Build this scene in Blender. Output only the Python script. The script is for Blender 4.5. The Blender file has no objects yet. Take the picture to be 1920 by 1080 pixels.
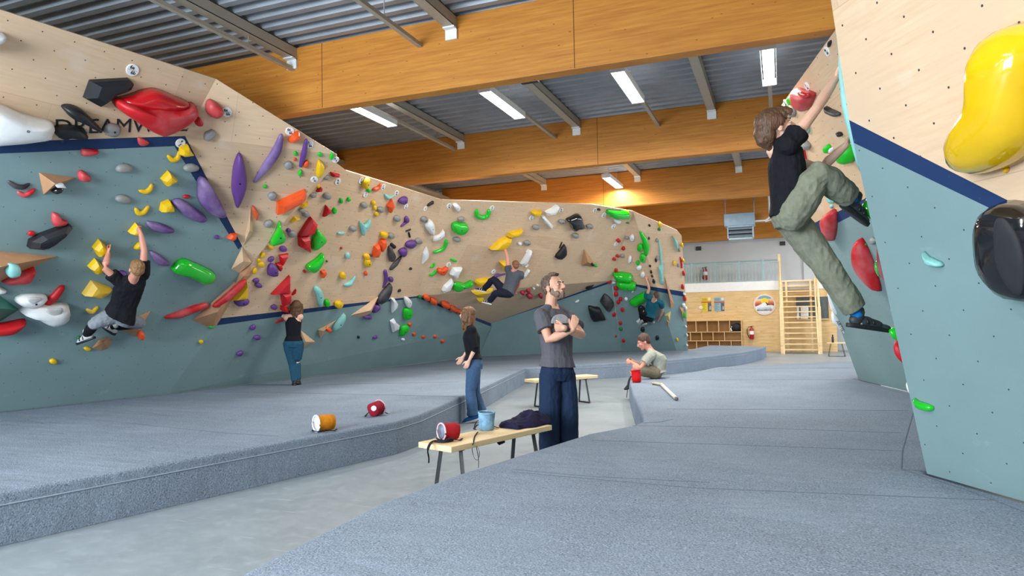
import bpy, bmesh, math, random
import numpy as np
from mathutils import Vector, Matrix
random.seed(7)
SC = bpy.context.scene
COL = SC.collection
# ------------------------------------------------------------------ camera
CAM_F = 1280.0
_n = lambda v: v / np.linalg.norm(v)
_Y = _n(np.array([1465 - 960, 588 - 540, CAM_F]))
_X = -np.array([-2284 - 960, 655 - 540, CAM_F]); _X = _n(_X - (_X @ _Y) * _Y)
_Z = np.cross(_X, _Y)
if _Z[1] > 0: _Z = -_Z
CR = np.array([_X, _Y, _Z])                 # world = CR @ camera(x right, y down, z forward)
CP = np.array([0, 0, 1.42])
cam_d = bpy.data.cameras.new('camera'); cam = bpy.data.objects.new('camera', cam_d); COL.objects.link(cam)
cam_d.sensor_width = 36; cam_d.lens = CAM_F / 1920 * 36; cam_d.clip_end = 200
_m = Matrix(((CR[0][0], -CR[0][1], -CR[0][2], 0), (CR[1][0], -CR[1][1], -CR[1][2], 0), (CR[2][0], -CR[2][1], -CR[2][2], 1.42), (0, 0, 0, 1)))
cam.matrix_world = _m
SC.camera = cam
# ------------------------------------------------------------------ look and world
SC.view_settings.view_transform = 'Standard'; SC.view_settings.look = 'None'
SC.view_settings.gamma = 1; SC.view_settings.use_curve_mapping = False
SC.view_settings.exposure = 0.58
W = bpy.data.worlds.new('world'); SC.world = W; W.use_nodes = True
W.node_tree.nodes['Background'].inputs[0].default_value = (0.72, 0.85, 1.0, 1)
W.node_tree.nodes['Background'].inputs[1].default_value = 0.4

def area(name, loc, rot, sx, sy, power, color):
    l = bpy.data.lights.new(name, 'AREA'); l.shape = 'RECTANGLE'; l.size = sx; l.size_y = sy; l.energy = power; l.color = color
    o = bpy.data.objects.new(name, l); COL.objects.link(o); o.location = loc; o.rotation_euler = rot
    return o
DAY = (0.77, 0.89, 1.0)
# daylight coming in at the glazed front behind the photographer and the high windows of the right side
area('daylight_front', (-6.0, -4.7, 2.7), (math.radians(90), 0, 0), 5.5, 3.2, 1150, DAY)
area('daylight_right', (7.8, 3.5, 3.2), (math.radians(90), 0, math.radians(90)), 13, 2.6, 25, DAY)
area('daylight_far_right', (7.8, 21, 3.2), (math.radians(90), 0, math.radians(90)), 13, 2.6, 420, DAY)

# ------------------------------------------------------------------ geometry helpers
def ray(px, py): return CR @ np.array([px - 960, py - 540, CAM_F])
def onz(p, z):
    d = ray(*p); return CP + (z - 1.42) / d[2] * d
def plane(a, b, c): return (np.array(a), _n(np.cross(np.array(b) - a, np.array(c) - a)))
def on(p, P):
    d = ray(*p); return CP + ((P[0] - CP) @ P[1]) / (d @ P[1]) * d
def at(px, py, depth):                       # point at a camera-axis depth
    return CP + ray(px, py) / CAM_F * depth
def atY(px, py, Y):
    d = ray(px, py); return CP + Y / d[1] * d
def lerp(a, b, t): return np.array(a) * (1 - t) + np.array(b) * t
V = lambda p: Vector([float(x) for x in p])

# ------------------------------------------------------------------ materials
def lin(c):
    return tuple(((x / 255) / 12.92 if x / 255 <= 0.04045 else ((x / 255 + 0.055) / 1.055) ** 2.4) for x in c)
class NT:
    def __init__(s, name):
        s.m = bpy.data.materials.new(name); s.m.use_nodes = True
        s.t = s.m.node_tree; s.b = s.t.nodes['Principled BSDF']
    def n(s, kind, **kw):
        nd = s.t.nodes.new(kind)
        for k, v in kw.items(): setattr(nd, k, v)
        return nd
    def l(s, a, b): s.t.links.new(a, b)
    def math(s, op, a, b=None, c=None):
        nd = s.n('ShaderNodeMath', operation=op)
        for i, x in enumerate((a, b, c)):
            if x is None: continue
            if isinstance(x, (int, float)): nd.inputs[i].default_value = x
            else: s.l(x, nd.inputs[i])
        return nd.outputs[0]
    def mix(s, f, a, b, mode='MIX'):
        nd = s.n('ShaderNodeMix', data_type='RGBA', blend_type=mode)
        for i, x in ((0, f), (6, a), (7, b)):
            if isinstance(x, (int, float)): nd.inputs[i].default_value = x
            elif isinstance(x, tuple): nd.inputs[i].default_value = (*x[:3], 1)
            else: s.l(x, nd.inputs[i])
        return nd.outputs[2]
    def coord(s, kind='Object', scale=(1, 1, 1), rot=(0, 0, 0)):
        tc = s.n('ShaderNodeTexCoord'); mp = s.n('ShaderNodeMapping'); mp.inputs[3].default_value = scale; mp.inputs[2].default_value = rot
        s.l(tc.outputs[kind], mp.inputs[0]); return mp.outputs[0]
    def noise(s, vec, scale, detail=3, rough=0.5):
        nd = s.n('ShaderNodeTexNoise'); s.l(vec, nd.inputs['Vector']); nd.inputs['Scale'].default_value = scale
        nd.inputs['Detail'].default_value = detail; nd.inputs['Roughness'].default_value = rough; return nd.outputs[0]
    def ramp(s, f, p0, p1, c0=(0, 0, 0), c1=(1, 1, 1)):
        nd = s.n('ShaderNodeValToRGB'); s.l(f, nd.inputs[0]); e = nd.color_ramp.elements
        e[0].position = p0; e[1].position = p1; e[0].color = (*c0, 1); e[1].color = (*c1, 1); return nd.outputs[0]
    def bump(s, h, strength, dist=0.01):
        nd = s.n('ShaderNodeBump'); s.l(h, nd.inputs['Height']); nd.inputs['Strength'].default_value = strength
        nd.inputs['Distance'].default_value = dist; s.l(nd.outputs[0], s.b.inputs['Normal'])
    def base(s, c):
        if isinstance(c, tuple): s.b.inputs['Base Color'].default_value = (*c[:3], 1)
        else: s.l(c, s.b.inputs['Base Color'])
    def set(s, rough=0.5, metal=0.0, spec=None, coat=None):
        s.b.inputs['Roughness'].default_value = rough; s.b.inputs['Metallic'].default_value = metal
        if spec is not None: s.b.inputs['Specular IOR Level'].default_value = spec
        if coat: s.b.inputs['Coat Weight'].default_value = coat; s.b.inputs['Coat Roughness'].default_value = 0.08
        return s.m
MATS = {}
def plain(name, rgb, rough=0.5, metal=0.0, var=0.08, scale=8, spec=None, coat=None, bump=0.0, bscale=60):
    if name in MATS: return MATS[name]
    t = NT(name); v = t.coord(); c = lin(rgb)
    nz = t.noise(v, scale, 3)
    t.base(t.mix(t.ramp(nz, 0.3, 0.7), tuple(x * (1 - var) for x in c), tuple(min(1, x * (1 + var)) for x in c)))
    if bump: t.bump(t.noise(v, bscale, 2), bump, 0.01)
    MATS[name] = t.set(rough, metal, spec, coat); return MATS[name]

def wallmat(name, rgb, kind):
    """climbing-wall sheet: threaded-insert grid in plane coordinates (metres); wood grain or paint with chalk smears"""
    t = NT(name); tc = t.n('ShaderNodeTexCoord'); uv = tc.outputs['UV']
    sp = t.n('ShaderNodeSeparateXYZ'); t.l(uv, sp.inputs[0]); u, v = sp.outputs[0], sp.outputs[1]
    G = 0.30
    def lat(off):
        a = t.math('SUBTRACT', t.math('FRACT', t.math('ADD', t.math('DIVIDE', u, G), off)), 0.5)
        b = t.math('SUBTRACT', t.math('FRACT', t.math('ADD', t.math('DIVIDE', v, G), off)), 0.5)
        return t.math('SQRT', t.math('ADD', t.math('MULTIPLY', a, a), t.math('MULTIPLY', b, b)))
    d = t.math('MINIMUM', lat(0.0), lat(0.5))
    dot = t.math('LESS_THAN', d, (0.0068 if kind == 'wood' else 0.0052) / G)
    c = lin(rgb)
    if kind == 'wood':
        br = t.n('ShaderNodeTexBrick'); t.l(uv, br.inputs[0]); br.inputs['Scale'].default_value = 1
        br.inputs['Color1'].default_value = (1, 1, 1, 1); br.inputs['Color2'].default_value = (0.86, 0.84, 0.82, 1)
        br.inputs['Mortar'].default_value = (0.72, 0.66, 0.6, 1); br.inputs['Mortar Size'].default_value = 0.002
        br.inputs['Brick Width'].default_value = 2.44; br.inputs['Row Height'].default_value = 1.22
        mp = t.n('ShaderNodeMapping'); mp.inputs[3].default_value = (0.8, 9, 1); t.l(uv, mp.inputs[0])
        g = t.noise(mp.outputs[0], 3.0, 6, 0.65)
        col = t.mix(t.ramp(g, 0.3, 0.75), tuple(x * 1.07 for x in c), (c[0] * 0.86, c[1] * 0.8, c[2] * 0.72))
        big = t.noise(uv, 1.3, 3)
        col = t.mix(t.ramp(big, 0.35, 0.7), col, tuple(x * 0.9 for x in c))
        col = t.mix(1.0, col, br.outputs[0], 'MULTIPLY')
        sm = t.ramp(t.noise(uv, 2.2, 5), 0.60, 0.8)
        col = t.mix(t.math('MULTIPLY', sm, 0.35), col, (0.8, 0.77, 0.72))
    else:
        nz = t.noise(uv, 1.1, 4)
        col = t.mix(t.ramp(nz, 0.3, 0.7), tuple(x * 0.93 for x in c), tuple(x * 1.06 for x in c))
        mp = t.n('ShaderNodeMapping'); mp.inputs[3].default_value = (1, 1.6, 1); mp.inputs[2].default_value = (0, 0, 0.5); t.l(uv, mp.inputs[0])
        sm = t.ramp(t.noise(mp.outputs[0], 3.1, 6, 0.7), 0.62, 0.85)
        col = t.mix(t.math('MULTIPLY', sm, 0.35), col, (0.62, 0.7, 0.72))
    col = t.mix(dot, col, (0.05, 0.045, 0.04) if kind == 'wood' else (0.035, 0.05, 0.06))
    t.base(col)
    t.bump(t.noise(uv, 140, 2), 0.12, 0.004)
    return t.set(0.62 if kind == 'wood' else 0.75, spec=0.35)
M_WOOD = wallmat('birch_plywood', (227, 196, 163), 'wood')
M_TEAL = wallmat('teal_textured_paint', (126, 151, 152), 'paint')
M_NAVY = wallmat('navy_paint', (22, 50, 92), 'paint')
M_PLYEDGE = plain('plywood_edge', (205, 176, 138), 0.6)

def felt():
    t = NT('grey_felt_carpet'); v = t.coord()
    sp1 = t.noise(v, 95, 2, 0.6); sp2 = t.noise(v, 1.2, 3); sp3 = t.noise(v, 38, 3, 0.7)
    c = t.mix(t.ramp(sp1, 0.34, 0.66), lin((74, 86, 102)), lin((156, 168, 183)))
    c = t.mix(t.ramp(sp3, 0.35, 0.68), c, lin((122, 134, 147)))
    c = t.mix(t.math('MULTIPLY', t.ramp(sp2, 0.4, 0.75), 0.35), c, lin((150, 164, 178)))
    t.base(c)
    mpv = t.coord(scale=(0.35, 1.6, 1)); w = t.noise(mpv, 1.5, 3)
    cr = t.ramp(t.math('ABSOLUTE', t.math('SUBTRACT', t.noise(t.coord(scale=(0.5, 1.3, 1), rot=(0, 0, 0.35)), 0.9, 3, .45), 0.5)), 0.0, 0.03)
    h = t.math('ADD', t.math('ADD', t.math('MULTIPLY', w, 6.0), sp1), t.math('MULTIPLY', cr, 0.55))
    t.bump(h, 0.5, 0.012)
    return t.set(0.95, spec=0.1)
M_FELT = felt()
def concrete():
    t = NT('polished_grey_concrete'); v = t.coord()
    a = t.noise(v, 0.8, 6, 0.65); b = t.noise(v, 9, 5, 0.7)
    c = t.mix(t.ramp(a, 0.3, 0.7), lin((122, 132, 138)), lin((146, 156, 162)))
    c = t.mix(t.math('MULTIPLY', t.ramp(b, 0.5, 0.8), 0.3), c, lin((184, 192, 196)))
    mp = t.coord(scale=(1, 12, 1), rot=(0, 0, 0.5)); s2 = t.ramp(t.noise(mp, 2.5, 4), 0.66, 0.72)
    c = t.mix(t.math('MULTIPLY', s2, 0.25), c, lin((215, 220, 224)))
    t.base(c); t.l(t.ramp(b, 0.2, 0.8, (0.28,) * 3, (0.5,) * 3), t.b.inputs['Roughness'])
    t.m.node_tree.nodes['Principled BSDF'].inputs['Specular IOR Level'].default_value = 0.4
    return t.m
M_CONC = concrete()
def glulam():
    t = NT('glued_laminated_spruce'); v = t.coord(scale=(0.35, 1, 6)); v2 = t.coord()
    g = t.noise(v, 5, 6, 0.6)
    c = t.mix(t.ramp(g, 0.3, 0.72), lin((216, 146, 58)), lin((180, 108, 36)))
    sp = t.n('ShaderNodeSeparateXYZ'); t.l(v2, sp.inputs[0])
    # laminations (horizontal boards, 45 mm apart)
    ln = t.math('GREATER_THAN', t.math('ABSOLUTE', t.math('SUBTRACT', t.math('FRACT', t.math('DIVIDE', sp.outputs[2], 0.045)), 0.5)), 0.47)
    c = t.mix(t.math('MULTIPLY', ln, 0.16), c, lin((120, 70, 25)))
    kv = t.coord(scale=(2.2, 2.2, 4.5)); vo = t.n('ShaderNodeTexVoronoi'); t.l(kv, vo.inputs['Vector']); vo.inputs['Scale'].default_value = 2.6
    kn = t.ramp(vo.outputs['Distance'], 0.05, 0.1, (1, 1, 1), (0, 0, 0))
    c = t.mix(t.math('MULTIPLY', kn, 0.7), c, lin((96, 52, 18)))
    big = t.noise(t.coord(scale=(1, 1, 1)), 0.5, 2)
    c = t.mix(t.math('MULTIPLY', t.ramp(big, 0.35, 0.7), 0.3), c, lin((176, 108, 38)))
    t.base(c); return t.set(0.5, spec=0.35)
M_GLU = glulam()
def osbply(name, rgb, rgb2):
    t = NT(name); v = t.coord(scale=(0.6, 1, 5)); g = t.noise(v, 3.2, 5, 0.6); k = t.noise(t.coord(scale=(1, 1, 2.2)), 7, 2)
    c = t.mix(t.ramp(g, 0.32, 0.7), lin(rgb), lin(rgb2)); c = t.mix(t.math('MULTIPLY', t.ramp(k, 0.68, 0.76), 0.5), c, lin((150, 104, 58)))
    t.base(c); return t.set(0.6, spec=0.3)
M_PINE = osbply('pine_plywood', (226, 196, 146), (208, 172, 116))
M_STAIR = osbply('planed_pine', (238, 212, 166), (222, 190, 140))
M_ROOF = plain('galvanised_roof_deck', (150, 156, 163), 0.45, 0.2, 0.1, 3)
M_PURL = plain('beige_painted_steel', (176, 168, 152), 0.5, 0.1, 0.05)
M_BEIGE = plain('beige_wall_panel', (176, 170, 156), 0.7, 0, 0.04, 2)
M_GREYW = plain('light_grey_painted_wall', (200, 202, 202), 0.7, 0, 0.03, 2)
M_WHITE = plain('white_paint', (235, 235, 232), 0.5, 0, 0.03)
M_DARK = plain('black_powder_coat', (28, 29, 32), 0.45, 0.2, 0.1)
M_STEEL = plain('brushed_steel', (170, 172, 174), 0.35, 0.8, 0.05)

# ------------------------------------------------------------------ object helpers
def mesh_obj(name, verts, faces, mats, parent=None, smooth=False, fm=None):
    me = bpy.data.meshes.new(name); me.from_pydata([V(v) for v in verts], [], faces)
    for m in (mats if isinstance(mats, (list, tuple)) else [mats]): me.materials.append(m)
    if fm:
        for p, i in zip(me.polygons, fm): p.material_index = i
    if smooth:
        for p in me.polygons: p.use_smooth = True
    me.update(); o = bpy.data.objects.new(name, me); COL.objects.link(o)
    if parent: o.parent = parent
    return o
def bm_obj(name, bm, mats, parent=None, smooth=False):
    me = bpy.data.meshes.new(name); bm.normal_update(); bm.to_mesh(me); bm.free()
    for m in (mats if isinstance(mats, (list, tuple)) else [mats]): me.materials.append(m)
    if smooth:
        for p in me.polygons: p.use_smooth = True
    o = bpy.data.objects.new(name, me); COL.objects.link(o)
    if parent: o.parent = parent
    return o
def tag(o, label, cat, group=None, kind=None):
    o['label'] = label; o['category'] = cat
    if group: o['group'] = group
    if kind: o['kind'] = kind
    return o
def struct(o): o['kind'] = 'structure'; return o
def empty(name, loc, label=None, cat=None, group=None, rz=0):
    o = bpy.data.objects.new(name, None); o.empty_display_size = 0.1; COL.objects.link(o); o.location = V(loc); o.rotation_euler = (0, 0, rz)
    if label: tag(o, label, cat, group)
    return o
def keep(child, root):                       # parent without moving
    child.parent = root; child.matrix_parent_inverse = Matrix.LocRotScale(root.location, root.rotation_euler, None).inverted(); return child
def box(bm, c, s, mat=None, mi=0):
    r = bmesh.ops.create_cube(bm, size=1)
    for v in r['verts']:
        v.co = Vector((v.co.x * s[0], v.co.y * s[1], v.co.z * s[2]))
        if mat is not None: v.co = mat @ v.co
        v.co += V(c)
    if mi:
        for f in {f for v in r['verts'] for f in v.link_faces}: f.material_index = mi
    return r['verts']
def frame_from(d, upish=(0, 0, 1)):
    d = V(d).normalized(); u = Vector(upish)
    if abs(d.dot(u)) > 0.97: u = Vector((1, 0, 0))
    x = u.cross(d).normalized(); y = d.cross(x).normalized(); return x, y, d
def tube(bm, pts, rads, seg=8, cap=True, flat=1.0, up=(0, 0, 1), mi=0):
    pts = [V(p) for p in pts]; rings = []
    if isinstance(rads, (int, float)): rads = [rads] * len(pts)
    for i, p in enumerate(pts):
        a = pts[max(0, i - 1)]; b = pts[min(len(pts) - 1, i + 1)]
        x, y, _ = frame_from(b - a, up); r = rads[i]
        rings.append([bm.verts.new(p + x * (r * math.cos(2 * math.pi * k / seg)) + y * (r * flat * math.sin(2 * math.pi * k / seg))) for k in range(seg)])
    fs = []
    for i in range(len(rings) - 1):
        for k in range(seg):
            fs.append(bm.faces.new((rings[i][k], rings[i][(k + 1) % seg], rings[i + 1][(k + 1) % seg], rings[i + 1][k])))
    if cap and seg > 2:
        fs.append(bm.faces.new(list(reversed(rings[0])))); fs.append(bm.faces.new(rings[-1]))
    for f in fs: f.material_index = mi
    return rings
def lathe(bm, c, prof, seg=20, axis=(0, 0, 1), mi=0):   # prof: list of (radius, height)
    x, y, d = frame_from(axis); c = V(c); rings = []
    for r, h in prof:
        rings.append([bm.verts.new(c + d * h + x * (r * math.cos(2 * math.pi * k / seg)) + y * (r * math.sin(2 * math.pi * k / seg))) for k in range(seg)])
    for i in range(len(rings) - 1):
        for k in range(seg):
            f = bm.faces.new((rings[i][k], rings[i][(k + 1) % seg], rings[i + 1][(k + 1) % seg], rings[i + 1][k])); f.material_index = mi
    for rr in (list(reversed(rings[0])), rings[-1]):
        try: bm.faces.new(rr).material_index = mi
        except ValueError: pass
def bevel(o, w=0.01, seg=2):
    m = o.modifiers.new('bevel', 'BEVEL'); m.width = w; m.segments = seg; m.limit_method = 'ANGLE'; m.angle_limit = math.radians(40); return o
def box_obj(name, c, s, mat, parent=None, bev=0.0, rz=0):
    bm = bmesh.new(); box(bm, (0, 0, 0), s); o = bm_obj(name, bm, mat, None)
    o.location = V(c); o.rotation_euler = (0, 0, rz)
    if parent is not None: keep(o, parent)
    if bev: bevel(o, bev)
    return o

# ------------------------------------------------------------------ building shell
XL, XR, YN, YF, ZR = -9.5, 8.0, -5.0, 28.6, 5.27
o = mesh_obj('floor', [(XL, YN, 0), (XR, YN, 0), (XR, YF, 0), (XL, YF, 0)], [(0, 1, 2, 3)], M_CONC); struct(o)
# corrugated roof deck, ribs running across the hall
vs, fs = [], []
y = YN; k = 0; per = 0.25
prof = ((0, 0), (0.09, 0), (0.12, 0.07), (0.22, 0.07))
while y < YF:
    for dy, dz in prof: vs += [(XL, y + dy, ZR + dz), (XR, y + dy, ZR + dz)]
    y += per
for i in range(len(vs) // 2 - 1): fs.append((2 * i, 2 * i + 2, 2 * i + 3, 2 * i + 1))
struct(mesh_obj('ceiling', vs, fs, M_ROOF))
struct(box_obj('wall_left', (XL - 0.1, (YN + YF) / 2, ZR / 2), (0.2, YF - YN, ZR + 0.3), M_BEIGE))
def holed_wall(name, x0, x1, holes, fixed, axis, mat, z1=ZR + 0.15, th=0.2):
    """wall along one axis with rectangular window openings (a0,a1,z0,z1)"""
    bm = bmesh.new(); cuts = sorted({x0, x1, *[h[0] for h in holes], *[h[1] for h in holes]})
    def seg(a0, a1, b0, b1):
        if b1 - b0 < 1e-4: return
        c = ((a0 + a1) / 2, (b0 + b1) / 2); s = (a1 - a0, b1 - b0)
        if axis == 'x': box(bm, (c[0], fixed, c[1]), (s[0], th, s[1]))
        else: box(bm, (fixed, c[0], c[1]), (th, s[0], s[1]))
    for a0, a1 in zip(cuts, cuts[1:]):
        hh = [h for h in holes if h[0] <= a0 + 1e-6 and h[1] >= a1 - 1e-6]
        if hh: seg(a0, a1, 0, hh[0][2]); seg(a0, a1, hh[0][3], z1)
        else: seg(a0, a1, 0, z1)
    return struct(bm_obj(name, bm, mat))
holed_wall('wall_front', XL, XR, [(-8, 4, 0.9, 4.3)], YN - 0.1, 'x', M_GREYW)
holed_wall('wall_right', YN, YF, [(-3, 10, 1.9, 4.5), (14.5, 27.5, 1.9, 4.5)], XR + 0.1, 'y', M_GREYW)
def window(nm, c, sx, sz, axis, n):
    fr = bmesh.new(); w = 0.06
    for i in range(n + 1):
        t = -sx / 2 + sx * i / n
        box(fr, (t, 0, 0) if axis == 'x' else (0, t, 0), (w, w, sz) if axis == 'x' else (w, w, sz))
    for zz in (-sz / 2, sz / 2): box(fr, (0, 0, zz), (sx, w, w) if axis == 'x' else (w, sx, w))
    o = bm_obj(nm, fr, M_DARK); o.location = c; struct(o)
window('window_1', (-2, -5.05, 2.6), 12, 3.4, 'x', 8)
window('window_2', (8.05, 3.5, 3.2), 13, 2.6, 'y', 8)
window('window_3', (8.05, 21, 3.2), 13, 2.6, 'y', 8)

# glulam beams crossing the hall
BEAM_Y = [-3.0, 2.4, 7.78, 12.85, 18.0, 23.2, 28.15]
beam_lab = {2: 'nearest big orange glued timber roof beam, above the left wall', 3: 'second orange timber roof beam, above the centre wall panels',
            4: 'third orange timber roof beam, just behind the centre wall top', 5: 'fourth orange timber beam, behind the hanging heater',
            6: 'last orange timber beam, lying along the grey end wall'}
for i, by in enumerate(BEAM_Y):
    if i < 2: continue
    bm = bmesh.new(); box(bm, (0, 0, 0), (XR - XL - 0.3 if i > 2 else XR - XL, 0.2, 0.92)); o = bm_obj('roof_beam', bm, M_GLU)
    o.location = ((XL + XR) / 2 + (0.15 if i > 2 else 0), by, 4.35 + 0.46); bevel(o, 0.01)
    tag(o, beam_lab[i], 'roof beam', 'timber roof beams')
# joints in the beams: fine vertical board joints are thin dark grooves on the front face
for px, i in ((1078, 2), (1120, 3), (1129, 4), (604, 2)):
    p = atY(px, 150 if i == 2 else 260, BEAM_Y[i] - 0.1)
    j = box_obj('joint', (p[0], BEAM_Y[i] - 0.1, 4.81), (0.008, 0.006, 0.9), plain('dark_joint', (90, 55, 25), 0.8))
    b = [x for x in bpy.data.objects if x.name.startswith('roof_beam') and abs(x.location.y - BEAM_Y[i]) < 0.01][0]
    keep(j, b)

# steel purlins running lengthwise under the deck, with brackets on the far beam
def purlin(x, y0, y1, lab, w=0.14, h=0.16, bracket=True):
    root = empty('roof_purlin', (x, y0, ZR - h / 2), lab, 'steel purlin', 'beige purlins under the roof deck')
    bm = bmesh.new(); L = y1 - y0
    box(bm, (0, L / 2, h / 2 - 0.008), (w, L, 0.012)); box(bm, (0, L / 2, -h / 2 + 0.008), (w, L, 0.012)); box(bm, (w / 2 - 0.006, L / 2, 0), (0.012, L, h))
    box(bm, (-w / 2 + 0.006, L / 2, -h / 2 + 0.02), (0.012, L, 0.04))
    bm_obj('channel', bm, M_PURL, root)
    if bracket:
        b2 = bmesh.new(); box(b2, (0, L - 0.02, -h / 2 - 0.07), (0.16, 0.03, 0.15)); box(b2, (0, L - 0.06, -h / 2 - 0.01), (0.16, 0.1, 0.02))
        bm_obj('bracket', b2, M_WHITE, root)
PXL = []
def px_x(p, z): return float(onz(p, z)[0])
b = BEAM_Y
purlin(px_x((545, 108), 5.12), b[1] + .1, b[2] - .1, 'wide beige purlin above the left wall, nearest the corner')
purlin(px_x((838, 45), 5.12), b[1] + .1, b[2] - .1, 'beige purlin ending in a white bracket at the top edge of the photo')
purlin(px_x((858, 262), 5.12), b[2] + .1, b[3] - .1, 'beige purlin between the two leftmost lit tubes')
purlin(px_x((1078, 236), 5.12), b[2] + .1, b[3] - .1, 'beige purlin behind the black box')
purlin(px_x((1333, 204), 5.12), b[2] + .1, b[3] - .1, 'beige purlin between the two rightmost lit tubes')
purlin(px_x((1012, 342), 5.12), b[3] + .1, b[4] - .1, 'beige purlin in the second bay, left of the small lit tube')
purlin(px_x((1192, 327), 5.12), b[3] + .1, b[4] - .1, 'beige purlin in the second bay, right of the small lit tube')
purlin(px_x((1384, 309), 5.12), b[3] + .1, b[4] - .1, 'rightmost beige purlin in the second bay')
# edge angles at the left side wall
for i, lab in ((2, 'beige steel edge angle along the left side wall in the first bay'), (3, 'beige steel edge angle along the left side wall in the second bay')):
    bm = bmesh.new(); L = b[i + 1] - b[i] - .2
    box(bm, (0, L / 2, 0), (0.35, L, 0.02)); box(bm, (-0.17, L / 2, 0.1), (0.02, L, 0.2)); box(bm, (0.17, L / 2, 0.03), (0.02, L, 0.06))
    o = bm_obj('edge_angle', bm, M_PURL); o.location = (XL + 0.35, b[i] + .1, 4.95); tag(o, lab, 'steel angle', 'edge angles along the side wall')

# light trunking and tube fixtures
def emis(name, col, st):
    m = bpy.data.materials.new(name); m.use_nodes = True; nt = m.node_tree; nt.nodes.remove(nt.nodes['Principled BSDF'])
    e = nt.nodes.new('ShaderNodeEmission'); e.inputs[0].default_value = (*col, 1); e.inputs[1].default_value = st
    nt.links.new(e.outputs[0], nt.nodes['Material Output'].inputs[0]); return m
M_TUBE = emis('lit_tube', (0.93, 0.97, 1.0), 9)
LAMP = (1.0, 0.95, 0.88)
def fixture(x, y, lab, length=1.5, power=70, z=4.85, hang=True):
    root = empty('tube_light', (x, y, z), lab, 'ceiling light', 'linear ceiling lights')
    bm = bmesh.new(); box(bm, (0, length / 2, 0.06), (0.1, length, 0.06)); bm_obj('housing', bm, M_WHITE, root)
    bm = bmesh.new(); tube(bm, [(-0.045, 0.03, 0), (-0.045, length - 0.03, 0)], 0.028, 10); tube(bm, [(0.045, 0.03, 0), (0.045, length - 0.03, 0)], 0.028, 10)
    bm_obj('tube', bm, M_TUBE, root)
    bm = bmesh.new()
    for s in (-1, 1):
        box(bm, (s * 0.1, length / 2, 0.025), (0.01, length, 0.09))
    for yy in (0, length): box(bm, (0, yy, 0.02), (0.2, 0.015, 0.1))
    bm_obj('reflector', bm, M_WHITE, root)
    if hang:
        bm = bmesh.new()
        for yy in (0.3, length - 0.3):
            bm = bmesh.new(); box(bm, (0, yy, 0.26), (0.012, 0.012, 0.34)); bm_obj('hanger', bm, M_STEEL, root)
    l = bpy.data.lights.new('lamp', 'AREA'); l.shape = 'RECTANGLE'; l.size = 0.2; l.size_y = length; l.energy = power; l.color = LAMP
    lo = bpy.data.objects.new('lamp', l); COL.objects.link(lo); lo.parent = root; lo.location = (0, length / 2, -0.05); l.spread = math.radians(175)
    return root
def trunk(x, y0, y1, lab):
    bm = bmesh.new(); box(bm, (0, (y1 - y0) / 2, 0), (0.06, y1 - y0, 0.05))
    n = max(2, int((y1 - y0) / 1.5))
    for i in range(n): box(bm, (0, (i + 0.5) * (y1 - y0) / n, 0.14), (0.01, 0.01, 0.26))
    o = bm_obj('light_track', bm, M_PURL); o.location = (x, y0, 4.972); tag(o, lab, 'lighting track', 'slim tracks that carry the ceiling lights')
FX = [(1441, 120, 'rightmost lit tube light in the first bay, above the young climber'), (1177, 161, 'lit tube light in the first bay, second from the right'),
      (950, 201, 'lit tube light in the first bay, beside the black box'), (687, 211, 'leftmost lit tube light in the first bay')]
for px, py, lab in FX:
    q = onz((px, py), 4.85); fixture(float(q[0]), 9.27 if px > 700 else float(q[1]) - 0.7, lab, hang=False)
    trunk(float(q[0]), b[2] + .1, b[3] - .1, lab.replace('lit tube light', 'slim track carrying the tube light'))
for x, lab in ((-4.9, 'slim track over the left wall, left of the wide purlin'), (-2.9, 'slim track crossing the roof deck left of the upper bracket')):
    trunk({-4.9: px_x((500, 108), 4.95), -2.9: px_x((745, 57), 4.95)}[x], b[1] + .1, b[2] - .1, lab)
q = onz((1115, 315), 4.85); fixture(float(q[0]), 16.3, 'small lit tube light in the second bay, seen under the beam')
# lamps of the bays hidden by the beams or above and behind the photographer
hid = 'tube light of the hall outside the view'
for y in (-1.6, 0.4):
    for x, sd_ in ((-6.5, 'left'), (-2.5, 'middle'), (1.5, 'right')): fixture(x, y, 'tube light %s the photographer, %s row' % ('behind' if y < 0 else 'above', sd_), power=45)
for x, y in ((-6.0, 13.1), (-1.8, 13.1), (1.8, 13.1), (-6.2, 18.4), (-2.4, 18.4), (1.5, 18.4), (-4, 23.6), (0, 23.6), (3.5, 23.6)):
    fixture(x, y, 'tube light hidden behind the %s roof beam, %s row' % ({13: 'second', 18: 'third', 23: 'fourth'}[int(y)], 'left' if x < -3 else 'middle' if x < 1 else 'right'), power=70)
# ------------------------------------------------------------------ climbing wall planes
MZ = 0.35
w0, w1 = onz((0, 773), MZ), onz((316, 738), MZ)
wc = onz((897, 668), MZ)
PL = {}
PL['LB'] = plane(w1, wc, onz((700, 337), 3.8))               # long middle wall
pM = on((410, 604), PL['LB'])
PL['LA'] = plane(w0, w1, pM)                                 # big overhang at the left
pJ = on((472, 494), PL['LA']); pK = on((454, 461), PL['LA']); pC = on((347, 255), PL['LA'])
pT1 = on((405, 148), PL['LA']); pT2 = onz((632, 290), 3.78)
PL['LC'] = plane(pK, pC, pT2)                                # plywood prow
pL1 = on((785, 555), PL['LB']); pA = on((897, 607), PL['LB']); pT4a = on((830, 375), PL['LB'])
w8, w9, w10 = onz((1165, 658), MZ), onz((1268, 657), MZ), onz((1290, 656), MZ)
pT4c = onz((1187, 396), 4.12)
PL['BC'] = plane(w8, w9, pT4c)                               # steep wall at the back right
pL2 = on((1147, 526), PL['BC']); pT4b = onz((1110, 383), 4.12)
PL['BA'] = plane(pT4a, pT4b, pL2)                            # back panel above the cave
PL['BA2'] = plane(pT4a, pL1, pL2)
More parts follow.
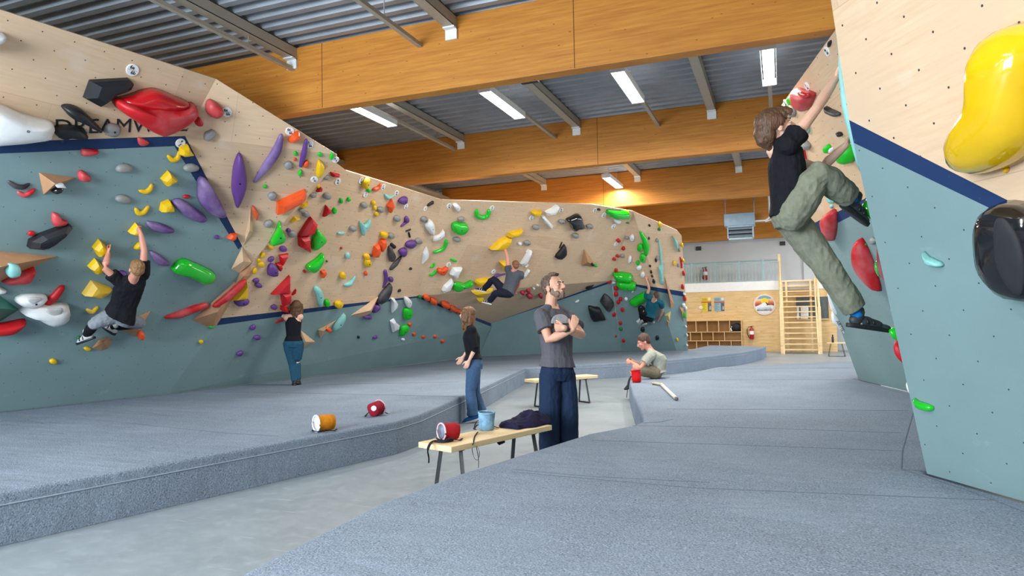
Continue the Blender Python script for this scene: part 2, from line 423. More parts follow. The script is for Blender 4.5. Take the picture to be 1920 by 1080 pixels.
PL['RF'] = plane(pL1, pL2, pA)                               # cave roof
PL['BL'] = plane(wc, pL2, w8); _cx = np.cross(PL['BL'][1], PL['LB'][1]); _cx = _cx / _cx[2]; pA = wc + _cx * (pA[2] - wc[2]); PL['RF'] = plane(pL1, pL2, pA); _cc = CR.T @ (pA - CP); print('APIX', 960 + 1280 * _cc[0] / _cc[2], 540 + 1280 * _cc[1] / _cc[2])                                # teal under the cave
PL['BD'] = plane(pT4c, w9, w10)                              # bright end facet
r0, r1 = onz((1738, 888), MZ), onz((1920, 940), MZ)
_d = _n(r1 - r0); _h = np.array([_d[1], -_d[0], 0.0]); _h = _h if _h[0] < 0 else -_h
_t = math.radians(15)
PL['RA'] = (r0, _n(np.cross(_d, _h * math.sin(_t) + np.array([0, 0, 1]) * math.cos(_t))))
q0, q1 = onz((1610, 712), MZ), onz((1700, 733), MZ)
PL['RC'] = plane(q0, q1, onz((1457, 208), 4.2))
for k in PL:                                                 # normals look back towards the room
    if (CP - PL[k][0]) @ PL[k][1] < 0: PL[k] = (PL[k][0], -PL[k][1])
PL['RF'] = (PL['RF'][0], PL['RF'][1] if PL['RF'][1][2] < 0 else -PL['RF'][1])
def axes(P):
    nn = P[1]; up = np.array([0, 0, 1.0]); v = up - (up @ nn) * nn
    if np.linalg.norm(v) < 0.3: v = np.array([0, 1.0, 0]) - nn[1] * nn
    v = _n(v); u = np.cross(v, nn); return u, v, nn
def panel(name, P, regions, parent, thick=0.03):
    u, v, nn = axes(P); vs, fs, fm, uvs = [], [], [], []
    mats = []
    for pts, m in regions:
        if m not in mats: mats.append(m)
        pts = [np.array(p) for p in pts]
        ar = sum(np.cross(pts[i] - pts[0], pts[i + 1] - pts[0]) for i in range(1, len(pts) - 1))
        if ar @ nn < 0: pts = pts[::-1]
        i0 = len(vs); vs += pts; fs.append(tuple(range(i0, len(vs)))); fm.append(mats.index(m))
    rim = len(mats); mats.append(M_PLYEDGE)
    o = mesh_obj(name, vs, fs, mats, parent, fm=fm)
    uvl = o.data.uv_layers.new(name='UVMap')
    for lp in o.data.loops:
        c = vs[lp.vertex_index]; uvl.data[lp.index].uv = (c @ u + 50, c @ v + 50)
    s = o.modifiers.new('thickness', 'SOLIDIFY'); s.thickness = thick; s.offset = -1; s.material_offset_rim = 0
    return o
LA, LB, LC = PL['LA'], PL['LB'], PL['LC']
def ext(a, b, t): return a + (b - a) * t
# --- left wall
wl = empty('climbing_wall', (-9, 7, 0), 'long climbing wall on the left, teal below a navy stripe and birch plywood above, with a black name painted on it', 'climbing wall')
def P_(name, P, regs, root, **k):
    o = panel(name, P, regs, None, **k); keep(o, root); return o
sA, sB = on((0, 266), LA), on((0, 288), LA)
iA, iB = on((327, 274), LA), on((447, 468), LA)
tl = ext(pT1, on((0, 18), LA), 1.9); sAl = ext(pC, sA, 1.9); sBl = ext(iA, sB, 1.9); wl0 = ext(w1, w0, 2.6)
P_('left_overhang_panel', LA, [([tl, pT1, pC, sAl], M_WOOD), ([sAl, pC, iA, sBl], M_NAVY), ([pC, pK, iB, iA], M_NAVY),
    ([sBl, iA, iB, pK, pJ, pM, w1, wl0], M_TEAL)], wl)
P_('prow_panel', LC, [([pT2, pJ, pK, pC], M_WOOD)], wl)
PL['LD'] = plane(pC, pT2, pT1); PL['LD'] = PL['LD'] if (CP - pC) @ PL['LD'][1] > 0 else (pC, -PL['LD'][1])
P_('prow_top_panel', PL['LD'], [([pC, pT1, pT2], M_WOOD)], wl)
# middle wall: extends behind the prow
tA = on((560, 300), LB); uA = on((600, 380), LB)
stU = lambda x: (x, 597 + (x - 412) * (555.5 - 597) / (785 - 412))
s1u, s1l = on((412, 597), LB), on((407, 610), LB)
s2l = on((782, 558), LB)
cl0, cl1 = on((787, 560), LB), on((893, 612), LB)
P_('middle_panel', LB, [([on((631, 306), LB), on((650, 320), LB), on((750, 350), LB), pT4a, pL1], M_WOOD), ([on((631, 306), LB), pL1, s1u, on((472, 494), LB)], M_WOOD), ([s1u, pM, on((472, 494), LB)], M_WOOD),
    ([s1u, pL1, s2l, s1l], M_NAVY), ([s1l, s2l, cl0, pA + np.array([0, 0, -.09]), wc, w1, pM], M_TEAL), ([pL1, pA, pA + np.array([0, 0, -.09]), cl0, s2l], M_NAVY)], wl)
sc_o = mesh_obj('prow_cheek', [pT2, pJ, on((631, 306), LB)], [(0, 1, 2)], M_PLYEDGE); keep(sc_o, wl)
nm = mesh_obj('side_cheek', [pT1, tl, tl + np.array([-2.6, 0, 0]), pT1 + np.array([-2.2, 0.4, 0])], [(0, 1, 2, 3)], M_PLYEDGE); keep(nm, wl)
# --- back wall
wb = empty('climbing_wall', (-6, 19, 0), 'climbing wall across the back with a dark cave under its plywood panel and a bright end facet', 'climbing wall')
BA, BC, BD, RF, BL = (PL[k] for k in ('BA', 'BC', 'BD', 'RF', 'BL'))
P_('back_panel', BA, [([pT4a, pT4b, pL2], M_WOOD)], wb); P_('back_panel', PL['BA2'], [([pT4a, pL1, pL2], M_WOOD)], wb)
su0, su1, sl0, sl1 = on((1193, 531), BC), on((1232, 537), BC), on((1193, 537), BC), on((1233, 547), BC)
fold = lambda y: (1187 + (y - 396) * (1268 - 1187) / (657 - 396), y)
fU, fL = on(fold(539), BC), on(fold(547), BC)
P_('steep_panel', BC, [([pT4c, fU, pL2], M_WOOD), ([pL2, fU, fL], M_NAVY), ([pL2, fL, w9, w8], M_TEAL)], wb)
cr0 = on((1147, 530), BL); cr1 = on((897, 616), BL)
PL['BE'] = plane(pT4b, pT4c, pL2); PL['BE'] = PL['BE'] if (CP - pT4b) @ PL['BE'][1] > 0 else (pT4b, -PL['BE'][1])
P_('back_panel', PL['BE'], [([pT4b, pT4c, pL2], M_WOOD)], wb)
P_('cave_roof_panel', RF, [([pL1, pL2, pA], M_WOOD)], wb)
cr1 = on((897, 614), BL); P_('cave_back_panel', BL, [([pA, pL2, cr0, cr1], M_NAVY), ([cr1, cr0, w8, wc], M_TEAL)], wb)
e1, e2 = on((1270, 432), BD), on((1278, 442), BD)
P_('end_panel', BD, [([pT4c, e1, e2, on((1285, 548), BD), fU], M_WOOD), ([fU, on((1284, 547), BD), on((1285, 557), BD), fL], M_NAVY),
    ([fL, on((1285, 557), BD), w10, w9], M_TEAL)], wb)
ek = mesh_obj('end_cheek', [e2, on((1285, 548), BD), w10, w10 + np.array([-.6, 1.6, 0]), e2 + np.array([-1.2, 1.2, 0])], [(0, 1, 2, 3, 4)], M_PLYEDGE); keep(ek, wb)
# --- right walls
wr = empty('climbing_wall', (1.5, 5, 0), 'close climbing wall at the right edge, pale teal below a diagonal navy stripe and plywood above', 'climbing wall')
RA, RC = PL['RA'], PL['RC']
kA = on((1592, 225), RA); kT = on((1549, -60), RA); kB = on((1601, 268), RA)
ru, rl = on((1920, 391), RA), on((1848, 383), RA)
rr = [on((2450, y), RA) for y in (-60,)]
far = lambda a, b, t: a + (b - a) * t
RX = 2.3
sU = far(kA, ru, RX); sL = far(kB, on((1920, 421), RA), RX); bR = far(r0, r1, 3.6); tR = kT + (bR - r0) * 0.95
r0d = r0 - (RA[0] - RA[0]) ; 
P_('near_panel', RA, [([kT, tR, sU, kA], M_WOOD), ([kA, sU, sL, kB], M_NAVY), ([kB, sL, bR, r0], M_TEAL)], wr)
wq = empty('climbing_wall', (1.2, 11, 0), 'teal and plywood climbing wall behind the young climber on the right', 'climbing wall')
qTL = on((1457, 208), RC); qTop = on((1572, 48), RC); qx = q1 + (q1 - q0) * 1.1
mL = on((1530, 490), RC)
su_, sl_ = on((1535, 414), RC), on((1530, 428), RC)
up_, lp_ = on((1640, 355), RC), on((1640, 372), RC)
leftU, leftL = on((1508, 427), RC), on((1515, 446), RC)
topR = on((1700, -130), RC)
P_('far_panel', RC, [([qTL, topR, on((1760, 306), RC), leftU], M_WOOD), ([leftU, on((1760, 306), RC), on((1760, 322), RC), leftL], M_NAVY),
    ([leftL, on((1760, 322), RC), qx, q0, mL], M_TEAL)], wq)
def facing(a, b_, c):
    nn = _n(np.cross(b_ - a, c - a)); return (a, nn if nn[0] < 0 else -nn)
# return panel joining the near wall's edge to the far wall
h0 = qx; h1 = on((1740, 320), RC); h2 = topR
P_('return_panel', facing(r0, h0, kA), [([r0, kA, h1, h0], M_TEAL)], wq)
P_('return_panel', facing(kA, h1, kT), [([kA, kT, h2, h1], M_WOOD)], wq)

# painted wall name, partly covered by holds
def text_mesh(name, body, size, mat, P, pos, parent=None, rot=0.0, off=0.004, ext_=0.0015, ax='CENTER', sx=1.0, bold=0.0, shear=0.0):
    c = bpy.data.curves.new(name, 'FONT'); c.body = body; c.size = size; c.extrude = ext_; c.align_x = ax; c.align_y = 'CENTER'; c.offset = bold; c.resolution_u = 3
    c.space_line = 0.9
    to = bpy.data.objects.new('tmp', c); COL.objects.link(to); bpy.context.view_layer.update()
    me = bpy.data.meshes.new_from_object(to.evaluated_get(bpy.context.evaluated_depsgraph_get())); bpy.data.objects.remove(to)
    me.materials.clear(); me.materials.append(mat)
    u, v, nn = axes(P); R = Matrix((u, v, nn)).transposed().to_4x4(); p = np.array(pos) + nn * off
    mw = Matrix.Translation(V(p)) @ R @ Matrix.Rotation(rot, 4, 'Z') @ Matrix.Diagonal((sx, 1, 1, 1)); me.transform(mw)
    o = bpy.data.objects.new(name, me); COL.objects.link(o)
    if parent is not None: keep(o, parent)
    return o
M_INK = plain('black_paint', (24, 24, 28), 0.6)
ta_, tb_ = on((98, 253), LA), on((346, 247), LA); tc_ = on((98, 223), LA)
u, v, nn = axes(LA); ang_ = math.atan2((tb_ - ta_) @ v, (tb_ - ta_) @ u); tw = np.linalg.norm(tb_ - ta_); hh_ = abs((tc_ - ta_) @ v)
mid_ = (ta_ + tb_) / 2 + v * hh_ * 0.5
nm = text_mesh('wall_name', 'DREAMWALL', hh_ * 1.4, M_INK, LA, mid_, rot=ang_, sx=1.0)
dx_ = _n(tb_ - ta_); xs = [np.array(p.co) @ dx_ - mid_ @ dx_ for p in nm.data.vertices]; k_ = tw / (max(xs) - min(xs))
for p, x in zip(nm.data.vertices, xs): p.co = p.co + V(dx_ * (x * (k_ - 1)))
keep(nm, wl)

# ------------------------------------------------------------------ foam mats under felt
M_SEAM = plain('stitched_seam', (88, 100, 114), 0.95)
M_PIPE = plain('pale_piping', (150, 160, 172), 0.9)
def mat_slab(name, poly, lab, h=MZ, r=0.05, pipe=None):
    bm = bmesh.new(); vs = [bm.verts.new((p[0], p[1], 0.002)) for p in poly]; f = bm.faces.new(vs); f.normal_update()
    if f.normal.z > 0: bmesh.ops.reverse_faces(bm, faces=[f])
    ex = bmesh.ops.extrude_face_region(bm, geom=[f]); 
    for g in ex['geom']:
        if isinstance(g, bmesh.types.BMVert): g.co.z = h
    bmesh.ops.recalc_face_normals(bm, faces=bm.faces)
    es = [e for e in bm.edges if all(abs(v.co.z - h) < 1e-4 for v in e.verts)] + [e for e in bm.edges if abs(e.verts[0].co.z - e.verts[1].co.z) > 0.1]
    bmesh.ops.bevel(bm, geom=es, offset=r, segments=4, profile=0.6, affect='EDGES', clamp_overlap=True)
    o = bm_obj(name, bm, M_FELT); tag(o, lab, 'crash mat', 'felt covered crash mats')
    for p in o.data.polygons: p.use_smooth = True
    o.data.set_sharp_from_angle(angle=math.radians(50))
    if pipe:
        bm = bmesh.new(); tube(bm, [(p[0], p[1], h * 0.70) for p in pipe], 0.006, 6); bm_obj('piping', bm, M_PIPE, o)
    return o
F = lambda x, y: onz((x, y), 0)[:2]
Tm = lambda x, y: onz((x, y), MZ)[:2]
e = [F(0, 1025), F(745, 851), F(790, 834), F(880, 783), F(985, 719)]
front0 = e[0] + (e[0] - e[1]) * 1.0
front = [front0, e[0], e[1], e[2], e[3], e[4]]
right = [F(1005, 719), F(1130, 710), F(1250, 702), F(1330, 693), F(1400, 682), F(1430, 674), F(1437, 668)]
endc = [Tm(1428, 650.5), Tm(1400, 648.5), Tm(1330, 647.5)]
polyL = front + right + endc + [w10[:2], w9[:2], w8[:2], wc[:2], w1[:2], wl0[:2], np.array([wl0[0], front0[1] - .3])]
matL = mat_slab('crash_mat', polyL, 'large blue-grey crash mat running below the left and back climbing walls', pipe=None)
def seam(parent, pts, z=MZ + 0.001, r=0.006, m=None, flat=0.35):
    bm = bmesh.new(); tube(bm, [(p[0], p[1], z) for p in pts], r, 6, flat=flat); o = bm_obj('seam', bm, m or M_SEAM, parent); return o
# piping along the front side
nrm = lambda a, b: np.array([(b - a)[1], -(b - a)[0]]) / np.linalg.norm(b - a)
def side_pipe(parent, pts, z, off=0.002, m=None):
    out = []
    for i, p in enumerate(pts):
        a = pts[max(0, i - 1)]; c = pts[min(len(pts) - 1, i + 1)]; out.append(p + nrm(a, c) * off)
    bm = bmesh.new(); tube(bm, [(p[0], p[1], z) for p in out], 0.0055, 6); return bm_obj('piping', bm, m or M_PIPE, parent)
side_pipe(matL, front, 0.265); side_pipe(matL, right[:5], 0.265)
for px in ((745, 800, 745, 852), (790, 790, 790, 843)):
    pass
seam(matL, [Tm(100, 779), Tm(420, 812), Tm(520, 818)]); seam(matL, [Tm(380, 735), Tm(560, 737), Tm(870, 744)])
seam(matL, [Tm(560, 722), Tm(860, 716)]); seam(matL, [Tm(950, 694), Tm(1140, 690)])
seam(matL, [w0[:2] + np.array([.12, 0]), w1[:2] + np.array([.12, 0]), wc[:2] + np.array([.12, -.1])], r=0.012, m=M_SEAM)
# right mat
tp = [Tm(505, 1045), Tm(700, 946), Tm(850, 890), Tm(1000, 844), Tm(1100, 813), Tm(1185, 797), Tm(1207, 788), Tm(1202, 772), Tm(1186, 735), Tm(1179, 712), Tm(1230, 708), Tm(1290, 699), Tm(1345, 688), Tm(1600, 677)]
st = tp[0] + (tp[0] - tp[1]) * 2.2
polyR = [st] + tp + [q0[:2] + np.array([.5, 1.6]), q0[:2], qx[:2], r0[:2], bR[:2], np.array([bR[0], -4.8]), np.array([st[0], -4.8])]
matR = mat_slab('crash_mat', polyR, 'blue-grey crash mat filling the right foreground below the right climbing walls', r=0.06)
for s_ in ([(960, 885), (1300, 915), (1860, 938)], [(1185, 798), (1400, 802), (1690, 812)], [(1110, 826), (1400, 835), (1695, 846)], [(1250, 767), (1480, 768), (1705, 770)],
           [(1255, 712), (1590, 712)], [(1345, 692), (1600, 690)], [(1690, 880), (1800, 915), (1860, 937), (1925, 962)], [(1690, 880), (1692, 845), (1712, 775)], [(1690, 880), (1738, 884)],
           [(1600, 710), (1650, 726), (1702, 740)], [(960, 880), (1100, 893), (1330, 905)], [(1205, 793), (1240, 791), (1262, 786)]):
    seam(matR, [Tm(*p) for p in s_], r=0.005)
# ------------------------------------------------------------------ end wall: gallery, plywood front, stairs
YB = 28.35
EY = lambda px, py, Y=YB: atY(px, py, Y)
def xz(px, py, Y=YB):
    p = atY(px, py, Y); return float(p[0]), float(p[2])
struct(box_obj('wall_back', ((XL + XR) / 2, YF + 0.1, ZR / 2), (XR - XL, 0.2, ZR + 0.3), M_GREYW))
XPL = xz(1567, 600, 28.0)[0]
zD = xz(1380, 546, 27.6)[1]; zT = xz(1380, 536, 27.6)[1]
PY0 = 27.6
zdeck0, zdeck1 = zD, xz(1380, 529, 27.6)[1]
ply = box_obj('plywood_front', ((XPL - 9.3) / 2, PY0 + 0.05, zdeck0 / 2), (XPL + 9.3, 0.1, zdeck0), M_PINE)
tag(ply, 'knotty plywood wall front below the gallery at the far end', 'plywood wall')
dk = box_obj('gallery_deck', ((XPL - 9.3) / 2, (PY0 + YF) / 2 - 0.02, (zdeck0 + zdeck1) / 2 + 0.002), (XPL + 9.3, YF - PY0, zdeck1 - zdeck0), M_WHITE)
tag(dk, 'white edged gallery floor above the plywood wall at the far end', 'gallery')
# interior window in the plywood with sheets of paper on it
def rect_on(name, x0, y0, x1, y1, Y, th, mat, parent=None):
    a = atY(x0, y0, Y); c = atY(x1, y1, Y)
    o = box_obj(name, ((a[0] + c[0]) / 2, Y - th / 2, (a[2] + c[2]) / 2), (abs(c[0] - a[0]), th, abs(a[2] - c[2])), mat)
    if parent is not None: keep(o, parent)
    return o
wr_ = rect_on('interior_window', 1492, 556, 1554, 598, PY0, 0.04, plain('dark_glass', (92, 98, 98), 0.15, 0, 0.1, spec=0.6)); tag(wr_, 'dark interior window in the plywood wall behind the wooden stairs', 'window')
for x0, x1 in ((1492, 1493), (1520, 1521), (1553, 1554.5)): rect_on('frame', x0, 555, x1, 599, PY0 - 0.04, 0.02, M_PINE, wr_)
rect_on('frame', 1491, 554.5, 1554, 556, PY0 - 0.04, 0.02, M_PINE, wr_); rect_on('frame', 1491, 598, 1554, 599.5, PY0 - 0.04, 0.02, M_PINE, wr_)
M_PAPER = plain('white_paper', (240, 242, 245), 0.6)
for i, (x0, y0, x1, y1) in enumerate(((1501, 575, 1516, 584), (1501, 585, 1516, 592.5), (1501, 593.5, 1515, 600), (1493.5, 576, 1499, 600))):
    pw = rect_on('paper_notice', x0, y0, x1, y1, PY0 - 0.045, 0.006, M_PAPER)
    tag(pw, ('top white paper sheet stuck on the window behind the stairs', 'middle white paper sheet stuck on the window behind the stairs', 'bottom white paper sheet stuck on the window behind the stairs', 'narrow white paper strip at the left of the window behind the stairs')[i], 'notice', 'papers on the interior window')
# cubby shelf
sh0 = atY(1278, 601.5, PY0 - 0.36); sh1 = atY(1391.5, 660, PY0 - 0.36)
xs0, xs1, zt = float(sh0[0]), float(sh1[0]), float(sh0[2]); z0_ = 0.0
root = empty('cubby_shelf', ((xs0 + xs1) / 2, PY0 - 0.18, 0), 'low wooden cubby shelf with open compartments against the plywood wall', 'shelf')
cw = xs1 - xs0
bk = box_obj('back_board', ((xs0 + xs1) / 2, PY0 - 0.012, zt / 2), (cw, 0.02, zt), plain('shelf_back', (178, 140, 92), 0.6)); keep(bk, root)
rows = [zt, xz(1340, 622, PY0 - .36)[1], xz(1340, 638.5, PY0 - .36)[1], xz(1340, 655, PY0 - .36)[1], 0.02]
for z in rows: keep(box_obj('shelf_board', ((xs0 + xs1) / 2, PY0 - 0.19, z - 0.012), (cw, 0.34, 0.024), M_PINE), root)
cols = [[1305, 1326, 1347.5, 1368.5], [1294, 1315, 1336.5, 1358], [1305, 1326, 1348, 1370], [1294, 1315, 1336.5, 1358]]
for r in range(4):
    for px in cols[r]:
        x = xz(px, 620, PY0 - .36)[0]; keep(box_obj('divider', (x, PY0 - 0.19, (rows[r] + rows[r + 1]) / 2 - 0.012), (0.022, 0.335, rows[r] - rows[r + 1] - 0.026), M_PINE), root)
for x in (xs0, xs1): keep(box_obj('side_panel', (x, PY0 - 0.19, zt / 2), (0.026, 0.345, zt), M_PINE), root)
# bag in the top right compartment
def soft(name, c, s, mat, seed=0, amp=0.12, parent=None, sub=3):
    rnd = random.Random(seed); bm = bmesh.new(); bmesh.ops.create_icosphere(bm, subdivisions=sub, radius=0.5)
    from mathutils import noise
    for v in bm.verts:
        k = 1 + amp * noise.noise(v.co * 3 + Vector((seed, 0, 0))); v.co = Vector((v.co.x * s[0], v.co.y * s[1], v.co.z * s[2])) * k
    o = bm_obj(name, bm, mat, None, True); o.location = V(c)
    if parent is not None: keep(o, parent)
    return o
xb = xz(1380.5, 614, PY0 - .3)[0]; zb = rows[1] + 0.004
bag = soft('sports_bag', (xb, PY0 - 0.2, zb + 0.16), (0.42, 0.28, 0.3), plain('black_nylon', (24, 24, 28), 0.7), 3); tag(bag, 'black bag stuffed into the top right compartment of the cubby shelf', 'bag')
bm = bmesh.new(); tube(bm, [(xb - 0.17, PY0 - 0.33, zb + 0.02), (xb - 0.2, PY0 - 0.35, zb + 0.1), (xb - 0.16, PY0 - 0.34, zb + 0.2)], 0.025, 8); keep(bm_obj('strap', bm, M_WHITE), bag)
# posters and round sign
def poster(x0, y0, x1, y1, c1, lab, right):
    Yp = PY0; root = rect_on('poster', x0, y0, x1, y1, Yp, 0.01, plain('poster_' + lab[:6], c1, 0.6)); tag(root, lab, 'poster', 'posters on the plywood wall')
    Yf = Yp - 0.01
    rect_on('poster_band', x0, y0 + 7.5, x1, y0 + 9.5, Yf, 0.004, plain('poster_red', (188, 90, 50), 0.6), root)
    rect_on('poster_photo', x1 - 7, y0 + 10, x1, y1 - 0.5, Yf, 0.004, plain('poster_photo', (88, 92, 104), 0.6, var=0.5, scale=18), root)
    rect_on('poster_photo', x1 - 4, y0 + 16, x1 - 0.6, y1 - 3, Yf - 0.004, 0.003, plain('poster_photo2', (176, 170, 172), 0.6, var=0.3, scale=18), root)
    for i in range(5): rect_on('poster_text', x0 + 1, y0 + 12 + i * 2.6, x0 + 9 - (i % 2) * 2, y0 + 12.8 + i * 2.6, Yf, 0.003, plain('poster_ink' + lab[:6], tuple(int(v * 0.72) for v in c1), 0.6), root)
    for i in range(3): rect_on('poster_text', x0 + 1, y0 + 1.5 + i * 1.8, x0 + 10, y0 + 2.2 + i * 1.8, Yf, 0.003, plain('poster_ink' + lab[:6], (60, 60, 60), 0.6), root)
    bm = bmesh.new(); q = atY(x1 - 3.8, y0 + 2.5, Yf); lathe(bm, (q[0], Yf - 0.001, q[2]), [(0.055, 0.0), (0.055, 0.006)], 20, (0, -1, 0)); keep(bm_obj('poster_badge', bm, plain('badge_cream', (232, 222, 200), 0.6)), root)
poster(1315.3, 558, 1334, 584, (226, 200, 44), 'yellow poster with a dark photo on the plywood wall', 0)
poster(1339, 558, 1358.5, 583.5, (142, 178, 190), 'pale blue poster right of the yellow one on the plywood wall', 1)
bm = bmesh.new(); q = atY(1314, 576.5, PY0 - .012); lathe(bm, (q[0], PY0 - 0.001, q[2]), [(0.07, 0.0), (0.07, 0.02)], 20, (0, -1, 0)); o = bm_obj('round_sticker', bm, plain('badge_cream', (232, 222, 200), 0.6)); tag(o, 'small round cream tag at the left edge of the yellow poster', 'sign')
sc_ = atY(1433.5, 571, PY0); sr = (atY(1454.5, 571, PY0)[0] - atY(1412.5, 571, PY0)[0]) / 2
root = empty('round_sign', (sc_[0], PY0, sc_[2]), 'round sign with yellow sun over a white mountain, left of the wooden stairs', 'sign')
def disc_poly(name, pts, mat, yoff, th=0.006):
    bm = bmesh.new(); vs = [bm.verts.new((p[0] * sr, -yoff, p[1] * sr)) for p in pts]; f = bm.faces.new(vs)
    ex = bmesh.ops.extrude_face_region(bm, geom=[f]); bmesh.ops.translate(bm, verts=[g for g in ex['geom'] if isinstance(g, bmesh.types.BMVert)], vec=(0, -th, 0)); bmesh.ops.recalc_face_normals(bm, faces=bm.faces)
    return bm_obj(name, bm, mat, root)
circ = lambda r, cx=0, cz=0, a0=0, a1=360, n=40: [(cx + r * math.cos(math.radians(a0 + (a1 - a0) * i / n)), cz + r * math.sin(math.radians(a0 + (a1 - a0) * i / n))) for i in range(n + (0 if a1 - a0 == 360 else 1))]
disc_poly('board', circ(1), plain('sign_rim', (226, 206, 186), 0.5), 0.0, 0.03)
disc_poly('sign_face', circ(0.86), plain('sign_white', (228, 230, 236), 0.5), 0.03)
disc_poly('sky_band', circ(0.85, 0, 0, 40, 140) , plain('sign_blue', (110, 158, 172), 0.5), 0.036, 0.004)
clip = lambda z: math.sqrt(max(0, 0.85 ** 2 - z * z))
for i, (z0, z1, c) in enumerate(((0.36, 0.54, (226, 196, 160)), (0.24, 0.36, (222, 150, 100)), (0.12, 0.24, (206, 110, 66)), (0.0, 0.12, (178, 74, 48)), (-0.16, 0.0, (150, 60, 44)))):
    disc_poly('sunset_band', [(-clip(z0), z0), (clip(z0), z0), (clip(z1), z1), (-clip(z1), z1)], plain('sunset%d' % i, c, 0.5), 0.036, 0.004)
disc_poly('sun', circ(0.33, 0.02, 0.3), plain('sun_yellow', (240, 202, 30), 0.5), 0.041, 0.004)
disc_poly('mountain', [(-0.84, -0.2), (-0.5, -0.05), (-0.1, 0.17), (0.06, 0.2), (0.2, 0.02), (0.5, -0.02), (0.84, -0.14), (0.7, -0.5), (-0.7, -0.5)], plain('sign_white', (228, 230, 236), 0.5), 0.046, 0.004)
disc_poly('mountain_shadow', [(0.06, 0.2), (0.16, 0.22), (0.36, 0.02), (0.62, -0.08), (0.3, -0.06), (0.22, -0.14), (0.2, 0.02)], plain('sign_brown', (70, 40, 40), 0.5), 0.051, 0.003)
BP = (np.array([0, PY0 - 0.052, 0]), np.array([0, -1.0, 0]))
text_mesh('sign_text', 'BOULDERHAL', sr * 0.2, plain('sign_grey', (120, 124, 134), 0.5), BP, (sc_[0], PY0 - 0.052, sc_[2] - sr * 0.36), root, off=0.001)
text_mesh('sign_text', 'BOULDERWIJK', sr * 0.2, plain('sign_ink', (36, 38, 52), 0.5), BP, (sc_[0], PY0 - 0.052, sc_[2] - sr * 0.53), root, off=0.001, bold=sr * 0.004)
# fire extinguishers
def extinguisher(px, y0, y1, Y, lab):
    a, c = atY(px, y0, Y - 0.1), atY(px, y1, Y - 0.1); H = float(a[2] - c[2]); root = empty('fire_extinguisher', (a[0], Y - 0.1, c[2]), lab, 'fire extinguisher', 'red fire extinguishers')
    r = 0.082; red = plain('extinguisher_red', (176, 30, 34), 0.3, coat=0.4)
    bm = bmesh.new(); lathe(bm, (0, 0, 0), [(r * .7, 0), (r, 0.02), (r, H * 0.72), (r * 0.85, H * 0.8), (r * 0.35, H * 0.86), (r * .35, H * .9)], 20); bm_obj('cylinder', bm, red, root, True)
    bm = bmesh.new(); lathe(bm, (0, 0, 0), [(r * 1.01, H * 0.36), (r * 1.01, H * 0.62)], 20); bm_obj('label', bm, M_PAPER, root)
    bm = bmesh.new(); box(bm, (0, 0, H * 0.92), (0.05, 0.05, 0.05)); box(bm, (0.02, 0, H * 0.97), (0.12, 0.025, 0.015)); bm_obj('valve', bm, M_DARK, root)
    bm = bmesh.new(); tube(bm, [(-0.03, 0, H * .92), (-0.1, 0, H * .93), (-0.16, -0.01, H * .75), (-0.16, -0.02, H * .4), (-0.1, -0.02, H * .12), (-0.06, -0.03, H * .06)], 0.014, 8); bm_obj('hose', bm, M_DARK, root)
    bm = bmesh.new(); box(bm, (0, 0.092, H * .7), (0.06, 0.046, 0.1)); bm_obj('wall_bracket', bm, M_DARK, root)
extinguisher(1409, 611, 636, PY0 - .015, 'red fire extinguisher on the plywood wall right of the cubby shelf')
extinguisher(1322, 500, 525, YF, 'red fire extinguisher on the grey wall behind the gallery railing')
# vents, door on the gallery
for x0, y0, x1, y1, lab in ((1304.5, 462.5, 1315, 469.5, 'small dark wall vent above the gallery, the left one'), (1462, 453, 1472.5, 460, 'small dark wall vent above the gallery, the right one')):
    r_ = rect_on('wall_vent', x0, y0, x1, y1, YF, 0.03, plain('vent_dark', (60, 58, 60), 0.6)); tag(r_, lab, 'vent', 'wall vents')
    a_, c_ = atY(x0, y0, YF), atY(x1, y1, YF)
    bm = bmesh.new()
    for i in range(4): box(bm, ((a_[0] + c_[0]) / 2, YF - 0.034, c_[2] + (a_[2] - c_[2]) * (i + .5) / 4), (c_[0] - a_[0] - .03, 0.008, 0.012))
    keep(bm_obj('louvre', bm, M_DARK), r_)
a_, c_ = atY(1504, 452, YF), atY(1548, 530, YF)
dr = struct(box_obj('door_1', ((a_[0] + c_[0]) / 2, YF - 0.02, (zdeck1 + a_[2]) / 2), (c_[0] - a_[0], 0.04, a_[2] - zdeck1), M_GREYW)); bevel(dr, 0.008)
bm = bmesh.new(); hx, hz = xz(1507, 488, YF - .06); tube(bm, [(hx, YF - 0.05, hz), (hx, YF - 0.09, hz), (hx + 0.12, YF - 0.09, hz)], 0.012, 8); box(bm, (hx, YF - 0.045, hz - 0.03), (0.05, 0.01, 0.2)); h_ = bm_obj('door_handle', bm, M_STEEL); keep(h_, dr); h_['kind'] = 'structure'
for xx in (a_[0], c_[0]): 
    g = box_obj('door_frame', (xx, YF - 0.03, (zdeck1 + a_[2]) / 2), (0.03, 0.06, a_[2] - zdeck1), plain('frame_grey', (150, 152, 152), 0.6)); keep(g, dr)
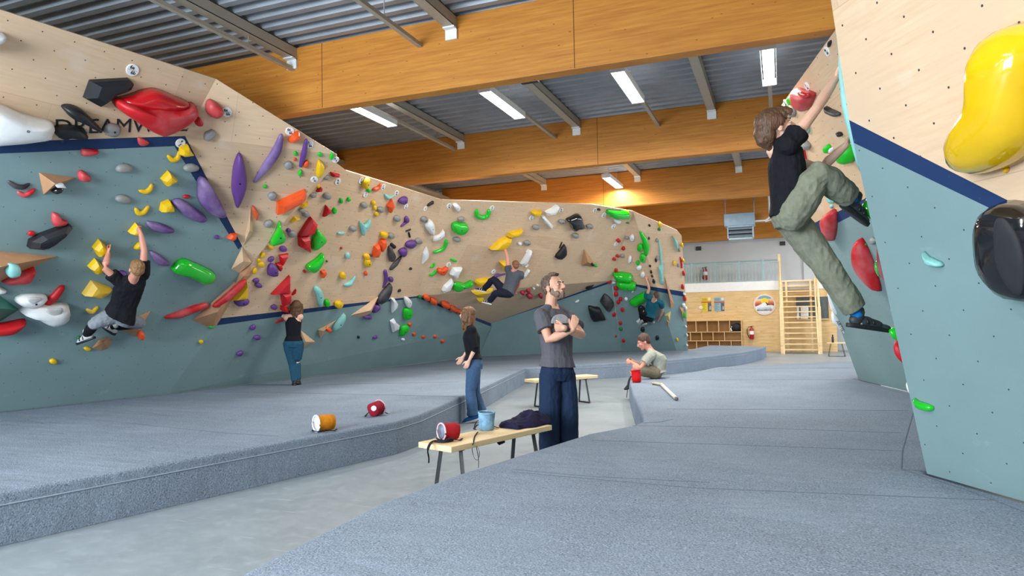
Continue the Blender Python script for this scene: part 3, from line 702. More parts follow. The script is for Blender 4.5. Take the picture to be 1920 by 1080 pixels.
# railing
M_RAIL = plain('pale_teal_railing', (140, 178, 180), 0.4, 0.1)
RY = PY0 + 0.06
x0_, x1_ = -9.2, xz(1463, 500, RY)[0]; zr1 = xz(1380, 490.5, RY)[1]; zr0 = xz(1380, 532, RY)[1]; zr2 = xz(1380, 495.5, RY)[1]; zr3 = xz(1380, 529, RY)[1]
root = empty('gallery_railing', ((x0_ + x1_) / 2, RY, zdeck1), 'pale teal metal railing along the gallery edge', 'railing')
bm = bmesh.new(); tube(bm, [(x0_, RY, zr1), (x1_, RY, zr1)], 0.02, 8); keep(bm_obj('handrail', bm, M_RAIL), root)
bm = bmesh.new(); box(bm, ((x0_ + x1_) / 2, RY, zr2), (x1_ - x0_, 0.02, 0.04)); box(bm, ((x0_ + x1_) / 2, RY, zr3), (x1_ - x0_, 0.02, 0.04)); keep(bm_obj('rail', bm, M_RAIL), root)
bm = bmesh.new(); x = -4.4
while x < x1_: box(bm, (x, RY, (zr2 + zr3) / 2), (0.018, 0.018, zr2 - zr3)); x += 0.118
keep(bm_obj('balusters', bm, M_RAIL), root)
for px in (1297, 1341, 1386, 1431): 
    x = xz(px, 510, RY)[0]; keep(box_obj('post', (x, RY, (zr1 + zdeck1) / 2), (0.05, 0.05, zr1 - zdeck1 + 0.02), M_RAIL), root)
# stairs: ladder-steep wooden flight from the deck down to the floor
SY1, SY0 = PY0 - 0.03, PY0 - 1.5
nst = 14; xa, xb_ = xz(1466.5, 600, PY0 - .8)[0], xz(1533, 600, PY0 - .8)[0]
root = empty('wooden_stairs', ((xa + xb_) / 2, (SY0 + SY1) / 2, 0), 'steep open wooden stairs with high posts leading up to the gallery', 'stairs')
zz1 = zdeck1
for i in range(nst):
    t = (i + 0.75) / nst; keep(box_obj('tread', ((xa + xb_) / 2, SY0 + (SY1 - SY0) * t, zz1 * t), (xb_ - xa - 0.1, 0.24, 0.04), M_STAIR), root)
for x in (xa + 0.03, xb_ - 0.03):
    bm = bmesh.new(); vv = [(x, SY0 - 0.14, 0), (x, SY0 + 0.14, 0), (x, SY1 + 0.0, zz1), (x, SY1 - 0.24, zz1)]
    vs = [bm.verts.new((v[0] + d, v[1], v[2])) for d in (-0.025, 0.025) for v in vv]
    for f in ((0, 1, 2, 3), (7, 6, 5, 4), (0, 4, 5, 1), (1, 5, 6, 2), (2, 6, 7, 3), (3, 7, 4, 0)): bm.faces.new([vs[k] for k in f])
    keep(bm_obj('stringer', bm, M_STAIR), root)
zpt = xz(1465, 485, PY0 - .2)[1]
for x in (xa - 0.03, xb_ + 0.03):
    keep(box_obj('post', (x, SY0 - 0.06, 0.82), (0.1, 0.1, 1.64), M_STAIR), root)
    keep(box_obj('post', (x, PY0 - 0.1, zdeck1 / 2 + zpt / 2 - 0.02), (0.09, 0.09, zpt - zdeck1 + 0.4), M_STAIR), root)
    bm = bmesh.new(); tube(bm, [(x, SY0 - 0.06, 1.6), (x, PY0 - 0.09, zpt - 0.05)], 0.04, 4); keep(bm_obj('handrail', bm, M_STAIR), root)
for x in (xa + 0.18, xb_ - 0.18):
    keep(box_obj('back_leg', (x, PY0 - 0.36, zdeck1 / 2 - .03), (0.07, 0.07, zdeck1 - .06), M_STAIR), root)
# small table with bottle
ta = atY(1569, 648, 24.6)
t0 = onz((1569, 668), 0); t0 = np.array([float(t0[0]), float(t0[1]), 0])
tz = 0.43
root = empty('side_table', t0, 'small pine-topped table with thin black wire legs near the far end', 'table')
bm = bmesh.new(); box(bm, (0, 0, tz), (0.56, 0.42, 0.03)); o = bm_obj('tabletop', bm, M_STAIR, root); bevel(o, 0.005)
for s in (-1, 1):
    bm = bmesh.new(); tube(bm, [(s * .16, -.18, tz - .015), (s * .24, -.2, 0.008), (s * .24, .2, 0.008), (s * .16, .18, tz - .015)], 0.008, 6); bm_obj('leg', bm, M_DARK, root)
bm = bmesh.new(); tube(bm, [(-.24, -.2, 0.008), (.24, -.2, 0.008)], 0.008, 6); bm_obj('crossbar', bm, M_DARK, root)
bm = bmesh.new(); lathe(bm, (0, 0, 0), [(0.034, 0), (0.036, 0.01), (0.036, 0.17), (0.02, 0.21), (0.018, 0.215)], 16); bt = bm_obj('water_bottle', bm, plain('dark_blue_bottle', (34, 38, 52), 0.35), None, True); bt.location = (t0[0] - .1, t0[1], tz + .016)
tag(bt, 'dark water bottle standing on the small table near the far end', 'bottle')
bm = bmesh.new(); lathe(bm, (0, 0, 0.215), [(0.02, 0), (0.02, 0.04), (0.016, 0.045)], 16); bm_obj('cap', bm, M_DARK, bt)
# hanging heater unit
HY = BEAM_Y[5] - 1.0
h0, h1 = atY(1357, 401, HY), atY(1415, 424, HY); hw = float(h1[0] - h0[0]); hh = float(h0[2] - atY(1357, 424, HY)[2])
hc = np.array([(h0[0] + h1[0]) / 2, HY + 0.3, (atY(1386, 399, HY)[2] + atY(1386, 423, HY)[2]) / 2])
root = empty('hanging_heater', hc, 'blue-grey air heater box with louvres hanging under the far roof beams', 'heater')
M_HEAT = plain('heater_blue_grey', (140, 162, 176), 0.4, 0.2)
bm = bmesh.new(); box(bm, (0, 0, 0), (hw, 0.6, hh)); bevel(bm_obj('casing', bm, M_HEAT, root), 0.01)
bm = bmesh.new(); box(bm, (0.02, 0, -hh / 2 - 0.02), (hw * 0.86, 0.5, 0.04))
for s in (-1, 1): box(bm, (0.02 + s * hw * 0.41, 0, -hh / 2 - 0.2), (0.03, 0.5, 0.36))
box(bm, (0.02, 0, -hh / 2 - 0.4), (hw * 0.78, 0.5, 0.05)); bm_obj('outlet', bm, plain('heater_pale', (160, 180, 190), 0.4, .2), root)
bm = bmesh.new(); box(bm, (0.02, 0.05, -hh / 2 - 0.2), (hw * 0.78, 0.3, 0.34)); bm_obj('outlet_cavity', bm, M_DARK, root)
for i in range(3):
    bm = bmesh.new(); box(bm, (0, 0, 0), (hw * 0.78, 0.12, 0.015)); o = bm_obj('louvre', bm, plain('heater_pale', (160, 180, 190), 0.4, .2), root); o.location = (0.02, -0.22, -hh / 2 - 0.08 - i * 0.12); o.rotation_euler = (0.6, 0, 0)
for s in (-1, 1):
    bm = bmesh.new(); tube(bm, [(s * hw * 0.48, 0.1, hh / 2), (s * hw * 0.48, 0.1, ZR - hc[2])], 0.012, 6); box(bm, (s * hw * .48, .1, hh / 2 + .5), (0.05, 0.05, 0.22)); bm_obj('hanging_rod', bm, M_STEEL, root)
bm = bmesh.new(); tube(bm, [(hw / 2, 0, -0.05), (hw / 2 + 0.3, 0, -0.05), (hw / 2 + 0.42, 0, 0.02), (hw / 2 + 0.44, 0, 0.2), (hw / 2 + 0.42, 0, ZR - hc[2])], 0.028, 8)
tube(bm, [(hw / 2 + 0.3, 0.1, -0.07), (hw / 2 + 0.5, .1, -0.02), (hw / 2 + 0.55, .1, 0.25), (hw / 2 + 0.53, .1, ZR - hc[2])], 0.024, 8); bm_obj('pipe', bm, M_WHITE, root)
# black box on the first beam
q = atY(988, 158, BEAM_Y[2] + .32)
root = empty('black_projector_box', (q[0], BEAM_Y[2] + 0.32, 4.62), 'small black box fixed behind the lower edge of the nearest roof beam', 'equipment box')
bm = bmesh.new(); box(bm, (0, 0, -.06), (0.24, 0.3, 0.2)); bevel(bm_obj('housing', bm, M_DARK, root), 0.01)
bm = bmesh.new(); box(bm, (0, -0.1, 0.06), (0.26, 0.24, 0.04)); bm_obj('mounting_plate', bm, M_DARK, root)
bm = bmesh.new(); lathe(bm, (0.04, 0.05, -.165), [(0.03, 0), (0.03, 0.01)], 12, (0, 0, 1)); bm_obj('lens', bm, plain('lens', (50, 54, 60), 0.1), root)
# ------------------------------------------------------------------ climbing holds
from mathutils import noise as mnoise
HC = {'yel': (228, 182, 6), 'red': (196, 18, 28), 'grn': (20, 190, 30), 'pur': (98, 58, 130), 'org': (232, 84, 26), 'blk': (26, 27, 31), 'wht': (232, 232, 230),
      'gry': (142, 140, 136), 'mnt': (140, 200, 194), 'dgr': (20, 120, 50), 'pnk': (176, 40, 60)}
CN = {'yel': 'yellow', 'red': 'red', 'grn': 'green', 'pur': 'purple', 'org': 'orange', 'blk': 'black', 'wht': 'white', 'gry': 'grey', 'mnt': 'mint', 'dgr': 'dark green', 'pnk': 'dark pink'}
WN = {'LA': 'left wall', 'LB': 'middle wall', 'LC': 'plywood prow', 'BA': 'back panel', 'BC': 'steep back wall', 'BL': 'cave back', 'RF': 'cave roof', 'BD': 'bright end facet', 'RA': 'near right wall', 'RC': 'far right wall'}
def hold_mat(c, gloss=False, chalk=0.0):
    nm = 'hold_%s%s%s' % (CN[c].replace(' ', '_'), '_glossy' if gloss else '', '_chalky' if chalk else '')
    if nm in MATS: return MATS[nm]
    t = NT(nm); v = t.coord(); col = lin(HC[c]); nz = t.noise(v, 5, 3)
    cc = t.mix(t.ramp(nz, 0.3, 0.7), tuple(x * 0.9 for x in col), tuple(min(1, x * 1.08) for x in col))
    if chalk and c == 'blk': chalk *= .35
    if chalk: cc = t.mix(t.math('MULTIPLY', t.ramp(t.noise(t.coord(), 3.0, 3, 0.6), 0.42, 0.78), chalk * 0.55), cc, (0.75, 0.68, 0.68))
    t.base(cc)
    if not gloss: t.bump(t.noise(v, 160, 2), 0.25, 0.004)
    MATS[nm] = t.set(0.12 if gloss else 0.48, spec=0.5, coat=0.6 if gloss else None); return MATS[nm]
M_VOL = plain('bare_plywood_volume', (186, 138, 100), 0.55, bump=0.1)
M_VOLT = plain('pale_plywood_volume', (214, 178, 142), 0.55, bump=0.1)
M_VOLG = plain('green_painted_volume', (40, 118, 100), 0.5)
BOLT = plain('bolt_steel', (60, 60, 64), 0.35, 0.8)
def RES(w, x, y):
    """the facet that lies at this place of the wall"""
    if w in ('LA', 'LC'):
        x1 = 405 + (y - 148) * (347 - 405) / (255 - 148)
        if x > x1 and y < 255 + (x - 347) * 35 / 285 and (w == 'LC' or x > 385): return 'LD'
    if w in ('BA', 'BA2'): return 'BA' if y < 375 + (x - 830) * 151 / 317 else 'BA2'
    if w == 'BC' and y < 526 and x < 1187 + (y - 396) * (1147 - 1187) / 130 - 1: return 'BE'
    return w
WN['LD'] = 'plywood prow'; WN['BE'] = 'back panel'; WN['BA2'] = 'back panel'
def mid(pts): return sum(p[0] for p in pts) / len(pts), sum(p[1] for p in pts) / len(pts)
def to_uv(px, P, lift=0.0):
    u, v, nn = axes(P); Pq_ = (P[0] + nn * lift, nn); p = on(px, Pq_) - nn * lift
    return np.array([p @ u, p @ v]), p
def uv3(P, q, h): 
    u, v, nn = axes(P); return u * q[0] + v * q[1] + nn * (P[0] @ nn + h)
def catmull(pts, n):
    out = []; m = len(pts)
    for i in range(m):
        p0, p1, p2, p3 = pts[i - 1], pts[i], pts[(i + 1) % m], pts[(i + 2) % m]
        for k in range(n):
            t = k / n; out.append(0.5 * ((2 * p1) + (p2 - p0) * t + (2 * p0 - 5 * p1 + 4 * p2 - p3) * t * t + (3 * p1 - p0 - 3 * p2 + p3) * t ** 3))
    return out
def finish(bm, name, mat, c, smooth=True, parent=None):
    for vt in bm.verts: vt.co -= V(c)
    bmesh.ops.recalc_face_normals(bm, faces=bm.faces)
    o = bm_obj(name, bm, mat, None, smooth); o.location = V(c); return o
def bolt(o, P, c, h, r=0.012):
    u, v, nn = axes(P); bm = bmesh.new(); lathe(bm, V(nn * (h - 0.004)), [(r, 0), (r, 0.006), (r * 0.6, 0.006), (r * .6, .002)], 12, nn); bm_obj('bolt', bm, BOLT, o)
def blob(P, uvs, h, mat, smooth=3, ridge=0.0, name='climbing_hold', off=0.0, prof=None):
    """hold bulging out of the wall with the given outline; the outline stays attached to the wall"""
    pts = catmull([np.array(p) for p in uvs], smooth) if smooth else [np.array(p) for p in uvs]
    if not smooth:                                           # subdivide straight edges once
        pts = [q for i in range(len(pts)) for q in (pts[i], (pts[i] + pts[(i + 1) % len(pts)]) / 2)]
    c = sum(pts) / len(pts)
    prof = prof or ([(1, 0), (0.97, .35), (0.88, .68), (0.7, .9), (0.42, 1.0)] if smooth else [(1, 0), (0.95, .5), (0.62, .93), (0.3, 1.0)])
    bm = bmesh.new(); rings = []
    for r, z in prof: rings.append([bm.verts.new(V(uv3(P, c + (p - c) * r, off + h * z))) for p in pts])
    n = len(pts)
    for a, b_ in zip(rings, rings[1:]):
        for i in range(n): bm.faces.new((a[i], a[(i + 1) % n], b_[(i + 1) % n], b_[i]))
    cen = bm.verts.new(V(uv3(P, c, off + h * 1.02)))
    for i in range(n): bm.faces.new((rings[-1][i], rings[-1][(i + 1) % n], cen))
    bm.faces.new(list(reversed(rings[0])))
    seed = Vector((c[0] * 3.1, c[1] * 2.7, 0))
    if smooth:
        for vt in bm.verts:
            vt.co += V(axes(P)[2]) * (h * 0.12 * mnoise.noise(vt.co * (0.35 / max(h, .02)) + seed) if vt not in rings[0] else 0)
    return finish(bm, name, mat, uv3(P, c, off), bool(smooth))
def area_of(u):
    return abs(sum(u[i][0] * u[(i + 1) % len(u)][1] - u[(i + 1) % len(u)][0] * u[i][1] for i in range(len(u)))) / 2
NH = {}
def reg(o, c, w, label, cat='climbing hold', grp=True):
    full = label if label else ''
    tag(o, full, cat, ('%s holds on the %s' % (CN[c], WN[w])) if grp and c in CN else None)
    NH[full] = NH.get(full, 0) + 1
    return o
def HP(w, c, label, pts, h=None, smooth=3, gloss=False, chalk=0.0, off=0.0):
    w = RES(w, *mid(pts))
    P = PL[w]; q0_ = [to_uv(p, P)[0] for p in pts]; A = area_of(q0_); h = h or min(0.2, 0.45 * math.sqrt(A))
    q = [to_uv(p, P, h * 0.35)[0] for p in pts]
    o = blob(P, q, h, hold_mat(c, gloss, chalk), smooth, off=off); reg(o, c, w, label)
    if A > 0.02 and w != 'RA' and smooth != 0 and not chalk:
        cc = np.array(uv3(P, sum(q) / len(q), 0)); bolt(o, P, cc, h * 1.03)
    return o
def HE(w, c, label, x, y, wd, hg, rot=0, h=None, gloss=False, chalk=0.0, n=9, off=0.0):
    w = RES(w, x, y); rnd = random.Random(int(x * 7 + y * 13)); r = math.radians(rot); pts = []
    for i in range(n):
        a = 2 * math.pi * i / n; k = rnd.uniform(0.88, 1.1); ex, ey = wd / 2 * k * math.cos(a), hg / 2 * k * math.sin(a)
        pts.append((x + ex * math.cos(r) - ey * math.sin(r), y + ex * math.sin(r) + ey * math.cos(r)))
    P = PL[w]; q0_ = [to_uv(p, P)[0] for p in pts]; A = area_of(q0_); h = h or 0.5 * math.sqrt(A)
    q = [to_uv(p, P, h * 0.35)[0] for p in pts]
    o = blob(P, q, h, hold_mat(c, gloss, chalk), 2, off=off); reg(o, c, w, label)
    if A > 0.02: bolt(o, P, np.array(uv3(P, sum(q) / len(q), 0)), h * 1.03)
    return o
def HB(w, c, label, pts, rad, gloss=False, chalk=0.0, flat=0.9, off=0.0):
    """long curved hold: a half-sunk tapered tube along the wall"""
    w = RES(w, *mid(pts)); P = PL[w]; u, v, nn = axes(P); m = len(pts)
    if isinstance(rad, (int, float)): rad = [rad * .55] + [rad] * (m - 2) + [rad * .55] if m > 2 else [rad, rad]
    fine, fr = [], []
    P3 = [on(p, P) for p in pts]; dep = [(p - CP) @ CR[:, 2] / CAM_F for p in P3]; R3_ = [r * d for r, d in zip(rad, dep)]
    for i in range(m - 1):
        for k in range(4):
            t = k / 4; p0, p1, p2, p3 = P3[max(i - 1, 0)], P3[i], P3[i + 1], P3[min(i + 2, m - 1)]
            fine.append(0.5 * ((2 * p1) + (p2 - p0) * t + (2 * p0 - 5 * p1 + 4 * p2 - p3) * t * t + (3 * p1 - p0 - 3 * p2 + p3) * t ** 3)); fr.append(R3_[i] * (1 - t) + R3_[i + 1] * t)
    fine.append(P3[-1]); fr.append(R3_[-1])
    # rounded ends
    d0 = _n(fine[0] - fine[1]); d1 = _n(fine[-1] - fine[-2])
    fine = [fine[0] + d0 * fr[0] * .8] + fine + [fine[-1] + d1 * fr[-1] * .8]; fr = [fr[0] * .35] + fr + [fr[-1] * .35]
    bm = bmesh.new(); tube(bm, [p + nn * (r * 0.35 + off) for p, r in zip(fine, fr)], fr, 12, up=tuple(nn), flat=flat)
    c0 = sum(fine) / len(fine); o = finish(bm, 'climbing_hold', hold_mat(c, gloss, chalk), c0); reg(o, c, w, label); return o
def VOL(w, label, base, apexes, h, mat=None, name='wooden_volume'):
    """box-like plywood volume: base outline on the wall, one or two raised points"""
    P = PL[w]; u, v, nn = axes(P); B = [on(p, P) for p in base]; A = [on(p, (P[0] + nn * h, nn)) for p in apexes]
    bm = bmesh.new(); bv = [bm.verts.new(V(p)) for p in B]; av = [bm.verts.new(V(p)) for p in A]
    bmesh.ops.convex_hull(bm, input=bm.verts[:])
    o = finish(bm, name, mat or M_VOL, sum(B) / len(B), False)
    bevel(o, 0.004, 1); tag(o, label, 'climbing volume', 'wooden volumes on the climbing walls'); return o
def GRADE(w, x, y, txt, label, r=0.085, rot=0.0, off=0.0):
    w = RES(w, x, y); r *= 0.72; P = PL[w]; u, v, nn = axes(P); p = on((x, y), P); bm = bmesh.new(); lathe(bm, V(nn * 0), [(r, 0), (r, 0.008), (r * .96, 0.011)], 28, nn)
    o = bm_obj('grade_tag', bm, M_WHITE, None, False); o.location = V(p + nn * off); tag(o, label, 'route tag', 'round white route tags')
    a, c_ = (txt.split('/') + [''])[:2]; Q = (p, nn); pp = p + nn * (off + 0.011)
    vs_ = Matrix.Rotation(rot, 3, V(nn)); up_v = np.array(vs_ @ V(v)); ri = np.array(vs_ @ V(u))
    bpy.context.view_layer.update()
    kw = dict(rot=rot, off=0.0008, ext_=0.0005, bold=0.0015)
    if c_:
        text_mesh('grade_text', a, r * 0.8, M_INK, Q, pp + up_v * r * 0.42 - ri * r * .2, o, **kw); text_mesh('grade_text', c_, r * 0.8, M_INK, Q, pp - up_v * r * 0.42 + ri * r * .2, o, **kw)
        bm = bmesh.new(); tube(bm, [pp - ri * r * .7 + nn * .001, pp + ri * r * .7 + nn * .001], r * 0.025, 4); keep(bm_obj('grade_line', bm, M_INK), o)
    else: text_mesh('grade_text', a, r * 1.0, M_INK, Q, pp, o, **kw)
    return o

# ---- left wall, plywood
HP('LA', 'blk', 'black angular hold above the wall name, left of the big red one', [(158, 185), (170, 152), (242, 148), (252, 157), (247, 167), (215, 178), (187, 201)], .12, 0)
HP('LA', 'blk', 'upper long black hold crossing the painted wall name', [(118, 202), (130, 198), (150, 204), (172, 222), (193, 245), (183, 246), (158, 232), (135, 222), (126, 213)], .15)
HP('LA', 'blk', 'lower short black hold below the start of the painted wall name', [(100, 245), (107, 238), (130, 236), (152, 240), (166, 256), (155, 260), (130, 258), (113, 260)], .12)
HP('LA', 'wht', 'very large smooth white hold cut by the left edge of the photo', [(-60, 188), (0, 199), (40, 216), (80, 228), (103, 234), (98, 250), (82, 261), (-60, 266)], .3)
HP('LA', 'wht', 'white pointed hold at the top left corner', [(-40, 58), (2, 62), (10, 67), (4, 77), (-40, 90)], .15)
HE('LA', 'gry', 'round grey hold over the letters of the wall name', 212, 245, 34, 27)
rd = HP('LA', 'red', 'huge red lip-shaped hold with a glossy scoop, over the wall name', [(216, 193), (222, 187), (240, 190), (262, 198), (290, 198), (330, 202), (355, 200), (366, 197), (374, 205), (368, 220), (340, 240), (310, 253), (298, 254), (275, 242), (245, 222), (225, 208)], .3, 2, chalk=.35)
P = PL['LA']; dish = blob(P, [to_uv(p, P, .1)[0] for p in [(228, 190), (250, 182), (275, 173), (300, 171), (332, 184), (362, 199), (330, 214), (290, 214), (250, 206)]], .2, hold_mat('red', True), 3, name='glossy_scoop'); keep(dish, rd); dish['label'] = 'glossy darker red scoop'
HP('LA', 'red', 'tiny red drop just right of the huge red hold', [(371, 217), (380, 230), (378, 236), (370, 236), (366, 229)], .08)
HP('LA', 'red', 'red chalky block beside a round tag, right of the huge red hold', [(388, 192), (396, 187), (410, 196), (420, 208), (416, 218), (405, 223), (390, 215), (386, 203)], .15, 2, chalk=.6)
HP('LC', 'gry', 'pale grey pebble hold below the red chalky block', [(383, 262), (384, 250), (392, 246), (398, 243), (405, 249), (403, 257), (392, 265)], .08)
HP('LA', 'red', 'small red hold on the navy stripe under the huge red hold', [(258, 259), (266, 259), (279, 266), (276, 272), (262, 273)], chalk=.6)
HP('LA', 'red', 'flat red wedge hold just below the navy stripe', [(154, 281), (165, 280), (185, 282), (182, 288), (155, 293)], .07, 2, chalk=.6)
GRADE('LA', 248, 131, '6a/6b', 'round tag with 6a over 6b above the huge red hold', .095)
GRADE('LC', 425, 210, '6a/6b', 'round tag at the right of the red chalky block', .085, .2)
GRADE('LA', 338, 268, '4/5', 'round tag on the corner of the navy stripe', .085, -.6)
# ---- left wall, teal
HP('LA', 'yel', 'yellow block on the navy stripe corner beside its tag', [(338, 277), (352, 271), (358, 283), (364, 291), (345, 294), (337, 290)], .1, 0)
HB('LA', 'yel', 'yellow crescent hooked under the navy stripe corner', [(315, 292), (322, 299), (332, 296), (336, 284)], [3, 5, 5, 3])
HE('LA', 'gry', 'grey kidney hold, upper of the two in the left wall middle', 234, 316, 32, 17, -8)
HE('LA', 'gry', 'grey kidney hold, lower of the two in the left wall middle', 232, 374, 30, 16, 4)
HE('LA', 'gry', 'pale grey kidney hold on the diagonal navy stripe', 359, 315, 28, 15, -6)
HB('LA', 'blk', 'short black crescent at far left, chalked', [(16, 340), (28, 348), (42, 350), (53, 345)], [3, 5, 5, 3], chalk=.8)
HB('LA', 'red', 'short red crescent below the short black crescent', [(34, 360), (44, 365), (55, 361), (63, 355)], [3, 5, 5, 3], chalk=.7)
VOL('LA', 'small brown triangular volume holding a white plate, far left', [(72, 323), (142, 333), (81, 366)], [(104, 345)], .22)
HP('LA', 'wht', 'thin white plate hold screwed on the small brown volume', [(84, 328), (107, 332), (113, 340), (95, 339)], .05, 0, off=.16)
HE('LA', 'blk', 'round black hold tucked under the small brown volume', 106, 353, 25, 14, -25, .12, True)
HP('LA', 'red', 'red wedge hold right of the small brown volume', [(148, 324), (155, 321), (166, 328), (171, 335), (162, 340), (148, 337)], .09, 2, chalk=.5)
HP('LA', 'yel', 'yellow faceted diamond, second down from the stripe corner', [(303, 337), (317, 322), (333, 337), (312, 349)], .12, 0)
HB('LA', 'yel', 'yellow crescent left of the second yellow diamond', [(262, 357), (272, 359), (280, 354), (284, 346)], [3, 5, 5, 3])
HB('LA', 'yel', 'yellow crescent with two horns, right of the lower grey kidney', [(254, 391), (259, 399), (269, 397), (277, 387)], [3, 5, 5, 3])
HP('LA', 'yel', 'yellow trapezoid touching the long purple hold', [(301, 397), (304, 382), (318, 376), (326, 388), (326, 396)], .12, 0)
HE('LA', 'red', 'tiny red hold left of the large purple hold', 350, 369, 14, 7)
HP('LA', 'pur', 'large upright purple hold lying across the diagonal stripe', [(374, 340), (382, 333), (392, 340), (400, 355), (412, 378), (424, 403), (418, 409), (404, 407), (385, 393), (374, 375), (373, 358)], .17, chalk=.5)
HP('LA', 'pur', 'long purple hold right of the yellow trapezoid', [(324, 382), (332, 375), (346, 377), (372, 395), (388, 408), (384, 415), (372, 416), (350, 408), (338, 397)], .14, chalk=.5)
HP('LA', 'pur', 'slim purple hold right of the climber on the left wall', [(275, 418), (282, 416), (306, 421), (327, 431), (322, 436), (300, 436), (282, 430)], .09, chalk=.5)
HP('LA', 'pur', 'small slanted purple hold beside the arm of the left climber', [(281, 473), (288, 472), (305, 482), (319, 493), (315, 498), (298, 497), (287, 486)], .09, chalk=.6)
HP('LA', 'red', 'red foot-shaped hold above the long black hold', [(98, 403), (103, 400), (111, 403), (116, 412), (127, 415), (122, 422), (101, 424)], .08, 2, chalk=.7)
HE('LA', 'red', 'tiny round red hold above the end of the long black hold', 59, 438, 15, 10)
HP('LA', 'blk', 'long black angular hold slanting up on the left wall', [(53, 466), (56, 452), (78, 440), (130, 421), (137, 426), (130, 434), (97, 459), (80, 468)], .15, 0)
HP('LA', 'yel', 'yellow block held by the right hand of the left climber', [(242, 437), (256, 420), (263, 426), (268, 438), (252, 441)], .12, 0)
HP('LA', 'yel', 'yellow block held by the left hand of the left climber', [(175, 466), (187, 451), (200, 462), (199, 476), (184, 481)], .13, 0)
HP('LA', 'yel', 'small yellow wedge behind the forearm of the left climber', [(251, 467), (258, 457), (265, 454), (266, 466)], .06, 2)
HP('LA', 'yel', 'yellow block below the hand of the left climber', [(166, 502), (180, 487), (193, 500), (190, 510), (178, 513)], .13, 0)
HP('LA', 'yel', 'large yellow wedge left of the left climber\'s back', [(156, 554), (173, 529), (180, 531), (210, 542), (207, 547), (185, 559)], .14, 0, chalk=.4)
HB('LA', 'yel', 'small yellow crescent above the knee of the left climber', [(163, 580), (172, 584), (181, 576)], [3, 5, 3], chalk=.4)
HE('LA', 'pur', 'purple hold hidden behind the head of the left climber', 230, 518, 18, 20)
HP('LA', 'grn', 'long bright green hold right of the left climber', [(324, 505), (335, 492), (347, 487), (365, 493), (400, 510), (406, 520), (400, 530), (385, 534), (370, 527), (340, 514), (326, 511)], .15, gloss=True)
VOL('LA', 'large brown pointed volume at the left edge of the photo', [(-60, 466), (109, 480), (8, 520), (-40, 548)], [(4, 500), (-50, 515)], .38)
HE('LA', 'mnt', 'mint hold with bolts mounted on the large brown volume', 4, 482, 28, 26, 0, .08, off=.3)
HP('LA', 'red', 'dark red hold under the large brown volume', [(3, 530), (40, 510), (64, 501), (65, 510), (55, 527), (30, 532)], .14, 2, chalk=.5)
HP('LA', 'wht', 'tiny white hold below the brown volume at the left edge', [(-6, 538), (4, 540), (12, 545), (4, 550), (-8, 549)], .07)
HE('LA', 'pur', 'tiny purple knob left of the orange hold on the stripe', 407, 445, 9, 8)
HP('LA', 'org', 'small orange block on the lower end of the diagonal stripe', [(426, 447), (434, 439), (444, 438), (442, 447), (433, 452)], .08, 0)
def WSC(label, pts, bowl, h):
    o = HP('LA', 'wht', label, pts, h, 2, chalk=0); P = PL['LA']
    d = blob(P, [to_uv(p, P, h * .8)[0] for p in bowl], .02, plain('white_matte_scoop', (196, 194, 190), .7), 3, name='scoop', off=h * .9); keep(d, o)
WSC('upper of two white scooped holds left of the left climber', [(29, 567), (42, 555), (80, 553), (90, 559), (78, 568), (52, 576)], [(50, 559), (62, 556), (78, 558), (70, 565), (58, 569)], .14)
WSC('lower larger white scooped hold left of the left climber', [(38, 586), (70, 573), (96, 574), (130, 573), (129, 596), (115, 604), (95, 608), (75, 600), (60, 592)], [(84, 577), (98, 577), (116, 576), (112, 590), (100, 594), (90, 588)], .2)
HB('LA', 'red', 'thick red bar behind the two white scooped holds', [(86, 568), (100, 556), (115, 538)], [7, 8, 6])
VOL('LA', 'dark green painted pyramid volume at the left edge', [(-40, 540), (0, 555), (37, 580), (0, 603), (-40, 618)], [(-14, 578)], .3, M_VOLG, 'green_volume')
HP('LA', 'red', 'long red hold at the left edge below the green volume', [(-25, 614), (10, 608), (48, 601), (44, 610), (25, 622), (0, 626), (-25, 626)], .14)
HE('LA', 'dgr', 'dark green foothold under the left climber\'s shoe', 150, 634, 13, 7)
VOL('LA', 'brown triangular volume beside the hips of the left climber', [(213, 613), (283, 582), (256, 631)], [(261, 614)], .2)
HE('LA', 'org', 'orange foothold on the brown volume under the left climber', 258, 622, 12, 17, 0, .08, off=.1)
VOL('LA', 'small brown hexagon volume with a yellow foothold beside it', [(172, 653), (185, 637), (205, 631), (211, 640), (203, 653), (190, 658)], [(194, 642)], .12)
HE('LA', 'yel', 'small yellow foothold touching the brown hexagon volume', 164, 654, 14, 8)
HE('LA', 'yel', 'small yellow foothold alone near the bottom of the left wall', 100, 678, 16, 10)
HE('LA', 'yel', 'tiny yellow foothold on the crease between left and middle wall', 377, 641, 9, 7)
HE('LA', 'grn', 'tiny lime green foothold under the long brown volume', 396, 613, 11, 5)
VOL('LA', 'lower long brown volume along the crease, behind the red bars', [(360, 600), (398, 617), (411, 603), (455, 528), (440, 528)], [(408, 585)], .16)
VOL('LA', 'middle pinkish plywood volume on the crease of the walls', [(433, 505), (454, 462), (472, 492), (449, 512)], [(456, 490)], .13, M_VOLT)
VOL('LA', 'shadowed grey-brown volume between the two crease volumes', [(440, 535), (449, 512), (472, 493), (470, 518), (452, 538)], [(458, 517)], .1)
VOL('LC', 'tall narrow plywood spike volume above the crease', [(470, 384), (476, 437), (456, 462)], [(468, 432)], .1, M_VOLT)
HB('LA', 'red', 'left chalky red bar in the long red pair', [(310, 594), (335, 588), (365, 577), (386, 571)], [3, 8, 8, 6], chalk=.8)
HB('LA', 'red', 'right chalky red bar rising over the long brown volume', [(394, 564), (415, 549), (437, 530), (450, 518)], [5, 8, 8, 4], chalk=.8, off=.12)
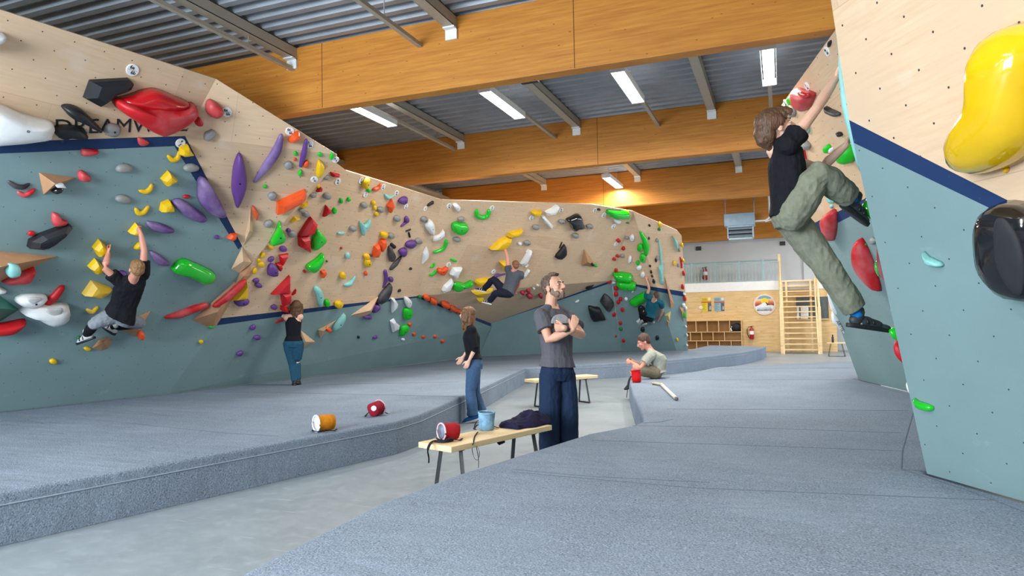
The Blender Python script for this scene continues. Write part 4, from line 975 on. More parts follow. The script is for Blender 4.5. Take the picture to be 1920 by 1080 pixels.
# ---- plywood prow
HP('LC', 'pur', 'tall upright purple leaf hold on the prow', [(435, 345), (438, 315), (446, 292), (452, 291), (458, 305), (463, 335), (461, 358), (446, 392), (439, 375), (435, 360)], .13)
HB('LC', 'pur', 'long purple banana hold slanting up the prow', [(477, 340), (500, 308), (518, 280), (527, 253)], [3, 9, 9, 4], chalk=.4)
HB('LC', 'pur', 'slim purple finger hold near the prow tip', [(563, 311), (569, 288), (574, 262)], [3, 6, 3])
HP('LC', 'org', 'orange block beside a tag at the upper edge of the prow', [(541, 262), (549, 252), (560, 246), (564, 256), (558, 265), (543, 268)], .12, 0)
HP('LC', 'org', 'long orange log hold at the right side of the prow', [(518, 403), (520, 382), (545, 370), (572, 358), (576, 365), (572, 375), (545, 388)], .15, 0, True)
HP('LC', 'org', 'orange leaf hold beside the plywood spike volume', [(473, 387), (480, 393), (485, 402), (481, 414), (476, 404)], .08, gloss=True)
HP('LC', 'yel', 'yellow shield hold near the prow tip', [(592, 325), (597, 302), (605, 306), (608, 315), (602, 328), (596, 332)], .09)
HE('LC', 'grn', 'tiny green knob left of the slim purple finger', 554, 288, 7, 8)
HE('LC', 'grn', 'tiny double green knob at the prow tip', 600, 290, 8, 9)
HE('LC', 'grn', 'green oval knob at the very prow tip', 622, 293, 7, 15, 15)
HE('LC', 'grn', 'green teardrop below the slim purple finger', 563, 325, 7, 13, 10)
HE('LC', 'grn', 'tiny green splinter in the middle of the prow', 497, 350, 8, 6, -40)
HE('LC', 'org', 'tiny orange chip left of the slim purple finger', 553, 299, 6, 7)
HE('LC', 'org', 'small orange hold under the slim purple finger', 574, 308, 9, 15, 25)
HE('LC', 'gry', 'grey pebble, topmost on the prow', 541, 310, 17, 15, -20)
HE('LC', 'gry', 'grey pebble above the long orange log', 511, 368, 17, 15, -20)
HE('LC', 'gry', 'grey pebble under the long orange log', 503, 420, 17, 13, -20)
HP('LC', 'grn', 'big green teardrop hold on the lower prow edge', [(505, 459), (518, 434), (523, 419), (526, 419), (529, 431), (536, 442), (533, 453), (520, 458)], .13, 2, True)
GRADE('LC', 543, 246, '6a/6b', 'round tag left of the orange block on the prow', .08, .2)
GRADE('LC', 580, 270, '5/6a', 'round tag right of the slim purple finger', .08, .2)
GRADE('LC', 629, 299, '4/5', 'round tag on the very tip of the prow', .07, .3)
GRADE('LC', 589, 336, '5/6a', 'round tag below the yellow shield hold', .07, .2)
# ---- middle wall, plywood
L = 'LB'
GRADE(L, 633, 340, '6a/6b', 'round tag under the dark red block at the top of the middle wall', .08)
HP(L, 'red', 'dark red block at the top left of the middle wall', [(621, 323), (637, 327), (636, 332), (622, 331)], .07, 0)
HE(L, 'gry', 'grey pebble beside the dark red block', 611, 333, 13, 9)
HE(L, 'gry', 'grey pebble hidden behind the prow edge, upper', 587, 366, 13, 10)
HE(L, 'gry', 'grey pebble right of the small red wedge', 614, 368, 15, 13)
HE(L, 'gry', 'grey pebble, left of the close pair behind the prow edge', 566, 395, 12, 8)
HE(L, 'gry', 'grey pebble, right of the close pair behind the prow edge', 574, 402, 15, 12)
HE(L, 'gry', 'grey pebble left of the big red faceted hold', 548, 439, 16, 13)
HE(L, 'gry', 'grey pebble right of the bright green drop', 662, 429, 14, 11)
HE(L, 'yel', 'small yellow wedge behind the prow edge, upper', 596, 349, 9, 7, -20)
HP(L, 'red', 'small red wedge behind the prow edge', [(593, 360), (600, 349), (604, 352), (602, 359)], .06, 0)
HP(L, 'yel', 'yellow block behind the end of the orange log', [(561, 388), (568, 381), (577, 378), (576, 385), (566, 390)], .07, 0)
HP(L, 'yel', 'slim yellow arrow hold behind the prow edge', [(544, 417), (552, 407), (563, 409), (556, 413)], .06, 0)
HE(L, 'pur', 'small purple knob at the prow edge beside the grey pebble', 541, 432, 9, 7, -20)
VOLr = HP(L, 'red', 'small red triangle hold above the big red faceted one', [(612, 385), (622, 396), (606, 407)], .08, 0)
HE(L, 'grn', 'green oval beside the small red triangle', 627, 395, 8, 13, 20)
HE(L, 'grn', 'tiny green drop, left of the upper pair', 640, 377, 7, 10)
HE(L, 'grn', 'tiny green drop, right of the upper pair', 654, 374, 7, 9, 25)
HP(L, 'red', 'big red faceted hold, upper slab', [(584, 407), (595, 420), (587, 436), (579, 441), (561, 443), (572, 425)], .13, 0)
HP(L, 'red', 'big red faceted hold, lower slab', [(561, 444), (579, 441), (582, 474), (562, 463)], .13, 0)
HP(L, 'grn', 'large green rounded hold right of the red slabs', [(593, 428), (600, 433), (611, 446), (610, 454), (592, 469), (585, 467), (588, 445)], .13, 2, True)
HP(L, 'grn', 'green peanut hold below the red slabs', [(576, 505), (578, 497), (592, 488), (602, 478), (607, 476), (606, 487), (598, 502), (586, 513)], .12, 2, True)
HE(L, 'red', 'tiny dark red dot left of the green peanut', 571, 509, 6, 6)
HE(L, 'red', 'tiny red dot alone above the mint leaf', 640, 465, 4, 5)
HP(L, 'org', 'orange wedge under the green peanut', [(602, 508), (609, 506), (613, 513), (606, 522), (602, 520)], .06, 0)
HE(L, 'dgr', 'tiny dark green dot right of the green peanut', 613, 490, 4, 4)
HE(L, 'yel', 'yellow egg hold above the mint crescent', 643, 517, 11, 14)
HB(L, 'mnt', 'mint crescent hold in the middle wall', [(646, 533), (655, 530), (664, 519)], [3, 6, 2.5])
HE(L, 'mnt', 'thin mint sliver on the middle wall', 640, 437, 14, 5)
HP(L, 'mnt', 'mint forked hold high on the middle wall', [(675, 415), (684, 421), (695, 411), (693, 425), (684, 434), (681, 442), (677, 430)], .07)
HE(L, 'mnt', 'small mint leaf with chalk, above the yellow egg', 652, 479, 8, 13, 10, chalk=.7)
HE(L, 'pur', 'purple knob under the green teardrop', 531, 467, 14, 11)
HE(L, 'pur', 'slanted purple knob left of the red arrow', 508, 486, 14, 8, -40)
HP(L, 'pur', 'purple bell-shaped hold below the red arrow', [(504, 517), (504, 503), (510, 494), (518, 500), (521, 512), (518, 518)], .1, 2)
HP(L, 'red', 'red arrow hold, upper triangle', [(524, 479), (541, 476), (528, 499)], .08, 0)
HP(L, 'red', 'red arrow hold, lower block', [(517, 494), (527, 493), (529, 503), (525, 509)], .07, 0)
HE(L, 'pur', 'left dark purple knob near the prow foot', 480, 526, 12, 8, -20)
HE(L, 'pur', 'right dark purple knob near the prow foot', 485, 535, 14, 9, 10)
for i, (x, y, w_, h_, lb) in enumerate(((507, 464, 12, 7, 'topmost'), (493, 478, 8, 12, 'second'), (486, 488, 7, 8, 'third'), (490, 496, 12, 12, 'fourth'), (478, 508, 8, 13, 'lowest'))):
    HE(L, 'yel', '%s yellow chip in the row down the prow edge' % lb, x, y, w_, h_, 25)
HP(L, 'yel', 'large yellow box hold low on the prow edge', [(432, 563), (446, 546), (462, 524), (463, 545), (462, 559), (446, 561)], .14, 0)
HP(L, 'pur', 'flat purple hold below the large yellow box', [(440, 566), (445, 560), (465, 560), (467, 566), (460, 572), (445, 574)], .08, 2)
HP(L, 'red', 'red star hold above the woman in the tank top, left blade', [(509, 553), (544, 517), (544, 551), (527, 549)], .1, 0)
HP(L, 'red', 'red star hold above the woman in the tank top, body', [(527, 549), (545, 545), (545, 560), (539, 570), (531, 574), (529, 560)], .12, 0)
HP(L, 'red', 'red splinter right of the red star', [(546, 554), (555, 542), (554, 549)], .05, 0)
HP(L, 'red', 'red hold at the hands of the woman in the tank top', [(528, 574), (540, 577), (541, 585), (528, 583)], .1, 0)
HB(L, 'red', 'thin red bar left of the woman in the tank top', [(517, 604), (530, 599)], [2, 3])
HE(L, 'pur', 'purple knob behind the elbow of the woman in the tank top', 514, 576, 12, 9)
HP(L, 'mnt', 'long mint icicle hold just above the navy stripe', [(589, 540), (597, 537), (604, 546), (606, 560), (603, 575), (598, 574), (594, 555)], .08, 2)
HE(L, 'grn', 'green egg on the navy stripe of the middle wall', 613, 569, 11, 14)
HE(L, 'yel', 'yellow disc on the navy stripe of the middle wall', 635, 571, 17, 14, -20)
# teal part
HE(L, 'pur', 'upper purple oval on the teal middle wall', 474, 614, 13, 8, -30)
HE(L, 'pur', 'middle purple oval on the teal middle wall', 482, 633, 13, 8, -15)
HE(L, 'pur', 'lowest purple oval on the teal middle wall', 450, 663, 13, 8, -30)
HE(L, 'pur', 'small purple oval low below the pale volume', 703, 632, 10, 6, -40)
VOL(L, 'plywood volume beside the hips of the woman in the tank top', [(564, 619), (592, 641), (565, 654)], [(573, 641)], .14, M_VOLT)
VOL(L, 'narrow plywood wedge volume carrying an orange knob', [(596, 618), (632, 599), (600, 635)], [(606, 621)], .12, M_VOLT)
HE(L, 'org', 'orange knob on the narrow plywood wedge', 612, 615, 12, 9, 0, .06, off=.06)
HP(L, 'mnt', 'mint wing hold on the teal middle wall', [(622, 620), (632, 603), (646, 588), (648, 597), (640, 612), (628, 620)], .08, 2)
HE(L, 'blk', 'tiny black chip low on the teal middle wall', 672, 632, 5, 6)
VOL(L, 'large pale plywood volume across the stripe, centre', [(657, 591), (711, 554), (697, 586), (680, 596)], [(695, 582)], .16, M_VOLT)
HP(L, 'blk', 'large black chalky hold right of the large pale volume', [(707, 567), (715, 552), (730, 534), (735, 535), (731, 550), (723, 564), (712, 571)], .13, 2, chalk=.5)
HP(L, 'pur', 'purple wedge under the large black chalky hold', [(697, 586), (702, 574), (710, 570), (713, 576), (705, 583)], .1, 2)
HE(L, 'pur', 'long purple sliver under the large pale volume', 688, 594, 19, 8, 5)
GRADE(L, 677, 338, '5/6a', 'round tag left of the yellow fold hold', .08)
HP(L, 'yel', 'yellow fold hold near the top of the middle wall', [(679, 348), (684, 336), (693, 334), (691, 346), (685, 355)], .09, 2)
HB(L, 'org', 'orange hook hold near the top of the middle wall', [(700, 354), (706, 353), (713, 345)], [4, 5, 3], True)
GRADE(L, 718, 350, '5/6a', 'round tag right of the orange hook', .075)
HE(L, 'grn', 'small green wedge under the yellow fold hold', 691, 357, 7, 9, -20)
GRADE(L, 685, 364, '4/5', 'round tag below the small green wedge', .075)
HB(L, 'mnt', 'mint wave hold near the top of the middle wall', [(721, 364), (728, 370), (738, 366)], [2, 4, 1.5])
GRADE(L, 743, 362, '6a/6b', 'round tag right of the mint wave', .075)
HP(L, 'org', 'orange diamond hold high on the middle wall', [(726, 386), (735, 373), (739, 385), (732, 400)], .09, 0)
HP(L, 'pur', 'purple fan hold beside its tag, top of middle wall', [(747, 378), (755, 370), (764, 370), (762, 380), (756, 384)], .08, 2)
GRADE(L, 761, 387, '5/6a', 'round tag under the purple fan hold', .075)
for x, y, lb in ((700, 380, 'top'), (703, 390, 'middle'), (706, 401, 'bottom')): HE(L, 'yel', '%s ball of the yellow row of three' % lb, x, y, 8, 9)
for x, y, lb in ((683, 385, 'left of the yellow row of three'), (714, 393, 'right of the yellow row of three'), (745, 410, 'below the orange diamond'), (733, 442, 'beside the upper yellow block'),
                 (796, 412, 'beside the tall white hold'), (785, 452, 'at the end of the purple cluster'), (662, 445, 'under the forked mint hold')):
    if y != 445: HE(L, 'gry', 'grey pebble ' + lb, x, y, 13, 11)
HB(L, 'blk', 'small black hold on the pale patch, top right of middle wall', [(802, 384), (810, 379)], [3, 4])
GRADE(L, 797, 391, '5', 'round tag beside the small black hold', .07)
HE(L, 'pur', 'purple knob, upper of the hooked pair', 763, 412, 8, 13)
HB(L, 'pur', 'purple stem below the purple knob', [(752, 423), (760, 416)], [2.5, 3.5])
HB(L, 'blk', 'thin black chip below the purple stem', [(761, 433), (769, 430)], [1.5, 2])
HB(L, 'blk', 'short upright black chip', [(766, 436), (768, 444)], [2, 2])
HP(L, 'yel', 'yellow block above the orange slabs', [(714, 441), (716, 435), (726, 436), (725, 444), (718, 447)], .08, 2)
HP(L, 'org', 'right upper orange slab of the stacked pair', [(711, 458), (714, 449), (724, 449), (724, 460), (716, 473), (713, 470)], .1, 0)
HP(L, 'org', 'left lower orange slab of the stacked pair', [(699, 482), (703, 462), (711, 458), (713, 470), (708, 483)], .1, 0)
HB(L, 'blk', 'short black bar above the black blade', [(733, 457), (739, 463)], [3, 3.5])
HP(L, 'blk', 'black blade hold in the middle wall', [(728, 470), (731, 461), (737, 470), (742, 481), (738, 490), (731, 490)], .08, 2, chalk=.2)
HB(L, 'blk', 'long chalky black bar slanting under the black blade', [(732, 503), (740, 493), (751, 481)], [4, 6, 2.5], chalk=.5)
HP(L, 'pur', 'large purple cluster hold, upper right', [(761, 458), (768, 452), (778, 451), (781, 458), (772, 466), (764, 465)], .09, 2)
HP(L, 'pur', 'large purple cluster hold, lower left', [(748, 471), (757, 465), (763, 468), (760, 479), (754, 482)], .08, 2)
HE(L, 'yel', 'yellow knob, upper of the pair beside the orange slabs', 688, 481, 11, 12)
HE(L, 'yel', 'yellow knob, lower of the pair beside the orange slabs', 690, 493, 12, 17)
HE(L, 'pur', 'tiny purple dot beside the upper yellow knob', 695, 479, 5, 5)
HE(L, 'org', 'small orange flame hold under the yellow knobs', 686, 513, 6, 9)
HB(L, 'pur', 'long purple bone hold in the middle wall', [(721, 507), (723, 523), (718, 538)], [3.5, 4.5, 2])
HE(L, 'pur', 'small purple wedge right of the purple bone', 733, 524, 9, 10)
HE(L, 'blk', 'tiny black chip, upper of two', 770, 504, 6, 4, -40)
HE(L, 'blk', 'tiny black chip, lower of two', 749, 545, 7, 4, -50)
HP(L, 'wht', 'tall white hold at the corner of middle wall and back panel', [(798, 422), (807, 412), (813, 420), (814, 436), (811, 442), (802, 432)], .1, 2)
HP(L, 'wht', 'white slender diamond beneath the tall white hold', [(792, 495), (794, 475), (800, 462), (804, 475), (802, 485)], .07, 0)
HP(L, 'wht', 'upper left white block on the teal by the cave', [(734, 560), (739, 559), (746, 570), (744, 578), (735, 587)], .08, 0)
HP(L, 'wht', 'white shell hold under the stripe by the cave', [(758, 560), (764, 557), (772, 565), (770, 575), (764, 577)], .08, 2)
HP(L, 'wht', 'lower white block on the teal by the cave', [(732, 602), (739, 598), (742, 604), (749, 610), (748, 618), (736, 623)], .09, 0)
HP(L, 'grn', 'upper green egg on the teal by the cave', [(757, 595), (758, 580), (768, 578), (774, 585), (770, 594), (762, 600)], .1, 2)
HP(L, 'grn', 'lower green egg on the teal by the cave', [(749, 625), (752, 613), (763, 608), (767, 615), (757, 628), (750, 630)], .1, 2)
for x, y, lb in ((768, 608, 'touching the lower green egg'), (776, 626, 'second in the low row'), (793, 631, 'third in the low row'), (815, 630, 'fourth in the low row'), (829, 639, 'last in the low row')):
    HE(L, 'org', 'small rusty orange foothold ' + lb, x, y, 8, 7)
HE(L, 'wht', 'tiny white foothold below the lower green egg', 755, 636, 8, 5)
# ---- back panel
B = 'BA2'; WN['BA2'] = 'back panel'
GRADE('BA', 842, 386, '5/6a', 'round tag at the top left of the back panel')
HP('BA', 'wht', 'white shell hold at the top left of the back panel', [(849, 383), (858, 382), (864, 390), (858, 397), (853, 391)], .08, 2)
HB('BA', 'grn', 'green horseshoe hold at the top of the back panel', [(893, 394), (894, 403), (904, 407), (914, 403), (916, 394)], [4, 5, 5, 5, 4], True)
GRADE('BA', 922, 390, '4/5', 'round tag beside the green horseshoe')
HE(B, 'gry', 'grey pebble above the green heart on the back panel', 865, 411, 14, 9)
HP(B, 'grn', 'green heart-like hold on the back panel', [(848, 430), (849, 421), (857, 417), (864, 419), (874, 419), (880, 428), (872, 438), (862, 441), (852, 437)], .14, 2, True)
HE(B, 'gry', 'grey pebble below the green heart on the back panel', 857, 449, 14, 9)
HP(B, 'wht', 'white folded hold left of the green boomerang', [(812, 452), (815, 443), (824, 439), (832, 431), (834, 441), (822, 450)], .08, 2)
HB(B, 'grn', 'green boomerang hold on the back panel', [(814, 472), (827, 468), (834, 460), (836, 451)], [3, 4, 4, 4], True)
HB(B, 'grn', 'small green bar, topmost of the three under the boomerang', [(845, 485), (850, 488), (855, 489)], [2, 2.5, 2])
HB(B, 'grn', 'small green bar left of the orange heart, upper', [(808, 500), (812, 498), (814, 493)], [2.5, 2.5, 2])
HB(B, 'grn', 'small green bar left of the orange heart, lower', [(806, 515), (812, 513), (817, 507)], [2.5, 3, 2.5])
HP(B, 'org', 'orange heart hold on the back panel', [(820, 507), (824, 503), (830, 505), (836, 501), (841, 504), (832, 517), (821, 512)], .1, 2)
GRADE(B, 841, 496, '4/5', 'round tag right of the orange heart')
HP(B, 'wht', 'white wing hold right of the orange heart', [(843, 514), (850, 503), (867, 502), (862, 512), (857, 523), (850, 518)], .1, 0)
HP(B, 'wht', 'white wing hold on the lip, left of the green bottle', [(829, 545), (833, 537), (848, 523), (851, 530), (843, 545), (832, 549)], .1, 0)
HP(B, 'grn', 'green bottle-shaped hold on the lip of the back panel', [(850, 540), (852, 531), (862, 530), (872, 533), (884, 527), (889, 533), (884, 537), (872, 539), (860, 546), (852, 546)], .13, 2, True)
HP(B, 'yel', 'yellow wedge behind the knee of the centre climber', [(891, 530), (893, 526), (908, 523), (922, 522), (912, 534), (896, 536)], .12, 0)
HP('RF', 'yel', 'large yellow wedge under the lip at the centre climber\'s foot', [(884, 547), (898, 545), (925, 543), (908, 554), (893, 556)], .12, 0)
HP('RF', 'yel', 'small yellow block in the cave roof', [(894, 561), (907, 560), (908, 566), (898, 569)], .08, 0)
HP(B, 'yel', 'large yellow wedge held by the centre climber', [(919, 468), (937, 452), (950, 445), (960, 447), (960, 452), (943, 470), (932, 470)], .16, 0)
HP('BA', 'yel', 'yellow wedge above the hand of the centre climber', [(952, 444), (955, 437), (975, 432), (981, 431), (975, 440), (962, 444)], .13, 0)
HP(B, 'yel', 'yellow wedge at the shoulder of the centre climber', [(937, 492), (950, 491), (956, 497), (953, 508), (946, 509)], .14, 0)
GRADE(B, 925, 509, '5', 'round tag left of the centre climber\'s shoulder')
HB(B, 'pur', 'purple hold behind the thigh of the centre climber', [(927, 519), (931, 515), (938, 515), (948, 513)], [4, 4, 2, 1.5])
HP('BA', 'yel', 'small yellow half-moon at the top of the back panel', [(996, 398), (1004, 395), (1016, 396), (1014, 402), (1006, 406), (999, 403)], .12, 0)
GRADE('BA', 996, 408, '5/6a', 'round tag below the small yellow half-moon')
HP('BA', 'wht', 'white angled block at the top of the back panel', [(1023, 398), (1035, 392), (1044, 385), (1049, 387), (1040, 401), (1026, 404)], .14, 0)
GRADE('BA', 1052, 394, '6a/6b', 'round tag right of the white angled block')
HP('BA', 'wht', 'long white bar leaning left under the white angled block', [(1016, 407), (1020, 404), (1038, 424), (1034, 430), (1024, 420)], .12, 0)
for x, y, lb in ((1005, 426, 'left of the long leaning white bar'), (1054, 416, 'left of the big black pillow'), (1079, 442, 'under the big black pillow'), (1106, 425, 'right of the big black pillow'), (989, 456, 'beside the small white cube')):
    HE('BA', 'gry', 'grey pebble ' + lb, x, y, 13, 9)
HP('BA', 'blk', 'big black pillow hold high on the back panel', [(1063, 413), (1072, 408), (1083, 403), (1090, 405), (1093, 415), (1096, 428), (1084, 430), (1075, 434), (1069, 421)], .17, 2, True)
HB('BA', 'blk', 'thin black strip above the black sail hold', [(1049, 464), (1053, 454)], [1.5, 1.5])
HP('BA', 'blk', 'black sail-shaped hold on the back panel', [(1041, 483), (1050, 471), (1059, 459), (1062, 466), (1062, 477), (1052, 487)], .12, 2)
HP('BA', 'wht', 'long white bar right of the centre climber', [(976, 495), (992, 469), (998, 471), (987, 494), (980, 499)], .1, 0)
HE('BA', 'wht', 'small white cube left of its grey pebble', 975, 457, 7, 6)
HP('BA', 'wht', 'small white slip above the long white bar', [(986, 473), (990, 467), (992, 468), (988, 474)], .04, 0)
HP('BA', 'wht', 'small white slip below the long white bar', [(984, 500), (989, 496), (991, 497), (986, 502)], .04, 0)
HP('BA', 'wht', 'white plank hold low right of the centre climber', [(981, 519), (989, 505), (994, 507), (984, 521)], .05, 0)
VOL('BA', 'triangular brown volume on the right of the back panel', [(1095, 466), (1119, 501), (1090, 498)], [(1103, 492)], .2)
HE('BA', 'blk', 'black ring hold on the triangular brown volume', 1105, 490, 5, 6, 0, .05, off=.14)
HE('BA', 'grn', 'small green hold at the corner of the triangular brown volume', 1115, 496, 6, 5, 0, .05, off=.05)
C = 'BC'
GRADE('BA', 1115, 394, '6a/6b', 'round tag left of the small black hold, back wall top')
HE('BA', 'blk', 'small black hold beside its tag at the back wall top', 1123, 393, 7, 4)
GRADE(C, 1132, 403, '5/6a', 'round tag left of the bright green bar', .1)
HE(C, 'grn', 'tiny green knob at the left end of the top green bar', 1138, 398, 5, 4)
HP(C, 'grn', 'bright green bar at the top of the back wall', [(1140, 397), (1146, 395), (1164, 397), (1179, 396), (1181, 403), (1179, 409), (1145, 408)], .2, 2, True)
HP(C, 'wht', 'white skull-like hold below the top green bar', [(1152, 413), (1163, 412), (1163, 416), (1156, 420)], .1, 2)
GRADE(C, 1150, 424, '5/6a', 'round tag below the white skull-like hold', .1)
HE(C, 'dgr', 'tiny green wedge below the right end of the top green bar', 1177, 418, 6, 3)
HE(C, 'gry', 'grey pebble beside the white ball', 1175, 446, 9, 6)
HE(C, 'wht', 'white ball hold on the steep back wall', 1185, 446, 10, 12)
HE(C, 'gry', 'grey pebble among the red hearts', 1167, 480, 9, 7)
HP(C, 'wht', 'white shell hold left of the green balls', [(1177, 490), (1179, 482), (1184, 481), (1184, 489), (1179, 493)], .1, 2)
for x, y, s_, lb in ((1160, 451, 7, 'topmost, beside its tag'), (1169, 466, 7, 'second from the top'), (1158, 480, 6, 'beside the grey pebble'), (1152, 486, 6, 'left below the grey pebble'), (1155, 507, 7, 'just above the upper green slab'),
                 (1142, 528, 8, 'on the navy stripe'), (1155, 541, 8, 'left of the lower green slab'), (1155, 552, 8, 'below the green slabs'), (1164, 561, 7, 'right, beside the white pebble'), (1159, 567, 7, 'right of the black sail'),
                 (1167, 581, 7, 'alone on the right'), (1151, 590, 8, 'near the lower black pillow'), (1142, 602, 6, 'at the tip of the lower black pillow'), (1163, 606, 6, 'above the tiny green hold'), (1154, 630, 6, 'low on the wall'), (1169, 639, 6, 'lowest, beside the seated man')):
    HE(C, 'red', 'small red hold, ' + lb, x, y, s_, s_ + .5)
GRADE(C, 1155, 457, '4/5', 'round tag beside the topmost small red hold', .1)
HE(C, 'grn', 'upper green ball beside the green banana', 1200, 465, 12, 16, 0, gloss=True)
HE(C, 'grn', 'lower green ball beside the green banana', 1205, 484, 12, 18, 0, gloss=True)
HE(C, 'grn', 'small green ball under the green balls', 1196, 493, 7, 9)
HE(C, 'wht', 'white lump above the raised hand of the teal climber', 1198, 502, 11, 8, -20)
HE(C, 'wht', 'white lump held by the teal climber', 1205, 515, 9, 10)
HP(C, 'grn', 'upper bright green slab at the navy stripe', [(1150, 514), (1153, 512), (1183, 515), (1186, 527), (1172, 526), (1152, 523)], .2, 2, True)
HP(C, 'grn', 'middle bright green slab just below the navy stripe', [(1155, 529), (1170, 527), (1190, 531), (1193, 536), (1190, 543), (1174, 543), (1160, 541)], .2, 2, True)
HP(C, 'grn', 'lower bright green slab left of the teal climber', [(1180, 570), (1182, 564), (1200, 553), (1215, 547), (1218, 553), (1205, 566), (1187, 575)], .16, 2, True)
HE(C, 'wht', 'small white hold at the left end of the navy stripe', 1151, 530, 7, 4)
HE(C, 'wht', 'small white pebble right of the red holds', 1174, 561, 7, 6)
HE(C, 'wht', 'tiny white slip above the lower bright green slab', 1186, 547, 4, 3, -40)
HE(C, 'dgr', 'tiny green foothold low on the steep wall', 1164, 617, 7, 5)
HE(C, 'blk', 'tiny black foothold left of the tiny green one', 1147, 620, 5, 4)
HP(C, 'wht', 'white block under the feet of the teal climber', [(1193, 603), (1201, 597), (1208, 602), (1198, 609)], .08, 0)
HE(C, 'blk', 'black lump above the head of the seated man', 1205, 618, 8, 9)
HE(C, 'blk', 'black lump right of the head of the seated man', 1232, 634, 7, 8, 30)
HE(C, 'wht', 'tiny white slip right of the teal climber\'s feet', 1226, 604, 4, 3, -40)
HE(C, 'blk', 'tiny black lump right of the teal climber', 1242, 579, 4, 6)
HP('BL', 'blk', 'lower black pillow on the teal back wall', [(1104, 575), (1116, 577), (1125, 578), (1130, 588), (1136, 599), (1124, 601), (1112, 603), (1107, 592)], .16, 2)
HP('BL', 'blk', 'chalky black sail above the lower black pillow', [(1126, 567), (1130, 558), (1135, 552), (1144, 558), (1151, 567), (1149, 577), (1141, 586), (1133, 577)], .14, 2, chalk=.3)
HP('BL', 'blk', 'black hold hanging over the stripe right of the standing man', [(1093, 530), (1104, 530), (1115, 529), (1112, 535), (1103, 543), (1097, 541)], .15, 2)
HE('BL', 'wht', 'pale chalky slip on the teal right of the standing man', 1082, 565, 9, 3, -30)
for x, y, w_, lb in ((1033, 564, 12, 'beside the standing man\'s beard'), (1014, 555, 9, 'left of the standing man\'s neck')):
    HE('RF' if y < 560 else 'BL', 'pnk', 'dark purple hold ' + lb, x, y, w_, 7)
for x, y, w_, lb in ((980, 549, 9, 'left end'), (991, 546, 8, 'upper'), (993, 555, 13, 'lower')): HE('RF', 'pnk', 'dark purple cave roof hold, %s of the row' % lb, x, y, w_, 6)
HE('RF', 'wht', 'small white hold on the cave roof, upper', 1008, 535, 5, 3); HE('RF', 'wht', 'small white hold on the cave roof, lower', 1001, 541, 5, 3)
HE('RF', 'dgr', 'green hold at the left end of the cave roof', 787, 557, 8, 5)
for x, y, w_, h_, lb in ((800, 558, 13, 8, 'first from the left'), (813, 565, 16, 9, 'second from the left'), (836, 572, 18, 9, 'third from the left'), (849, 579, 16, 8, 'fourth from the left'), (860, 584, 12, 6, 'beside the hair of the woman in jeans')):
    HE('RF', 'org', 'rusty orange cave roof hold, ' + lb, x, y, w_, h_, 18)
# ---- bright end facet
D = 'BD'
HB(C, 'grn', 'tall green banana on the edge of the bright end facet', [(1200, 434), (1207, 446), (1212, 462), (1211, 477)], [1.5, 5, 6, 3.5], True)
for x, y, w_, h_, lb in ((1218, 423, 4, 5, 'topmost'), (1217, 447, 3, 6, 'second from top'), (1230, 488, 4, 8, 'beside the grey pebble'), (1219, 499, 4, 5, 'fourth from top'), (1221, 510, 4, 7, 'fifth from top'), (1223, 518, 4, 5, 'sixth from top'), (1226, 528, 5, 9, 'lowest, on the stripe')):
    HE(D, 'blk', 'small black hold on the bright end facet, ' + lb, x, y, w_, h_)
HE(D, 'gry', 'grey pebble on the end facet, upper', 1232, 451, 5, 8); HE(D, 'gry', 'grey pebble on the end facet, middle', 1233, 484, 6, 8); HE(D, 'gry', 'grey pebble near the top right of the end facet', 1274, 469, 4, 7); HE(D, 'gry', 'grey pebble at the right of the end facet', 1272, 498, 4, 7)
HE(D, 'yel', 'yellow oval at the top of the end facet', 1238, 421, 6, 11); HE(D, 'dgr', 'green oval under the yellow oval', 1236, 430, 6, 6); HE(D, 'yel', 'yellow ring hold on the end facet', 1264, 494, 5, 10)
HB(D, 'mnt', 'long thin mint rail on the bright end facet', [(1235, 450), (1238, 472), (1240, 497)], [1, 2.5, 2])
HP(D, 'mnt', 'mint kite hold below the long mint rail', [(1235, 502), (1243, 492), (1241, 510), (1244, 535), (1238, 531)], .1, 0)
HP(D, 'mnt', 'mint wedge at the top right of the end facet', [(1261, 442), (1266, 448), (1271, 454), (1270, 473)], .09, 0)
HB(D, 'red', 'red fin hold at the right of the end facet', [(1275, 482), (1277, 492), (1278, 502)], [1, 2, 1.5])
VOL(D, 'tall brown spike volume crossing the navy stripe on the end facet', [(1246, 516), (1265, 571), (1258, 580)], [(1256, 560)], .14)
VOL(D, 'lower brown spike volume at the right of the end facet', [(1273, 574), (1283, 577), (1282, 605)], [(1279, 585)], .1)
VOL(D, 'pale yellow chalked volume on the teal of the end facet', [(1245, 591), (1258, 583), (1256, 602)], [(1253, 592)], .12, plain('pale_yellow_volume', (216, 196, 120), .6))
VOL(D, 'small brown volume under the pale yellow one', [(1248, 599), (1256, 603), (1253, 614)], [(1253, 604)], .08)
HE(D, 'yel', 'small yellow foothold low on the end facet', 1270, 637, 4, 8)
edge = [('yel', 1279, 460, 3, 9), ('yel', 1281, 488, 3, 7), ('red', 1282, 513, 3, 10), ('red', 1280, 538, 3, 10), ('wht', 1283, 551, 3, 5), ('red', 1284, 560, 4, 10), ('wht', 1282, 572, 5, 8), ('wht', 1286, 578, 3, 8), ('grn', 1283, 591, 4, 12), ('wht', 1286, 612, 2, 4), ('wht', 1288, 628, 2, 5), ('wht', 1288, 647, 2, 4)]
nth = ['topmost', 'second', 'third', 'fourth', 'fifth', 'sixth', 'seventh', 'eighth', 'ninth', 'tenth', 'eleventh', 'lowest']
for i, (c_, x, y, w_, h_) in enumerate(edge): HE(D, c_, '%s small hold down the outer edge of the end facet, %s' % (nth[i], CN[c_]), x, y, w_ + 1, h_, 0, .07)
